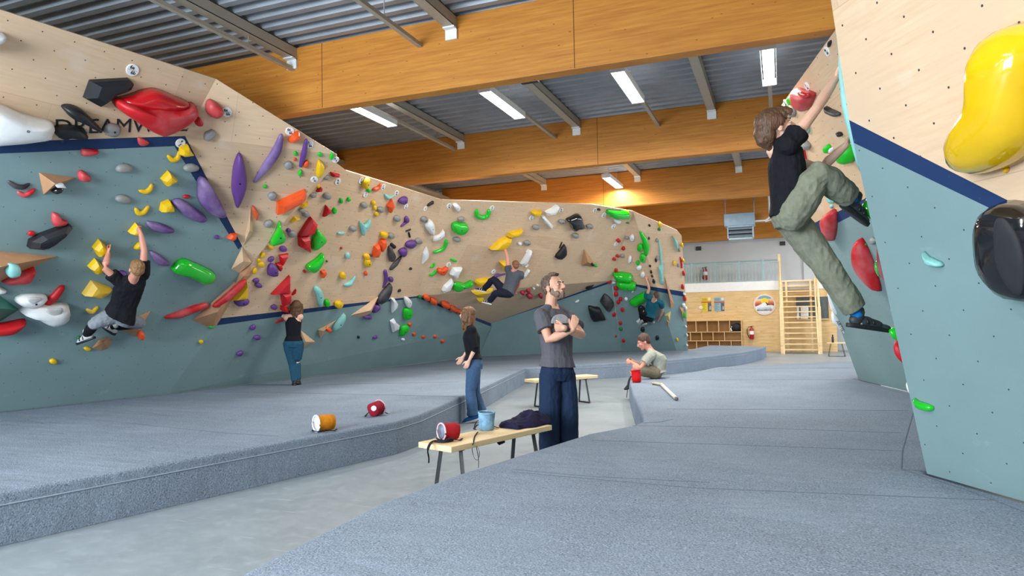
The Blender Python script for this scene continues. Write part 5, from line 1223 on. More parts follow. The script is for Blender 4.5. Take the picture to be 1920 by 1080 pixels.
# ---- far right wall
R = 'RC'
GRADE(R, 1551, 96, '6a/6b', 'round tag at the top of the far right wall', .075); GRADE(R, 1514, 162, '5/6a', 'round tag above the glossy red jug', .075); GRADE(R, 1473, 193, '5/6a', 'round tag above the climber\'s hair', .07)
HE(R, 'blk', 'small black hold above the top tag of the far right wall', 1555, 82, 6, 13, 10)
jr = HP(R, 'red', 'glossy red jug above the young climber\'s arm', [(1487, 168), (1503, 171), (1522, 177), (1520, 190), (1508, 209), (1490, 194)], .15, 2, chalk=.3)
P = PL[R]; dd = blob(P, [to_uv(p, P, .13)[0] for p in [(1496, 171), (1506, 172), (1517, 178), (1509, 184), (1499, 178)]], .04, hold_mat('red', True), 2, name='glossy_scoop', off=.12); keep(dd, jr)
HE(R, 'grn', 'green ball left of the glossy red jug', 1483, 189, 11, 18, 0, gloss=True)
HE(R, 'mnt', 'small mint knob above the climber\'s hair', 1469, 203, 9, 9); HE(R, 'wht', 'small white knob above the climber\'s hair', 1478, 205, 8, 8)
HP(R, 'gry', 'grey pebble right of the climber\'s hair', [(1480, 205), (1487, 203), (1490, 212), (1488, 220), (1481, 216)], .07)
HP(R, 'mnt', 'mint leaf behind the young climber\'s forearm', [(1508, 238), (1515, 234), (1516, 245), (1514, 251), (1510, 248)], .06)
HP(R, 'blk', 'curved black pinch right of the young climber\'s arm', [(1546, 200), (1556, 205), (1573, 213), (1570, 219), (1556, 213), (1549, 209)], .07, 2, chalk=.4)
HP(R, 'blk', 'small black pinch above the lower forearm', [(1569, 248), (1576, 249), (1578, 254), (1575, 256)], .05, 2)
HP(R, 'gry', 'grey pebble right of the flat red hold', [(1500, 266), (1508, 264), (1517, 272), (1515, 281), (1506, 276)], .08)
HP(R, 'red', 'flat red hold behind the young climber\'s chest', [(1485, 272), (1499, 257), (1504, 278), (1509, 302), (1492, 300)], .1, 0)
HE(R, 'grn', 'small green oval above the young climber\'s elbow', 1551, 279, 11, 18, 0); HE(R, 'wht', 'small white oval touching the small green one', 1558, 282, 7, 11, 20)
HP(R, 'grn', 'green shell hold near the lower wrist of the young climber', [(1575, 295), (1580, 282), (1588, 273), (1596, 285), (1597, 300), (1592, 307), (1581, 303)], .14, 2)
HP(R, 'mnt', 'mint leaf between the legs of the young climber', [(1551, 363), (1558, 366), (1563, 378), (1560, 382), (1553, 375)], .06); HE(R, 'mnt', 'tiny mint drop under the mint leaf', 1559, 387, 6, 7)
HP(R, 'red', 'red shield hold behind the young climber\'s thigh', [(1542, 410), (1557, 394), (1564, 402), (1564, 430), (1559, 453), (1549, 440)], .14, 2, chalk=.4)
HP(R, 'red', 'long red leaf hold with chalk on the teal wall', [(1604, 490), (1604, 465), (1607, 449), (1614, 455), (1630, 490), (1645, 540), (1642, 547), (1618, 518)], .16, 2, chalk=.8)
HE(R, 'dgr', 'tiny green chip above the long red leaf', 1623, 460, 4, 8); HE(R, 'gry', 'small grey and white knob beside the near wall edge', 1636, 452, 9, 14, -20, chalk=.6)
VOL(R, 'brown plywood spike at the left rim of the far right wall', [(1524, 478), (1549, 518), (1546, 542), (1533, 500)], [(1543, 512)], .1)
PL['RX'] = (PL['RC'][0] - np.array([-.0, -1.2, 0]), PL['RC'][1]); WN['RX'] = 'hidden side'
PL['RE'] = facing(r0, h0, kA); WN['RE'] = 'side of the near right wall'
# big white shapes at the rim of the far right wall
u_, v_, n_ = axes(PL['RC'])
q_wall = plane(q0, mL, mL + np.array([1.2, 2.2, 0.0]))
q_wall = q_wall if q_wall[1][0] < 0 else (q_wall[0], -q_wall[1])
PL['RQ'] = q_wall; WN['RQ'] = 'hidden side of the far right wall'
vs_ = [q0, mL, mL + np.array([1.2, 2.2, 0.0]), q0 + np.array([1.2, 2.2, 0])]
o_ = mesh_obj('side_panel', vs_, [(0, 1, 2, 3)], M_TEAL); keep(o_, wq)
def dpl_(w, x, y): return float((on((x, y), PL[w]) - CP) @ CR[:, 2])
def rimshape(label, pts, depth0, th):
    bm = bmesh.new(); A_ = [at(x, y, depth0) for x, y in pts]; c_ = sum(A_) / len(A_); back = np.array([.25, 1.0, 0]) * th
    cm = catmull(A_, 3); rings = [[bm.verts.new(V(c_ + (p - c_) * r + back * z)) for p in cm] for r, z in ((.6, 0), (.9, .12), (1, .4), (.95, .8), (.7, 1))]; n = len(cm)
    for a, b_ in zip(rings, rings[1:]):
        for i in range(n): bm.faces.new((a[i], a[(i + 1) % n], b_[(i + 1) % n], b_[i]))
    bm.faces.new(rings[0]); bm.faces.new(rings[-1]); o = finish(bm, 'climbing_hold', hold_mat('wht'), c_); tag(o, label, 'climbing hold', 'white holds on the rim of the far right wall'); return o
rimshape('upper large white hold sticking out behind the far right wall', [(1548, 536), (1562, 556), (1574, 584), (1578, 592), (1571, 594), (1558, 584), (1551, 563)], dpl_('RC', 1562, 570) + .0, .4)
w2 = rimshape('lower large white hold with small lettering behind the far right wall', [(1556, 584), (1566, 588), (1582, 602), (1598, 640), (1588, 634), (1572, 616), (1558, 604)], dpl_('RC', 1578, 615) - .02, .4)
dq = ray(1575, 612); dq = _n(dq); dt_ = dpl_('RC', 1578, 615) - .06; PT = (np.array(at(1577, 612, dt_)), -dq)
text_mesh('hold_text', 'ARTIS', .07, M_INK, PT, at(1575, 611, dt_), w2, rot=-1.1)
def RIM(c, label, pts, depth, th, gloss=False, chalk=0.0):
    o = rimshape(label, pts, depth, th); o.data.materials.clear(); o.data.materials.append(hold_mat(c, gloss, chalk)); o['group'] = 'holds on the side of the near right wall'
RIM('grn', 'green wedge under the raised foot of the young climber', [(1612, 386), (1623, 370), (1632, 372), (1642, 400), (1640, 416), (1626, 408)], 4.85, .3, True)
RIM('grn', 'green wedge under the lower foot of the young climber', [(1663, 620), (1674, 612), (1690, 610), (1698, 636), (1690, 642), (1672, 636)], 4.85, .3, True)
RIM('red', 'dark red block under the lower green wedge', [(1674, 641), (1694, 640), (1705, 686), (1697, 688), (1676, 666)], 4.95, .3)
RIM('pnk', 'chalky red leaf hold half hidden by the near wall', [(1641, 470), (1645, 450), (1653, 462), (1672, 530), (1662, 534), (1645, 512)], 5.6, .3, False, .7)
RIM('grn', 'pale green shell between the two red leaves', [(1637, 500), (1642, 486), (1650, 482), (1652, 515), (1644, 518)], 6.0, .3, True, .5)
RIM('mnt', 'small mint knob at the near wall edge above the shoe', [(1668, 582), (1673, 576), (1682, 578), (1684, 590), (1676, 590)], 4.8, .15)
RIM('wht', 'white shell poking out behind the foot of the near wall', [(1697, 722), (1700, 716), (1708, 718), (1716, 745), (1710, 744), (1701, 735)], 4.8, .2)
RIM('mnt', 'long mint rail along the edge of the near right wall', [(1566, 60), (1569, 90), (1569, 130), (1576, 200), (1590, 260), (1604, 310), (1612, 315), (1606, 270), (1590, 180), (1580, 90), (1576, 50)], 4.75, .25)
# ---- near right wall
A = 'RA'
HP(A, 'yel', 'enormous glossy yellow hold at the top right corner', [(1848, 83), (1861, 57), (1898, 45), (1925, 46), (1965, 60), (1968, 150), (1955, 250), (1925, 288), (1877, 318), (1824, 332), (1795, 322), (1784, 299), (1794, 265), (1824, 222), (1841, 180), (1846, 125)], .24, 2, True)
HE(A, 'yel', 'small yellow knob below the enormous yellow hold', 1886, 319, 11, 11, 0, .02)
bk_ = HP(A, 'blk', 'massive glossy black hold at the right edge', [(1845, 403), (1855, 386), (1882, 381), (1930, 395), (1965, 450), (1965, 560), (1905, 565), (1872, 540), (1850, 500), (1843, 440)], .2, 2, True)
P = PL[A]; dd = blob(P, [to_uv(p, P, .24)[0] for p in [(1852, 425), (1862, 412), (1876, 418), (1897, 450), (1909, 495), (1907, 545), (1897, 560), (1872, 535), (1854, 490)]], .02, plain('black_rough_rubber', (34, 35, 40), .75), 3, name='flat_face', off=.2); keep(dd, bk_); dd['label'] = 'matte black flat face'
HP(A, 'mnt', 'thin mint edge hold on the near right wall', [(1730, 472), (1740, 482), (1762, 492), (1766, 500), (1750, 499), (1737, 493)], .05, 2)
HP(A, 'grn', 'small green foothold low on the near right wall', [(1713, 747), (1720, 752), (1735, 757), (1748, 763), (1747, 771), (1733, 770), (1718, 762)], .04, 2, True)
# ------------------------------------------------------------------ people
def dpl(w, x, y): return float((on((x, y), PL[w]) - CP) @ CR[:, 2])
EYEW = plain('eye_white', (225, 222, 218), 0.3); IRIS = plain('eye_iris', (50, 40, 34), 0.2); LIPS = plain('lips', (176, 104, 92), 0.5)
def skin(nm, rgb): return plain(nm, rgb, 0.5, 0, 0.05, 12, bump=0.05, bscale=120)
def cloth(nm, rgb, scale=30, var=0.12):
    if nm in MATS: return MATS[nm]
    t = NT(nm); v = t.coord(); c = lin(rgb); n1 = t.noise(v, scale, 4); n2 = t.noise(v, 5, 3)
    t.base(t.mix(t.ramp(n1, .3, .7), tuple(x * (1 - var) for x in c), tuple(min(1, x * (1 + var)) for x in c)))
    w = t.noise(t.coord(scale=(1, 1, 0.35)), 14, 2)
    t.bump(t.math('ADD', t.math('MULTIPLY', w, 2.0), t.math('MULTIPLY', t.noise(v, 150, 2), .2)), 0.7, 0.012)
    MATS[nm] = t.set(0.85, spec=0.2); return MATS[nm]
def hairmat(nm, rgb):
    if nm in MATS: return MATS[nm]
    t = NT(nm); c = lin(rgb); v = t.coord(scale=(1, 1, .12)); n1 = t.noise(v, 140, 3)
    t.base(t.mix(t.ramp(n1, .3, .7), tuple(x * .55 for x in c), tuple(min(1, x * 1.5) for x in c))); t.bump(n1, 0.6, 0.006)
    MATS[nm] = t.set(0.5, spec=0.35); return MATS[nm]
def ell(bm, c, r, fr=None):
    R = bmesh.ops.create_uvsphere(bm, u_segments=16, v_segments=10, radius=1)
    for v in R['verts']:
        q = Vector((v.co.x * r[0], v.co.y * r[1], v.co.z * r[2])); v.co = (fr @ q if fr else q) + V(c)
def limb(bm, pts, rads, flat=1.0, up=(0, 0, 1), seg=12):
    pts = [np.array(p, float) for p in pts]; rads = list(rads)
    d0, d1 = _n(pts[0] - pts[1]), _n(pts[-1] - pts[-2]); r0_, r1_ = rads[0], rads[-1]
    P_2 = [pts[0] + d0 * r0_ * .95, pts[0] + d0 * r0_ * .7] + pts + [pts[-1] + d1 * r1_ * .7, pts[-1] + d1 * r1_ * .95]
    Rr = [r0_ * .3, r0_ * .7] + rads + [r1_ * .7, r1_ * .3]
    tube(bm, P_2, Rr, seg, flat=flat, up=up)
def curve3(pts, n=4):
    pts = [np.array(p, float) for p in pts]; out = []; m = len(pts)
    for i in range(m - 1):
        p0, p1, p2, p3 = pts[max(i - 1, 0)], pts[i], pts[i + 1], pts[min(i + 2, m - 1)]
        for k in range(n):
            t = k / n; out.append(0.5 * ((2 * p1) + (p2 - p0) * t + (2 * p0 - 5 * p1 + 4 * p2 - p3) * t * t + (3 * p1 - p0 - 3 * p2 + p3) * t ** 3))
    return out + [pts[-1]]
def loft(bm, st, seg=20, sup=2.5):
    """st: list of (center, lateral unit, front unit, half width, half depth)"""
    rings = []
    for c, la, fr, hw_, hd in st:
        ring = []
        for k in range(seg):
            a = 2 * math.pi * k / seg; ca, sa = math.cos(a), math.sin(a)
            x = math.copysign(abs(ca) ** (2 / sup), ca) * hw_; y = math.copysign(abs(sa) ** (2 / sup), sa) * hd
            ring.append(bm.verts.new(V(np.array(c) + la * x + fr * y)))
        rings.append(ring)
    for a, b_ in zip(rings, rings[1:]):
        for k in range(seg): bm.faces.new((a[k], a[(k + 1) % seg], b_[(k + 1) % seg], b_[k]))
    bm.faces.new(list(reversed(rings[0]))); bm.faces.new(rings[-1])
def remesh(name, bm, mat, root, vox, smooth=3, folds=0.0, fscale=0.09, seed=0, fdir=None):
    bmesh.ops.recalc_face_normals(bm, faces=bm.faces)
    tmp = bm_obj('tmp', bm, mat, None); m = tmp.modifiers.new('r', 'REMESH'); m.mode = 'VOXEL'; m.voxel_size = vox; m.use_smooth_shade = True
    s = tmp.modifiers.new('s', 'SMOOTH'); s.iterations = smooth; s.factor = 0.5
    bpy.context.view_layer.update()
    me = bpy.data.meshes.new_from_object(tmp.evaluated_get(bpy.context.evaluated_depsgraph_get())); bpy.data.objects.remove(tmp)
    me.name = name
    if folds:
        co = np.zeros(len(me.vertices) * 3); me.vertices.foreach_get('co', co); co = co.reshape(-1, 3)
        nr = np.zeros(len(me.vertices) * 3); me.vertices.foreach_get('normal', nr); nr = nr.reshape(-1, 3)
        for i in range(len(co)):
            p = Vector(co[i]); q = Vector((p.x, p.y, p.z * (0.5 if fdir is None else fdir))) / fscale + Vector((seed, 0, 0))
            co[i] += nr[i] * folds * (mnoise.noise(q) + 0.5 * (1 - abs(mnoise.noise(q * 1.7 + Vector((9, 0, 0)))) * 2))
        me.vertices.foreach_set('co', co.ravel()); me.update()
    me.materials.clear(); me.materials.append(mat)
    for p in me.polygons: p.use_smooth = True
    o = bpy.data.objects.new(name, me); COL.objects.link(o); keep(o, root); return o
def hand(bm, wrist, F, T, s=1.0, curl=(25, 25, 20), thumb=25, spread=0.05):
    """wrist point, finger direction F, thumb-side direction T; palm normal follows from both (fingers curl towards N)"""
    F = _n(np.array(F, float)); T = np.array(T[:3], float); N = T_N.get('n'); T = _n(T - (T @ F) * F)
    N = _n(N - (N @ F) * F - (N @ T) * T) if N is not None else np.cross(F, T)
    w = np.array(wrist)
    for off, ln in ((.030, .078), (.010, .082), (-.010, .079), (-.028, .072)):
        limb(bm, [w + T * off * .55 * s, w + F * ln * s + T * off * s], [.0135 * s, .0115 * s])
    ell_f = Matrix((V(T), V(F), V(N))).transposed(); ell(bm, w + F * .045 * s, (.036 * s, .05 * s, .015 * s), ell_f)
    for i, (off, ln) in enumerate(((.030, .072), (.010, .08), (-.010, .075), (-.028, .058))):
        p = w + F * (.08 - abs(off - .01) * .12) * s + T * off * s; d = _n(F + T * spread * (off / .03)); pts = [p]; a = 0
        for sg, cu in zip((.45, .3, .25), curl):
            a += math.radians(cu + i * 3); dd_ = d * math.cos(a) + N * math.sin(a); p = p + dd_ * ln * sg * s; pts.append(p)
        limb(bm, pts, [.0098 * s, .0092 * s, .0085 * s, .0072 * s])
    p = w + F * .02 * s + T * .03 * s; a = math.radians(thumb)
    d1 = _n(T * math.cos(a) * .8 + F * .75 + N * math.sin(a)); d2 = _n(T * .25 + F * .9 + N * math.sin(a) * 1.2)
    limb(bm, [p - T * .012 * s, p + d1 * .036 * s, p + d1 * .036 * s + d2 * .032 * s, p + d1 * .036 * s + d2 * .055 * s], [.015 * s, .0125 * s, .0105 * s, .0085 * s])
T_N = {'n': None}
def headframe(fwd, up):
    f = _n(np.array(fwd, float)); u = np.array(up, float); u = _n(u - (u @ f) * f); r = np.cross(f, u); return r, f, u
def person(name_lab, root_loc, S):
    root = empty('person', root_loc, name_lab, 'person', 'people in the climbing hall')
    k = S.get('s', 1.0); vox = S.get('vox', .008); J = {a: np.array(b_, float) for a, b_ in S['J'].items()}
    sk = S['skin']; fem = S.get('fem', False)
    shl, shr, hl, hr = J['shl'], J['shr'], J['hl'], J['hr']
    front = _n(np.array(S['front'], float)); nb = J['neck']
    shc = (shl + shr) / 2; hc_ = (hl + hr) / 2
    lat_s, lat_h = _n(shr - shl), _n(hr - hl)
    def fr_of(la, f=front, ax=None):
        ax = _n(shc - hc_); f = f - (f @ la) * la; return _n(f - 0.6 * (f @ ax) * ax)
    dims = S.get('dims') or ([(.125, .095), (.16, .115), (.135, .1), (.145, .105), (.165, .112), (.15, .09), (.07, .06)] if not fem else [(.125, .1), (.165, .115), (.118, .088), (.125, .098), (.135, .108), (.125, .075), (.055, .05)])
    cv = S.get('curve', 0.0)                                  # spine curvature towards the back
    def stations(inf, lo=0, hi=7, shift=0.0):
        T_ = [-.12, .02, .32, .55, .8, 1.0, 1.12]; out = []
        for i in range(lo, hi):
            t = T_[i]; c = hc_ + (shc - hc_) * t; la = _n(lerp(lat_h, lat_s, min(1, max(0, t)))); f = fr_of(la)
            c = c - f * cv * 4 * max(0, t) * max(0, 1 - t) * k
            if i == 6: c = lerp(c, nb, .7)
            out.append((c + f * shift, la, f, dims[i][0] * k + inf, dims[i][1] * k + inf))
        return out
    # head
    hR, hF, hU = headframe(S['face'], S.get('hup', (0, 0, 1))); hs = S.get('hs', 1.0) * k; H = J['head']
    hp = lambda x, y, z: H + (hR * x + hF * y + hU * z) * hs
    HF = Matrix((V(hR), V(hF), V(hU))).transposed()
    bm = bmesh.new(); loft(bm, [(c_0, l_0, f_0, w_0 - (.016 if i_0 < 4 else .004), d_0 - (.016 if i_0 < 4 else .004)) for i_0, (c_0, l_0, f_0, w_0, d_0) in enumerate(stations(0))])
    e_ = lambda c, r: ell(bm, hp(*c), tuple(q * hs for q in r), HF)
    e_((0, -.012, .03), (.075, .094, .085)); e_((0, .028, -.035), (.056, .062, .072)); e_((0, .062, -.09), (.027, .027, .022)); e_((0, .045, -.07), (.045, .04, .035))
    e_((0, .076, .026), (.048, .016, .014)); e_((.036, .06, -.018), (.024, .024, .024)); e_((-.036, .06, -.018), (.024, .024, .024)); e_((0, .088, -.052), (.022, .012, .012))
    for s in (-1, 1): e_((s * .077, -.008, -.012), (.010, .02, .03))
    limb(bm, [hp(0, .086, .018), hp(0, .102, -.01), hp(0, .11, -.024)], [.009 * hs, .012 * hs, .014 * hs])
    e_((.012, .098, -.028), (.009, .012, .009)); e_((-.012, .098, -.028), (.009, .012, .009))
    nr = (.058 if not fem else .047) * k
    limb(bm, curve3([nb - (nb - H) * .0 - _n(H - nb) * .05 * k, nb + (hp(0, -.025, -.03) - nb) * .5, hp(0, -.02, -.02)], 3), [nr * 1.25, nr * 1.1, nr, nr, nr, nr, nr][:7])
    ar = S.get('arm', [.052, .046, .038, .04, .034, .026]); ar = [a * k * (.86 if fem else 1) for a in ar]
    for sd in ('l', 'r'):
        a_, b_, c_ = J['sh' + sd], J['el' + sd], J['wr' + sd]
        pts = [a_, lerp(a_, b_, .5), b_, lerp(b_, c_, .3), lerp(b_, c_, .7), c_]; limb(bm, pts, ar)
        ell(bm, a_, (.062 * k, .062 * k, .062 * k)); limb(bm, [nb, lerp(nb, a_, .5), a_], [.05 * k, .052 * k, .055 * k])
        hd = S['hand' + sd]; T_N['n'] = np.array(hd[2], float) if hd[2] is not None else None
        hand(bm, c_, hd[0], hd[1], k * (1.0 if not fem else .9), *hd[3:])
        h_, kn, an = J['h' + sd], J['kn' + sd], J['an' + sd]
        lg = [.068, .072, .054, .055, .05, .038]; limb(bm, [h_, lerp(h_, kn, .5), kn, lerp(kn, an, .25), lerp(kn, an, .6), an], [q * k for q in lg])
        to = J['to' + sd]; d_f = _n(to - an); up_f = np.array(J.get('shup' + sd, np.array([0, 0, 1.0]))); up_f = _n(up_f - (up_f @ d_f) * d_f); dn_ = -up_f * .05 * k
        limb(bm, [an, an + dn_ + d_f * .01, lerp(an, to, .5) + dn_, lerp(an, to, .85) + dn_ * 1.15], [.036 * k, .03 * k, .026 * k, .018 * k])
    remesh('body', bm, sk, root, vox, 3)
    # face parts
    for s in (-1, 1):
        bm = bmesh.new(); ell(bm, hp(s * .031, .078, .004), (.0135 * hs, .0105 * hs, .0068 * hs), HF); ey = bm_obj('eye', bm, EYEW, None, True); keep(ey, root)
        gz = S.get('gaze', 0) * .004; bm = bmesh.new(); ell(bm, hp(s * .031 + gz, .0845, .004), (.006 * hs, .0048 * hs, .006 * hs), HF); ir = bm_obj('iris', bm, IRIS, None, True); ir.parent = ey
        bm = bmesh.new(); limb(bm, [hp(s * .018, .092, .024), hp(s * .034, .09, .029), hp(s * .048, .08, .024)], [.0035 * hs, .0042 * hs, .0025 * hs]); keep(bm_obj('eyebrow', bm, S['hair'], None, True), root)
    bm = bmesh.new(); ell(bm, hp(0, .0965, -.05), (.021 * hs, .006 * hs, .0045 * hs), HF); ell(bm, hp(0, .096, -.057), (.017 * hs, .006 * hs, .0045 * hs), HF); keep(bm_obj('lips', bm, LIPS, None, True), root)
    # hair
    bm = bmesh.new(); S['hairfn'](bm, hp, HF, hs); remesh('hair', bm, S['hair'], root, max(.005, vox * .8), 2, S.get('hairn', .006), .02, 3, .35)
    if S.get('beard'):
        bm = bmesh.new()
        for c, r in (((0, .064, -.092), (.033, .029, .027)), ((.036, .04, -.068), (.021, .035, .034)), ((-.036, .04, -.068), (.021, .035, .034)), ((.05, .012, -.04), (.012, .026, .036)), ((-.05, .012, -.04), (.012, .026, .036)),
                     ((.013, .093, -.041), (.015, .009, .0055)), ((-.013, .093, -.041), (.015, .009, .0055)), ((0, .085, -.072), (.022, .014, .012))):
            ell(bm, hp(*c), tuple(q * hs for q in r), HF)
        remesh('beard', bm, S['beard'], root, .0045, 2, .003, .012, 5)
    # shirt
    sh = S['shirt']; bm = bmesh.new(); inf = sh.get('inf', .018) * k
    st = stations(inf, 1 if sh.get('hem', 0) >= 0 else 0, 7)
    if 'hem' in sh:
        t = sh['hem']; c = hc_ + (shc - hc_) * t; la = lat_h; f = fr_of(la); st[0] = (c, la, f, (dims[1][0] + .008 + sh.get('flare', .012)) * k + inf, (dims[1][1] + .008 + sh.get('flare', .012)) * k + inf)
    c6 = st[-1]; st[-1] = (c6[0] - _n(nb - shc) * .02 * k, c6[1], c6[2], c6[3] * .9, c6[4] * .9)
    if sh.get('tank'): st = [(a, b2, c2, w_ * (.93 if i < len(st) - 2 else .62), d_) for i, (a, b2, c2, w_, d_) in enumerate(st[:-1])]
    loft(bm, st)
    for sd in ('l', 'r'):
        a_, b_, c_ = J['sh' + sd], J['el' + sd], J['wr' + sd]; L_ = sh.get('sleeve', .55); ra = (ar[0] + .014 * k)
        if sh.get('tank'): continue
        ell(bm, a_, (.074 * k, .074 * k, .074 * k)); limb(bm, [lerp(nb, a_, .25), lerp(nb, a_, .6), a_], [.052 * k, .062 * k, .068 * k])
        if L_ <= 1: pts = [a_, lerp(a_, b_, L_ * .5), lerp(a_, b_, L_)]; tube(bm, pts, [ra * 1.22, ra * 1.2, ra * 1.22 * sh.get('cuff', 1)], 14)
        else: pts = [a_, lerp(a_, b_, .5), b_, lerp(b_, c_, L_ - 1)]; limb(bm, pts, [ra * 1.1, ra * 1.0, ra * .92, ra * .82])
    remesh('shirt' if not sh.get('tank') else 'tank_top', bm, sh['mat'], root, vox, 2, sh.get('folds', .007), sh.get('fs', .07), sh.get('seed', 1))
    # trousers
    tr = S['trousers']; bm = bmesh.new(); inf = .014 * k
    ss = stations(inf, 0, 3); top = tr.get('top', .17); c = hc_ + (shc - hc_) * top; f = fr_of(lat_h)
    loft(bm, [ss[0], ss[1], (c, lat_h, f, dims[1][0] * k * .9, dims[1][1] * k * .9)])
    rr = [q * k for q in tr.get('r', (.105, .1, .085, .08, .08))]
    for sd in ('l', 'r'):
        h_, kn, an = J['h' + sd], J['kn' + sd], J['an' + sd]; e2_ = tr.get('end', 1.0); ee = lerp(kn, an, e2_)
        if e2_ <= 0: pts = [h_, lerp(h_, kn, .4), lerp(h_, kn, 1 + e2_)]; tube(bm, pts, rr[:3], 16)
        else: tube(bm, curve3([h_, lerp(h_, kn, .5), kn, lerp(kn, ee, .5), ee], 2), [rr[0], rr[0], rr[1], (rr[1] + rr[2]) / 2, rr[2], (rr[2] + rr[3]) / 2, rr[3], rr[3], rr[4]], 16)
        ell(bm, lerp(h_, kn, tr.get('hipoff', .06)), (rr[0] * tr.get('hipr', .98),) * 3)
    remesh(tr.get('name', 'trousers'), bm, tr['mat'], root, vox, 2, tr.get('folds', .006), .08, 4)
    # shoes
    for sd in ('l', 'r'):
        so = S.get('shoes')
        if not so: continue
        an, to = J['an' + sd], J['to' + sd]; d = _n(to - an); up = J.get('shup' + sd, np.array([0, 0, 1.0])); up = _n(up - (up @ d) * d); sdv = np.cross(d, up)
        FR = Matrix((V(sdv), V(d), V(up))).transposed(); q = lambda x, y, z: an + sdv * x * k + d * y * k + up * z * k; Ln = float(np.linalg.norm(to - an))/k
        bm = bmesh.new(); ell(bm, q(0, -.02, -.035), (.038 * k, .05 * k, .045 * k), FR); ell(bm, q(0, Ln * .5, -.05), (.043 * k, .09 * k, .042 * k), FR); ell(bm, q(0, Ln * .25, -.04), (.041 * k, .07 * k, .046 * k), FR); ell(bm, q(0, Ln * .9, -.06), (.042 * k, .055 * k, .026 * k), FR); limb(bm, [q(0, -.01, -.02), q(0, -.005, .03)], [.042 * k, .044 * k])
        sh_o = remesh('shoe', bm, so['mat'], root, min(vox, .007), 2)
        bm = bmesh.new(); loft(bm, [(q(0, Ln * .42, z), sdv, d, w_ * k, (Ln * .5 + .07) * k) for z, w_ in ((-.092, .04), (-.085, .046), (-.066, .046), (-.062, .04))], 24, 2.4)
        so2 = bm_obj('sole', bm, so['sole'], None, True); so2.parent = sh_o
        if so.get('sock'):
            kn = J['kn' + sd]; bm = bmesh.new(); limb(bm, [q(0, -.01, .0), lerp(an, kn, .25)], [.044 * k, .047 * k]); remesh('sock', bm, so['sock'], root, .006, 2, .003, .03)
        if so.get('strap'):
            bm = bmesh.new()
            for yy in (.05, .1): tube(bm, [q(-.047, yy, -.05), q(-.03, yy, -.017), q(0, yy, -.009), q(.03, yy, -.017), q(.047, yy, -.05)], .008 * k, 6, flat=1)
            s3 = bm_obj('strap', bm, so['strap'], None, True); s3.parent = sh_o
    return root
def short_hair(bm, hp, HF, hs, vol=.0, fringe=0):
    ell(bm, hp(0, -.02, .048), ((.079 + vol) * hs, (.096 + vol) * hs, (.08 + vol) * hs), HF); ell(bm, hp(0, -.055, .0), ((.072 + vol) * hs, (.055 + vol) * hs, (.07) * hs), HF)
    for s in (-1, 1): ell(bm, hp(s * .068, -.02, .03), (.014 * hs, .045 * hs, .035 * hs), HF)
def long_hair(bm, hp, HF, hs, ln=.3, w=.07, side=0.0):
    ell(bm, hp(0, -.022, .042), (.086 * hs, .102 * hs, .088 * hs), HF); ell(bm, hp(0, -.065, -.03), (.078 * hs, .055 * hs, .09 * hs), HF)
    for x, y, l_ in ((0, -.085, 1), (.04, -.07, .95), (-.04, -.07, .95), (.068, -.03, .75), (-.068, -.03, .75), (.075, .015, .6), (-.075, .015, .6)):
        limb(bm, [hp(x, y, .03), hp(x * 1.05, y - .01, -.08), hp(x * .95, y - .015, -.08 - ln * .5 * l_), hp(x * .7, y - .0, -.08 - ln * l_)], [.034 * hs, .034 * hs, .03 * hs, .014 * hs])
RT, DN, FW = CR[:, 0], CR[:, 1], CR[:, 2]                      # camera right, down, forward in the world, for reading poses
TOC = -FW
def cdir(r, u, f): return _n(RT * r - DN * u + FW * f)
NONE = None
SK1, SK2, SK3 = skin('skin_light', (214, 160, 132)), skin('skin_pale', (226, 178, 152)), skin('skin_ruddy', (206, 140, 118))
JE = cloth('blue_jeans', (66, 92, 124)); BLK = cloth('black_cotton', (22, 22, 27), var=.2)

# 1 standing man with crossed arms
g = onz((1045, 868), 0); D0 = float((g - CP) @ FW)
A1 = lambda x, y, dd=0: at(x, y, D0 + dd)
def manhair(bm, hp, HF, hs):
    ell(bm, hp(0, -.028, .05), (.077 * hs, .088 * hs, .072 * hs), HF); ell(bm, hp(0, -.06, .01), (.071 * hs, .045 * hs, .07 * hs), HF)
    for x, y in ((0, .05), (.02, .045), (-.02, .045), (.03, .02), (-.03, .02), (0, .02)): ell(bm, hp(x, y, .108), (.022 * hs, .024 * hs, .018 * hs), HF)
    for s in (-1, 1): ell(bm, hp(s * .07, -.015, .03), (.008 * hs, .035 * hs, .03 * hs), HF)
J = dict(head=A1(1038, 539), neck=A1(1033, 573, .02), shl=A1(1015, 592, -.08), shr=A1(1066, 596, .12), ell=A1(1029, 637, -.2), wrl=A1(1074, 617, -.33), elr=A1(1090, 628, -.1), wrr=A1(1058, 615, -.36),
         hl=A1(1031, 700, -.03), hr=A1(1060, 700, .06), knl=A1(1030, 780, -.06), knr=A1(1065, 776, .02), anl=A1(1030, 858, -.0), anr=A1(1066, 852, .08), tol=A1(1033, 866, -.17), tor=A1(1074, 860, -.1))
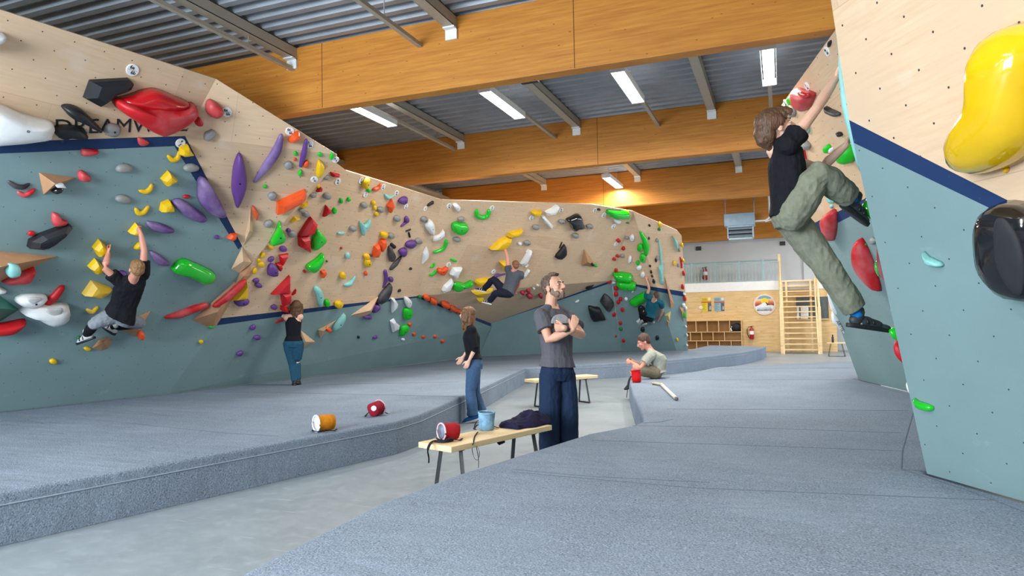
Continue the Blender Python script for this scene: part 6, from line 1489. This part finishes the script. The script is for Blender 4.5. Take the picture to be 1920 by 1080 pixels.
person('bearded man with grey t-shirt and dark blue trousers standing with crossed arms, looking up', (g[0], g[1], 0), dict(J=J, front=cdir(.45, 0, -1), face=cdir(.78, .28, -.62), hs=1.12, vox=.0055, s=1.0, skin=SK1,
    hair=hairmat('greying_brown_hair', (92, 74, 62)), hairfn=manhair, hairn=.006, beard=hairmat('greying_beard', (120, 98, 84)), gaze=1,
    handl=(cdir(.25, .95, -.05), cdir(-.9, .3, -.1), cdir(-.35, .1, .9), (18, 40, 35), 80, .0), handr=(cdir(-.98, .02, .12), cdir(0, .9, -.2), cdir(0, -.1, .9), (70, 70, 40), 55, .0),
    shirt=dict(mat=cloth('grey_marl_cotton', (92, 90, 96), 60, .06), hem=.12, sleeve=.6, folds=.0045, fs=.11, flare=.0, cuff=1.06), trousers=dict(mat=cloth('dark_blue_canvas', (30, 46, 72), 80, .08), r=(.1, .104, .098, .1, .1), folds=.007, top=.2, hipoff=.06, hipr=.9),
    shoes=dict(mat=plain('dark_shoe', (40, 40, 44), .6), sole=plain('white_rubber', (220, 220, 215), .6)), arm=[.054, .05, .043, .046, .038, .028]))
man = [o for o in bpy.data.objects if o.name == 'person'][0]
# watch
wv = _n(J['wrr'] - J['elr']); bm = bmesh.new(); wc_ = J['wrr'] - wv * .02; lathe(bm, wc_ - wv * .012, [(.034, 0), (.036, .002), (.036, .022), (.034, .024)], 20, wv); keep(bm_obj('watch_band', bm, M_DARK), man)
bm = bmesh.new(); box(bm, (0, 0, 0), (.034, .034, .012), Matrix((V(wv), V(_n(np.cross(TOC, wv))), V(_n(TOC - (TOC @ wv) * wv)))).transposed()); wf = bm_obj('watch_face', bm, plain('watch_glass', (14, 14, 18), .1)); wf.location = V(wc_ + _n(TOC - (TOC @ wv) * wv) * .036); keep(wf, man)
# print on the t-shirt: pale half disc with two rings, sitting on the chest cloth
def chest_decal(px, py, rpx, fn, mat, name, th=.004):
    dep = D0 - .205; rr_ = rpx / CAM_F * dep
    nrm_ = cdir(.28, .05, -1); u = _n(np.cross(np.array([0, 0, 1.0]), nrm_)); v = np.cross(nrm_, u); c = at(px, py, dep); bm = bmesh.new(); vs = [bm.verts.new(V(c + u * a * rr_ + v * b_ * rr_)) for a, b_ in fn]
    f = bm.faces.new(vs); exx = bmesh.ops.extrude_face_region(bm, geom=[f])
    bmesh.ops.translate(bm, verts=[q for q in exx['geom'] if isinstance(q, bmesh.types.BMVert)], vec=V(-nrm_ * .05)); bmesh.ops.recalc_face_normals(bm, faces=bm.faces); keep(bm_obj(name, bm, mat), man)
chest_decal(1052, 606, 17, [(math.cos(math.radians(a)), math.sin(math.radians(a))) for a in range(0, 181, 12)], cloth('pale_print', (150, 150, 152)), 'shirt_print')

# 2 woman in jeans
g = onz((883, 790), 0); D2 = float((g - CP) @ FW); A2 = lambda x, y, dd=0: at(x, y, D2 + dd)
J = dict(head=A2(876, 591), neck=A2(881, 612), shl=A2(884, 620, -.14), shr=A2(881, 620, .16), ell=A2(891, 653, -.2), wrl=A2(879, 677, -.22), elr=A2(882, 652, .2), wrr=A2(868, 670, .14),
         hl=A2(889, 685, -.09), hr=A2(888, 685, .1), knl=A2(882, 733, -.1), knr=A2(891, 733, .1), anl=A2(887, 778, -.1), anr=A2(901, 770, .12), tol=A2(869, 783, -.1), tor=A2(888, 774, .14))
person('woman with long brown hair, black top and flared blue jeans standing on the grey floor', (g[0], g[1], 0), dict(J=J, front=cdir(-1, 0, .1), face=cdir(-.9, .12, .45), fem=True, s=.98, vox=.0075, skin=SK2, hs=1.0,
    hair=hairmat('brown_long_hair', (112, 78, 52)), hairfn=lambda a, b_, c, d: long_hair(a, b_, c, d, .2), handl=(cdir(-.4, -.9, 0), cdir(-.8, .4, 0), cdir(-.2, 0, 1), (20, 20, 15), 15), handr=(cdir(-.55, -.8, 0), cdir(-.8, .5, 0), cdir(0, 0, -1), (20, 20, 15), 15),
    shirt=dict(mat=BLK, hem=.17, sleeve=1.1, folds=.004, inf=.012, flare=.0), trousers=dict(mat=JE, r=(.1, .09, .07, .075, .09), folds=.004, top=.24), shoes=dict(mat=cloth('bright_blue_canvas', (40, 96, 160)), sole=plain('white_rubber', (220, 220, 215), .6)), arm=[.048, .044, .036, .037, .03, .023]))
# 3 woman in tank top at the wall
g = onz((553, 722), MZ); D3 = float((g - CP) @ FW); A3 = lambda x, y, dd=0: at(x, y, D3 + dd)
J = dict(head=A3(556, 576, .02), neck=A3(551, 592), shl=A3(538, 595, .02), shr=A3(562, 594, 0), ell=A3(512, 584, .12), wrl=A3(529, 575, .3), elr=A3(566, 582, .22), wrr=A3(549, 568, .35),
         hl=A3(542, 645), hr=A3(559, 645), knl=A3(548, 684, .02), knr=A3(557, 682, .06), anl=A3(552, 714), anr=A3(559, 711, .06), tol=A3(551, 716, .14), tor=A3(561, 714, .2))
person('long-haired woman in black tank top and blue jeans standing at the middle wall', (g[0], g[1], MZ), dict(J=J, front=FW, face=cdir(-.25, .25, .9), fem=True, s=.98, vox=.009, skin=SK2,
    hair=hairmat('brown_long_hair2', (96, 64, 42)), hairfn=lambda a, b_, c, d: long_hair(a, b_, c, d, .36), handl=(cdir(.7, .6, .3), cdir(0, .5, -.5), cdir(0, 0, 1), (30, 35, 25), 20), handr=(cdir(-.6, .6, .4), cdir(0, .5, -.5), cdir(0, 0, 1), (30, 35, 25), 20),
    shirt=dict(mat=BLK, hem=.12, tank=True, folds=.003, inf=.008, flare=-.01), trousers=dict(mat=cloth('teal_blue_jeans', (34, 74, 96)), r=(.1, .088, .062, .055, .052), folds=.004, top=.16), shoes=dict(mat=plain('black_shoe', (30, 30, 34), .6), sole=M_DARK), arm=[.044, .04, .034, .035, .029, .023]))
# 4 climber on the left wall
dL = lambda x, y, dd: at(x, y, dpl('LA', x, y) - dd)
J = dict(head=dL(256, 505, .62), neck=dL(250, 521, .55), shl=dL(226, 529, .45), shr=dL(268, 516, .5), ell=dL(196, 503, .34), wrl=dL(203, 476, .16), elr=dL(270, 470, .35), wrr=dL(264, 438, .2),
         hl=dL(216, 590, .42), hr=dL(234, 598, .5), knl=dL(178, 606, .42), knr=dL(262, 606, .2), anl=dL(163, 626, .2), anr=dL(214, 613, .16), tol=dL(146, 632, .12), tor=dL(204, 606, .08),
         shupl=cdir(.1, 1, -.2), shupr=cdir(.1, 1, -.2))
g = J['hl']
PANT = cloth('grey_leggings', (128, 132, 138))
p4 = person('climber in black t-shirt and grey leggings gripping yellow holds on the left teal wall', (g[0], g[1], g[2] - .4), dict(J=J, front=cdir(-.35, .2, .85), face=cdir(-.7, .25, .7), s=1.0, vox=.008, skin=SK3,
    hair=hairmat('light_brown_hair', (134, 98, 64)), hairfn=short_hair, handl=(cdir(-.45, .85, .2), cdir(.7, .4, -.4), cdir(-.7, -.2, .6), (30, 45, 35), 15, 0), handr=(cdir(-.6, .75, .2), cdir(-.5, -.4, .4), cdir(-.4, -.4, .8), (30, 45, 35), 15, 0),
    shirt=dict(mat=BLK, hem=.0, sleeve=.6, folds=.006, flare=.01), trousers=dict(mat=PANT, r=(.105, .1, .078, .062, .052), folds=.004, top=.1, end=.25), shoes=dict(mat=plain('white_grey_shoe', (190, 190, 188), .6), sole=M_DARK, strap=M_DARK)))
for sd in ('l', 'r'):
    a_, b_ = J['kn' + sd], J['an' + sd]; bm = bmesh.new(); limb(bm, [lerp(a_, b_, .2), lerp(a_, b_, .6), b_], [.066, .062, .05]); remesh('legging_sleeve', bm, BLK, p4, .008, 2, .003)
# 5 climber in the centre
dB = lambda x, y, dd: at(x, y, dpl('BA2', x, y) - dd)
dh = dpl('BA2', 948, 458)
B5 = lambda x, y, dd: at(x, y, dh - dd)
J = dict(head=B5(966, 498, .45), neck=B5(963, 508, .4), shl=B5(953, 508, .28), shr=B5(977, 514, .42), ell=B5(951, 482, .2), wrl=B5(945, 461, .1), elr=B5(974, 532, .25), wrr=B5(966, 548, .1),
         hl=B5(946, 546, .35), hr=B5(956, 550, .45), knl=B5(925, 524, .3), knr=B5(930, 550, .4), anl=B5(908, 541, .15), anr=B5(918, 564, .25), tol=B5(894, 538, .1), tor=B5(909, 562, .2), shupl=cdir(.3, 1, 0), shupr=cdir(.6, .7, 0))
g = J['hl']
person('climber in grey t-shirt and dark trousers hanging from yellow wedges on the back panel', (g[0], g[1], g[2] - .4), dict(J=J, front=cdir(-.5, -.2, .85), face=cdir(-.4, .1, .9), s=.93, vox=.009, skin=SK3, hs=1.0,
    hair=hairmat('red_brown_hair', (124, 80, 54)), hairfn=short_hair, handl=(cdir(-.2, .9, .3), cdir(.9, .2, -.2), cdir(-.2, 0, .9), (35, 45, 30), 25), handr=(cdir(-.2, -.6, .6), cdir(.9, .2, -.2), cdir(-.2, 0, .9), (35, 45, 30), 25),
    shirt=dict(mat=cloth('dark_grey_cotton', (74, 78, 86)), hem=.0, sleeve=.35, folds=.008, flare=.01), trousers=dict(mat=cloth('navy_black_trousers', (26, 28, 44)), r=(.11, .1, .085, .075, .065), folds=.005, top=.08), shoes=dict(mat=plain('black_shoe', (30, 30, 34), .6), sole=plain('pale_sole', (200, 198, 190), .6), strap=plain('pale_sole', (200, 198, 190), .6))))
# 6 climber in teal shirt on the steep wall
dc = dpl('BC', 1208, 518); C6 = lambda x, y, dd: at(x, y, dc - dd)
dC = lambda x, y, dd: at(x, y, dpl('BC', x, y) - dd)
J = dict(head=dC(1230, 554, .55), neck=dC(1226, 562, .5), shl=dC(1212, 556, .35), shr=dC(1240, 568, .4), ell=dC(1217, 541, .25), wrl=dC(1212, 524, .12), elr=dC(1242, 584, .2), wrr=dC(1236, 598, .08),
         hl=dC(1209, 594, .5), hr=dC(1221, 598, .5), knl=dC(1202, 578, .3), knr=dC(1206, 584, .5), anl=dC(1204, 598, .25), anr=dC(1211, 603, .3), tol=dC(1199, 604, .12), tor=dC(1206, 606, .15), shupl=cdir(.3, 1, 0), shupr=cdir(.3, 1, 0))
g = J['hl']
TE = cloth('teal_cotton', (24, 92, 108))
p6 = person('climber in teal t-shirt and black shorts crouched under the green slabs of the steep wall', (g[0], g[1], g[2] - .35), dict(J=J, front=cdir(-.3, .2, .9), face=cdir(-.3, .3, .9), s=.95, vox=.01, skin=SK1,
    hair=hairmat('brown_short_hair', (84, 62, 50)), hairfn=short_hair, handl=(cdir(-.2, .9, .3), cdir(.9, .2, -.2), cdir(-.2, 0, .9), (35, 45, 30), 25), handr=(cdir(-.5, -.5, .6), cdir(.3, .8, -.2), cdir(-.2, 0, .9), (35, 45, 30), 25),
    shirt=dict(mat=TE, hem=.14, sleeve=.45, folds=.007, flare=.01), trousers=dict(mat=BLK, r=(.1, .105, .1, .08, .065), folds=.005, top=.06), shoes=dict(mat=plain('black_shoe', (30, 30, 34), .6), sole=plain('pale_sole', (200, 198, 190), .6))))
# 7 man sitting on the mat edge
g = onz((1228, 709), MZ); D7 = float((g - CP) @ FW); A7 = lambda x, y, dd=0: at(x, y, D7 + dd)
J = dict(head=A7(1207, 641), neck=A7(1218, 656), shl=A7(1222, 665, -.17), shr=A7(1222, 664, .17), ell=A7(1201, 690, -.2), wrl=A7(1184, 679, -.04), elr=A7(1200, 686, .16), wrr=A7(1184, 676, .06),
         hl=A7(1232, 699, -.1), hr=A7(1232, 699, .1), knl=A7(1186, 690, -.16), knr=A7(1187, 688, .14), anl=A7(1190, 716, -.1), anr=A7(1188, 716, .12), tol=A7(1175, 720, -.1), tor=A7(1174, 720, .12))
person('man in pale olive t-shirt and khaki shorts sitting on the mat edge', (g[0], g[1], MZ), dict(J=J, front=cdir(-1, -.35, 0), face=cdir(-.9, -.42, .0), hup=(0, 0, 1), curve=.09, s=1.0, vox=.0085, skin=SK3, hs=1.12,
    hair=hairmat('dark_brown_hair', (78, 54, 44)), hairfn=short_hair, handl=(cdir(-.85, -.1, .3), cdir(0, .9, 0), cdir(.3, 0, 1), (60, 60, 40), 50), handr=(cdir(-.8, .0, -.3), cdir(0, .9, 0), cdir(0, 0, -1), (60, 60, 40), 50),
    shirt=dict(mat=cloth('pale_olive_cotton', (158, 160, 148), 60, .06), hem=-.08, sleeve=.62, folds=.009, flare=.02, inf=.03), trousers=dict(name='shorts', mat=cloth('khaki_cotton', (124, 114, 96)), r=(.115, .112, .1), folds=.006, top=.1, end=-.25), shoes=dict(mat=plain('black_shoe', (30, 30, 34), .6), sole=M_DARK)))
# 8 young climber on the right
D8 = 4.85; A8 = lambda x, y, dd=0: at(x, y, D8 + dd)
def mop(bm, hp, HF, hs):
    ell(bm, hp(0, -.022, .05), (.088 * hs, .105 * hs, .088 * hs), HF); ell(bm, hp(0, -.07, -.01), (.08 * hs, .055 * hs, .09 * hs), HF); ell(bm, hp(0, .035, .085), (.07 * hs, .065 * hs, .045 * hs), HF)
    for s in (-1, 1):
        ell(bm, hp(s * .075, -.02, .03), (.02 * hs, .06 * hs, .05 * hs), HF)
        for y, l_ in ((.06, .05), (.035, .055), (.075, .035)): limb(bm, [hp(s * .045, y, .09), hp(s * .066, y + .02, .06), hp(s * .07, y + .022, .09 - l_)], [.02 * hs, .016 * hs, .006 * hs])
    limb(bm, [hp(.0, .06, .1), hp(.02, .095, .075), hp(.035, .098, .05)], [.025 * hs, .018 * hs, .006 * hs])
    limb(bm, [hp(0, -.09, 0), hp(0, -.1, -.06), hp(0, -.085, -.105)], [.06 * hs, .05 * hs, .02 * hs])
J = dict(head=A8(1456, 240), neck=A8(1456, 270, .02), shr=A8(1478, 272, -.12), shl=A8(1468, 298, .2), elr=A8(1531, 204, -.08), wrr=A8(1568, 146, .04), ell=A8(1538, 316, .26), wrl=A8(1586, 272, .16),
         hr=A8(1482, 408, -.08), hl=A8(1484, 412, .1), knr=A8(1537, 328, -.14), anr=A8(1602, 376, -.04), knl=A8(1552, 503, .04), anl=A8(1610, 592, .04), tor=A8(1630, 398, .02), tol=A8(1664, 600, .08), shupr=cdir(.62, .6, 0), shupl=cdir(.05, 1, 0))
g = J['hr']
OL = cloth('olive_grey_cotton', (122, 124, 106))
person('young climber in black t-shirt and olive trousers high on the right, one knee raised', (g[0], g[1], g[2] - .5), dict(J=J, front=cdir(1, .1, .15), face=cdir(.88, .3, -.05), vox=.0055, s=.98, skin=SK2, hs=1.13, dims=[(.12, .1), (.15, .118), (.14, .108), (.15, .105), (.16, .105), (.14, .085), (.065, .055)],
    hair=hairmat('brown_mop_hair', (88, 62, 44)), hairfn=mop, hairn=.0035, handr=(cdir(.45, .85, .1), cdir(-.6, .3, -.7), cdir(.8, -.3, 0), (25, 35, 25), 20), handl=(cdir(.5, .8, .1), cdir(-.6, .3, -.7), cdir(.8, -.3, 0), (25, 35, 25), 20),
    shirt=dict(mat=BLK, hem=.06, sleeve=.34, folds=.008, flare=.0, inf=.02, cuff=1.05), trousers=dict(mat=OL, r=(.115, .11, .095, .09, .078), folds=.009, top=.14, end=.86),
    shoes=dict(mat=plain('charcoal_climbing_shoe', (48, 50, 56), .55), sole=plain('black_rubber', (24, 24, 26), .6), sock=cloth('bright_blue_sock', (14, 110, 178)), strap=M_DARK), arm=[.05, .044, .036, .04, .034, .026]))
# ------------------------------------------------------------------ benches and the things on them
def bench(a, b_, c, lab, legs, hz=.45, th=.045):
    """a,b_: the two corners of the near end, c: far corner of b_'s side"""
    a, b_, c = (np.array(p) for p in (a, b_, c)); L_ = np.linalg.norm(c - b_); d = _n((c - b_) * [1, 1, 0]); w = (a - b_) - ((a - b_) @ d) * d; W_ = np.linalg.norm(w); w = w / W_
    cen = (b_ + c) / 2 + w * W_ / 2; rz = math.atan2(d[1], d[0]); root = empty('bench', (cen[0], cen[1], 0), lab, 'bench', 'pine topped benches', rz)
    bm = bmesh.new(); box(bm, (0, 0, hz - th / 2), (L_, W_, th)); o = bm_obj('bench_top', bm, M_STAIR, root); bevel(o, .004)
    for s in (-1, 1):
        x0 = s * (L_ / 2 - legs)
        for t in (-1, 1):
            bm = bmesh.new(); p0, p1 = np.array([x0, t * (W_ / 2 - .08), hz - th]), np.array([x0 + s * .02, t * (W_ / 2 - .015), 0.004])
            tube(bm, [p0, p1], .022, 4, flat=.6, up=(1, 0, 0)); bm_obj('leg', bm, M_DARK, root)
        bm = bmesh.new(); box(bm, (x0, 0, hz - th - .01), (.05, W_ - .12, .02)); bm_obj('leg_frame', bm, M_DARK, root); bm = bmesh.new(); box(bm, (x0 + s * .02, 0, .012), (.03, W_ - .06, .016)); bm_obj('foot_bar', bm, M_DARK, root)
    return root, cen, d, w
a, b_, c = onz((777, 830), .45), onz((846, 838), .45), onz((1035, 797), .45)
b1, bc, bd, bw = bench(a, b_, c, 'pine bench with black legs in the aisle, holding two chalk bags and a navy jacket', .18)
a2, b2_, c2 = onz((1004, 709), .45), onz((1004, 713), .45), onz((1121, 703.5), .45)
d_ = _n(c2 - b2_); a2 = b2_ + np.array([-d_[1], d_[0], 0]) * .3
bench(a2, b2_, c2, 'far pine bench on the grey floor behind the standing man', .2)
TZ = .45
def chalkbag(p, axis, r, ln, outer, rimc, inner, lab, grp='chalk bags', z0=0.0, strap=True, upright=False, badge=False):
    root = empty('chalk_bag', p, lab, 'chalk bag', grp); ax = _n(np.array(axis, float)); c0 = np.array([0, 0, 0 if upright else r])
    prof = [(r * .75, 0), (r * .97, r * .15), (r, ln * .4), (r * .98, ln * .85), (r * 1.03, ln)]
    bm = bmesh.new(); lathe(bm, c0 - (0 if upright else 1) * ax * ln / 2, prof, 24, ax)
    fs = [f for f in bm.faces if len(f.verts) == 24]; top = max(fs, key=lambda f: f.calc_center_median().dot(V(ax))); bmesh.ops.delete(bm, geom=[top], context='FACES_ONLY')
    for v in bm.verts: v.co += Vector((mnoise.noise(v.co * 14), mnoise.noise(v.co * 14 + Vector((5, 0, 0))), 0)) * r * .12
    bm_obj('bag_body', bm, outer, root, True)
    e0 = c0 - (0 if upright else 1) * ax * ln / 2 + ax * ln; bm = bmesh.new(); x, y, _ = frame_from(ax)
    rg = [V(e0) + x * (r * 1.0 * math.cos(t)) + y * (r * 1.0 * math.sin(t)) for t in [2 * math.pi * i / 24 for i in range(25)]]; tube(bm, rg, r * .11, 6, cap=False); bm_obj('rim', bm, rimc, root, True)
    bm = bmesh.new(); lathe(bm, e0 - ax * ln * .28, [(r * .96, ln * .25), (r * .85, ln * .05), (r * .3, 0)], 20, ax); bm_obj('lining', bm, inner, root, True)
    if strap:
        bm = bmesh.new(); sd = _n(np.cross(ax, [0, 0, 1])) if not upright else np.array([1., 0, 0])
        q = lambda u, v2, w2: np.array([0, 0, w2]) + (ax if not upright else np.array([0, 1., 0])) * u * r + sd * v2 * r
        tube(bm, curve3([q(-1.2, -.9, .012), q(-.4, -1.5, .008), q(.7, -1.5, .03), q(1.3, -.9, .012), q(1.5, .2, .012), q(.9, 1.3, .01)], 3), .011, 6, flat=.3); bm_obj('waist_strap', bm, M_STRAP, root, True)
    if badge:
        bm = bmesh.new(); n_b = _n(TOC + np.array([0, 0, .25])); lathe(bm, V(c0 + n_b * r * .93 - ax * ln * .1), [(r * .36, 0), (r * .36, r * .12)], 16, n_b); bm_obj('badge', bm, M_PAPER, root)
    return root
M_STRAP = cloth('dark_strap', (38, 36, 44))
RED = cloth('red_nylon', (176, 34, 40)); ORG = cloth('orange_nylon', (206, 128, 20)); BLU = cloth('pale_blue_nylon', (120, 160, 188), 14, .35); GLN = cloth('grey_lining', (120, 126, 140), 20, .4)
PINK = cloth('pale_pink_rim', (206, 176, 184)); WFL = cloth('white_fleece', (232, 230, 226)); BORD = cloth('burgundy_nylon', (138, 26, 44))
p = onz((843, 825), TZ); chalkbag((p[0], p[1], TZ + .002), cdir(-.85, .05, -.6), .068, .15, RED, PINK, GLN, 'red chalk bag lying on the near end of the aisle bench')
p = onz((912, 806), TZ); chalkbag((p[0], p[1], TZ + .002), (0.05, -.05, 1), .07, .15, BLU, BLU, GLN, 'pale blue chalk bucket standing on the aisle bench', upright=True)
p = onz((609, 808), MZ); chalkbag((p[0], p[1], MZ + .003), cdir(-.75, .02, -.66), .078, .18, ORG, WFL, WFL, 'orange chalk bag with white fleece opening on the left crash mat')
p = onz((705, 780), MZ); chalkbag((p[0], p[1], MZ + .003), cdir(.45, .1, .85), .08, .13, BORD, PINK, GLN, 'burgundy chalk bag with a white badge on the left crash mat', badge=True)
p = onz((1191, 717), MZ); rb = chalkbag((p[0] + .03, p[1], MZ + .002), (-.12, 0.1, 1), .075, .19, cloth('bright_red_nylon', (206, 24, 30)), RED, GLN, 'bright red chalk bag standing on the mat edge by the seated man', strap=False, upright=True)
# straps hanging over the bench edge and the mat edge
def hang(nm, pts, r, root, mat=None, flat=.25):
    bm = bmesh.new(); tube(bm, curve3(pts, 4), r, 6, flat=flat); keep(bm_obj(nm, bm, mat or M_STRAP, None, True), root)
bags = {o['label']: o for o in bpy.data.objects if o.name.startswith('chalk_bag')}
def benchpt(px, py, z): return onz((px, py), z)
e0 = onz((826, 835.5), TZ); o1 = bags['red chalk bag lying on the near end of the aisle bench']
dep = float((e0 - CP) @ FW)
hang('hanging_strap', [onz((835, 827), TZ) + np.array([0, 0, .012]), onz((814, 828), TZ) + np.array([0, 0, .008]), at(806, 833, dep + .02), at(802, 845, dep - .02), at(804, 858, dep - .02), at(804, 868, dep - .02)], .012, o1)
hang('waist_belt', [onz((816, 829), TZ) + np.array([0, 0, .01]), onz((830, 831), TZ) + np.array([0, 0, .014]), onz((848, 828), TZ) + np.array([0, 0, .012])], .016, o1, flat=.6)
o2 = bags['pale blue chalk bucket standing on the aisle bench']; dep = float((onz((893, 828), TZ) - CP) @ FW)
hang('hanging_strap', [onz((896, 812), TZ) + np.array([0, 0, .01]), onz((890, 820), TZ) + np.array([0, 0, .007]), at(888, 829, dep - .015), at(885, 840, dep - .02), at(889, 858, dep - .02), at(896, 862, dep - .02), at(899, 848, dep - .02), at(893, 836, dep - .02), at(897, 858, dep - .02), at(897, 877, dep - .02)], .006, o2)
hang('hanging_strap', [onz((905, 800), TZ) + np.array([0, 0, .09]), onz((893, 800), TZ) + np.array([0, 0, .04]), onz((889, 804), TZ) + np.array([0, 0, .008])], .006, o2)
dep = float((onz((1178, 722), MZ) - CP) @ FW)
hang('hanging_strap', [at(1184, 705, dep - .02), at(1180, 712, dep - .06), at(1177, 728, dep - .12), at(1175, 745, dep - .12)], .018, rb)
# crumpled jacket on the bench
bm = bmesh.new(); n_ = 34
e1_, e2_ = onz((935, 796), TZ), onz((1030, 792), TZ)
jr_ = bd; jl = 1.0
c0 = onz((988, 797), TZ) + bw * .02
g_ = []
for i in range(n_):
    row = []
    for j in range(22):
        u = i / (n_ - 1) - .5; v2 = j / 21 - .5
        rr_ = 1 - min(1, (2 * abs(u)) ** 3 * .9); wd_ = .34 * (.55 + .45 * rr_)
        q = Vector((u * 7, v2 * 4, 0)); hgt = .015 + (.11 * (1 - (2 * v2) ** 2) * (.35 + .65 * max(0, 1 - abs(u - .15) * 2.4))) * (0.7 + .5 * (1 - 2 * abs(mnoise.noise(q)))) + .025 * abs(mnoise.noise(q * 2.3))
        if j in (0, 21) or i in (0, n_ - 1): hgt = .004
        pp = c0 + bd * u * .52 + bw * (v2 * wd_ + .04 * mnoise.noise(Vector((u * 5, 3, 0)))); row.append(bm.verts.new((pp[0], pp[1], TZ + max(.003, hgt))))
    g_.append(row)
for i in range(n_ - 1):
    for j in range(21): bm.faces.new((g_[i][j], g_[i + 1][j], g_[i + 1][j + 1], g_[i][j + 1]))
for v in bm.verts: v.co -= V(c0)
jk = bm_obj('jacket', bm, cloth('dark_navy_jacket', (30, 28, 56), 30, .2), None, True); jk.location = V(c0); jk.modifiers.new('s', 'SUBSURF').levels = 1; jk.modifiers['s'].render_levels = 1
s_ = jk.modifiers.new('t', 'SOLIDIFY'); s_.thickness = .006; s_.offset = -1
tag(jk, 'crumpled dark navy jacket on the aisle bench beside the standing man', 'jacket')
dep = float((onz((938, 815), TZ) - CP) @ FW)
bm = bmesh.new(); sl = [at(932, 824, dep - .01), at(944, 822, dep - .01), at(947, 830, dep - .02), at(936, 835, dep - .02), at(932, 831, dep - .02)]
vs = [bm.verts.new(V(p)) for p in sl]; f = bm.faces.new(vs); ex_ = bmesh.ops.extrude_face_region(bm, geom=[f]); bmesh.ops.translate(bm, verts=[q for q in ex_['geom'] if isinstance(q, bmesh.types.BMVert)], vec=V(FW * .03)); bmesh.ops.recalc_face_normals(bm, faces=bm.faces)
keep(bm_obj('sleeve_end', bm, cloth('dark_navy_jacket', (30, 28, 56))), jk)
# brush pole lying on the right mat
pa, pb, pc = onz((1222, 721), MZ), onz((1240, 724), MZ), onz((1268, 751), MZ)
root = empty('brush_pole', pb, 'pale cream cleaning brush pole lying on the right mat by the seated man', 'brush')
zz = np.array([0, 0, .028])
bm = bmesh.new(); tube(bm, [pb + zz, lerp(pb, pc, .3) + zz, pc + zz], .024, 10); keep(bm_obj('pole', bm, plain('cream_plastic', (214, 206, 190), .5), None, True), root)
bm = bmesh.new(); tube(bm, [pc + zz, pc + zz + _n(pc - pb) * .03], .024, 10); keep(bm_obj('end_cap', bm, plain('grey_cap', (120, 120, 118), .5), None, True), root)
bm = bmesh.new(); tube(bm, [pa + zz, lerp(pa, pb, .5) + zz, pb + zz], [.016, .022, .024], 8, flat=.8); keep(bm_obj('brush_head', bm, plain('brush_tan', (186, 168, 140), .7), None, True), root)
bm = bmesh.new()
for i in range(6): q = lerp(pa, pb, .15 + i * .13) ; box(bm, q + np.array([0, 0, .008]), (.012, .03, .016))
keep(bm_obj('bristles', bm, plain('bristle', (90, 84, 72), .9)), root)
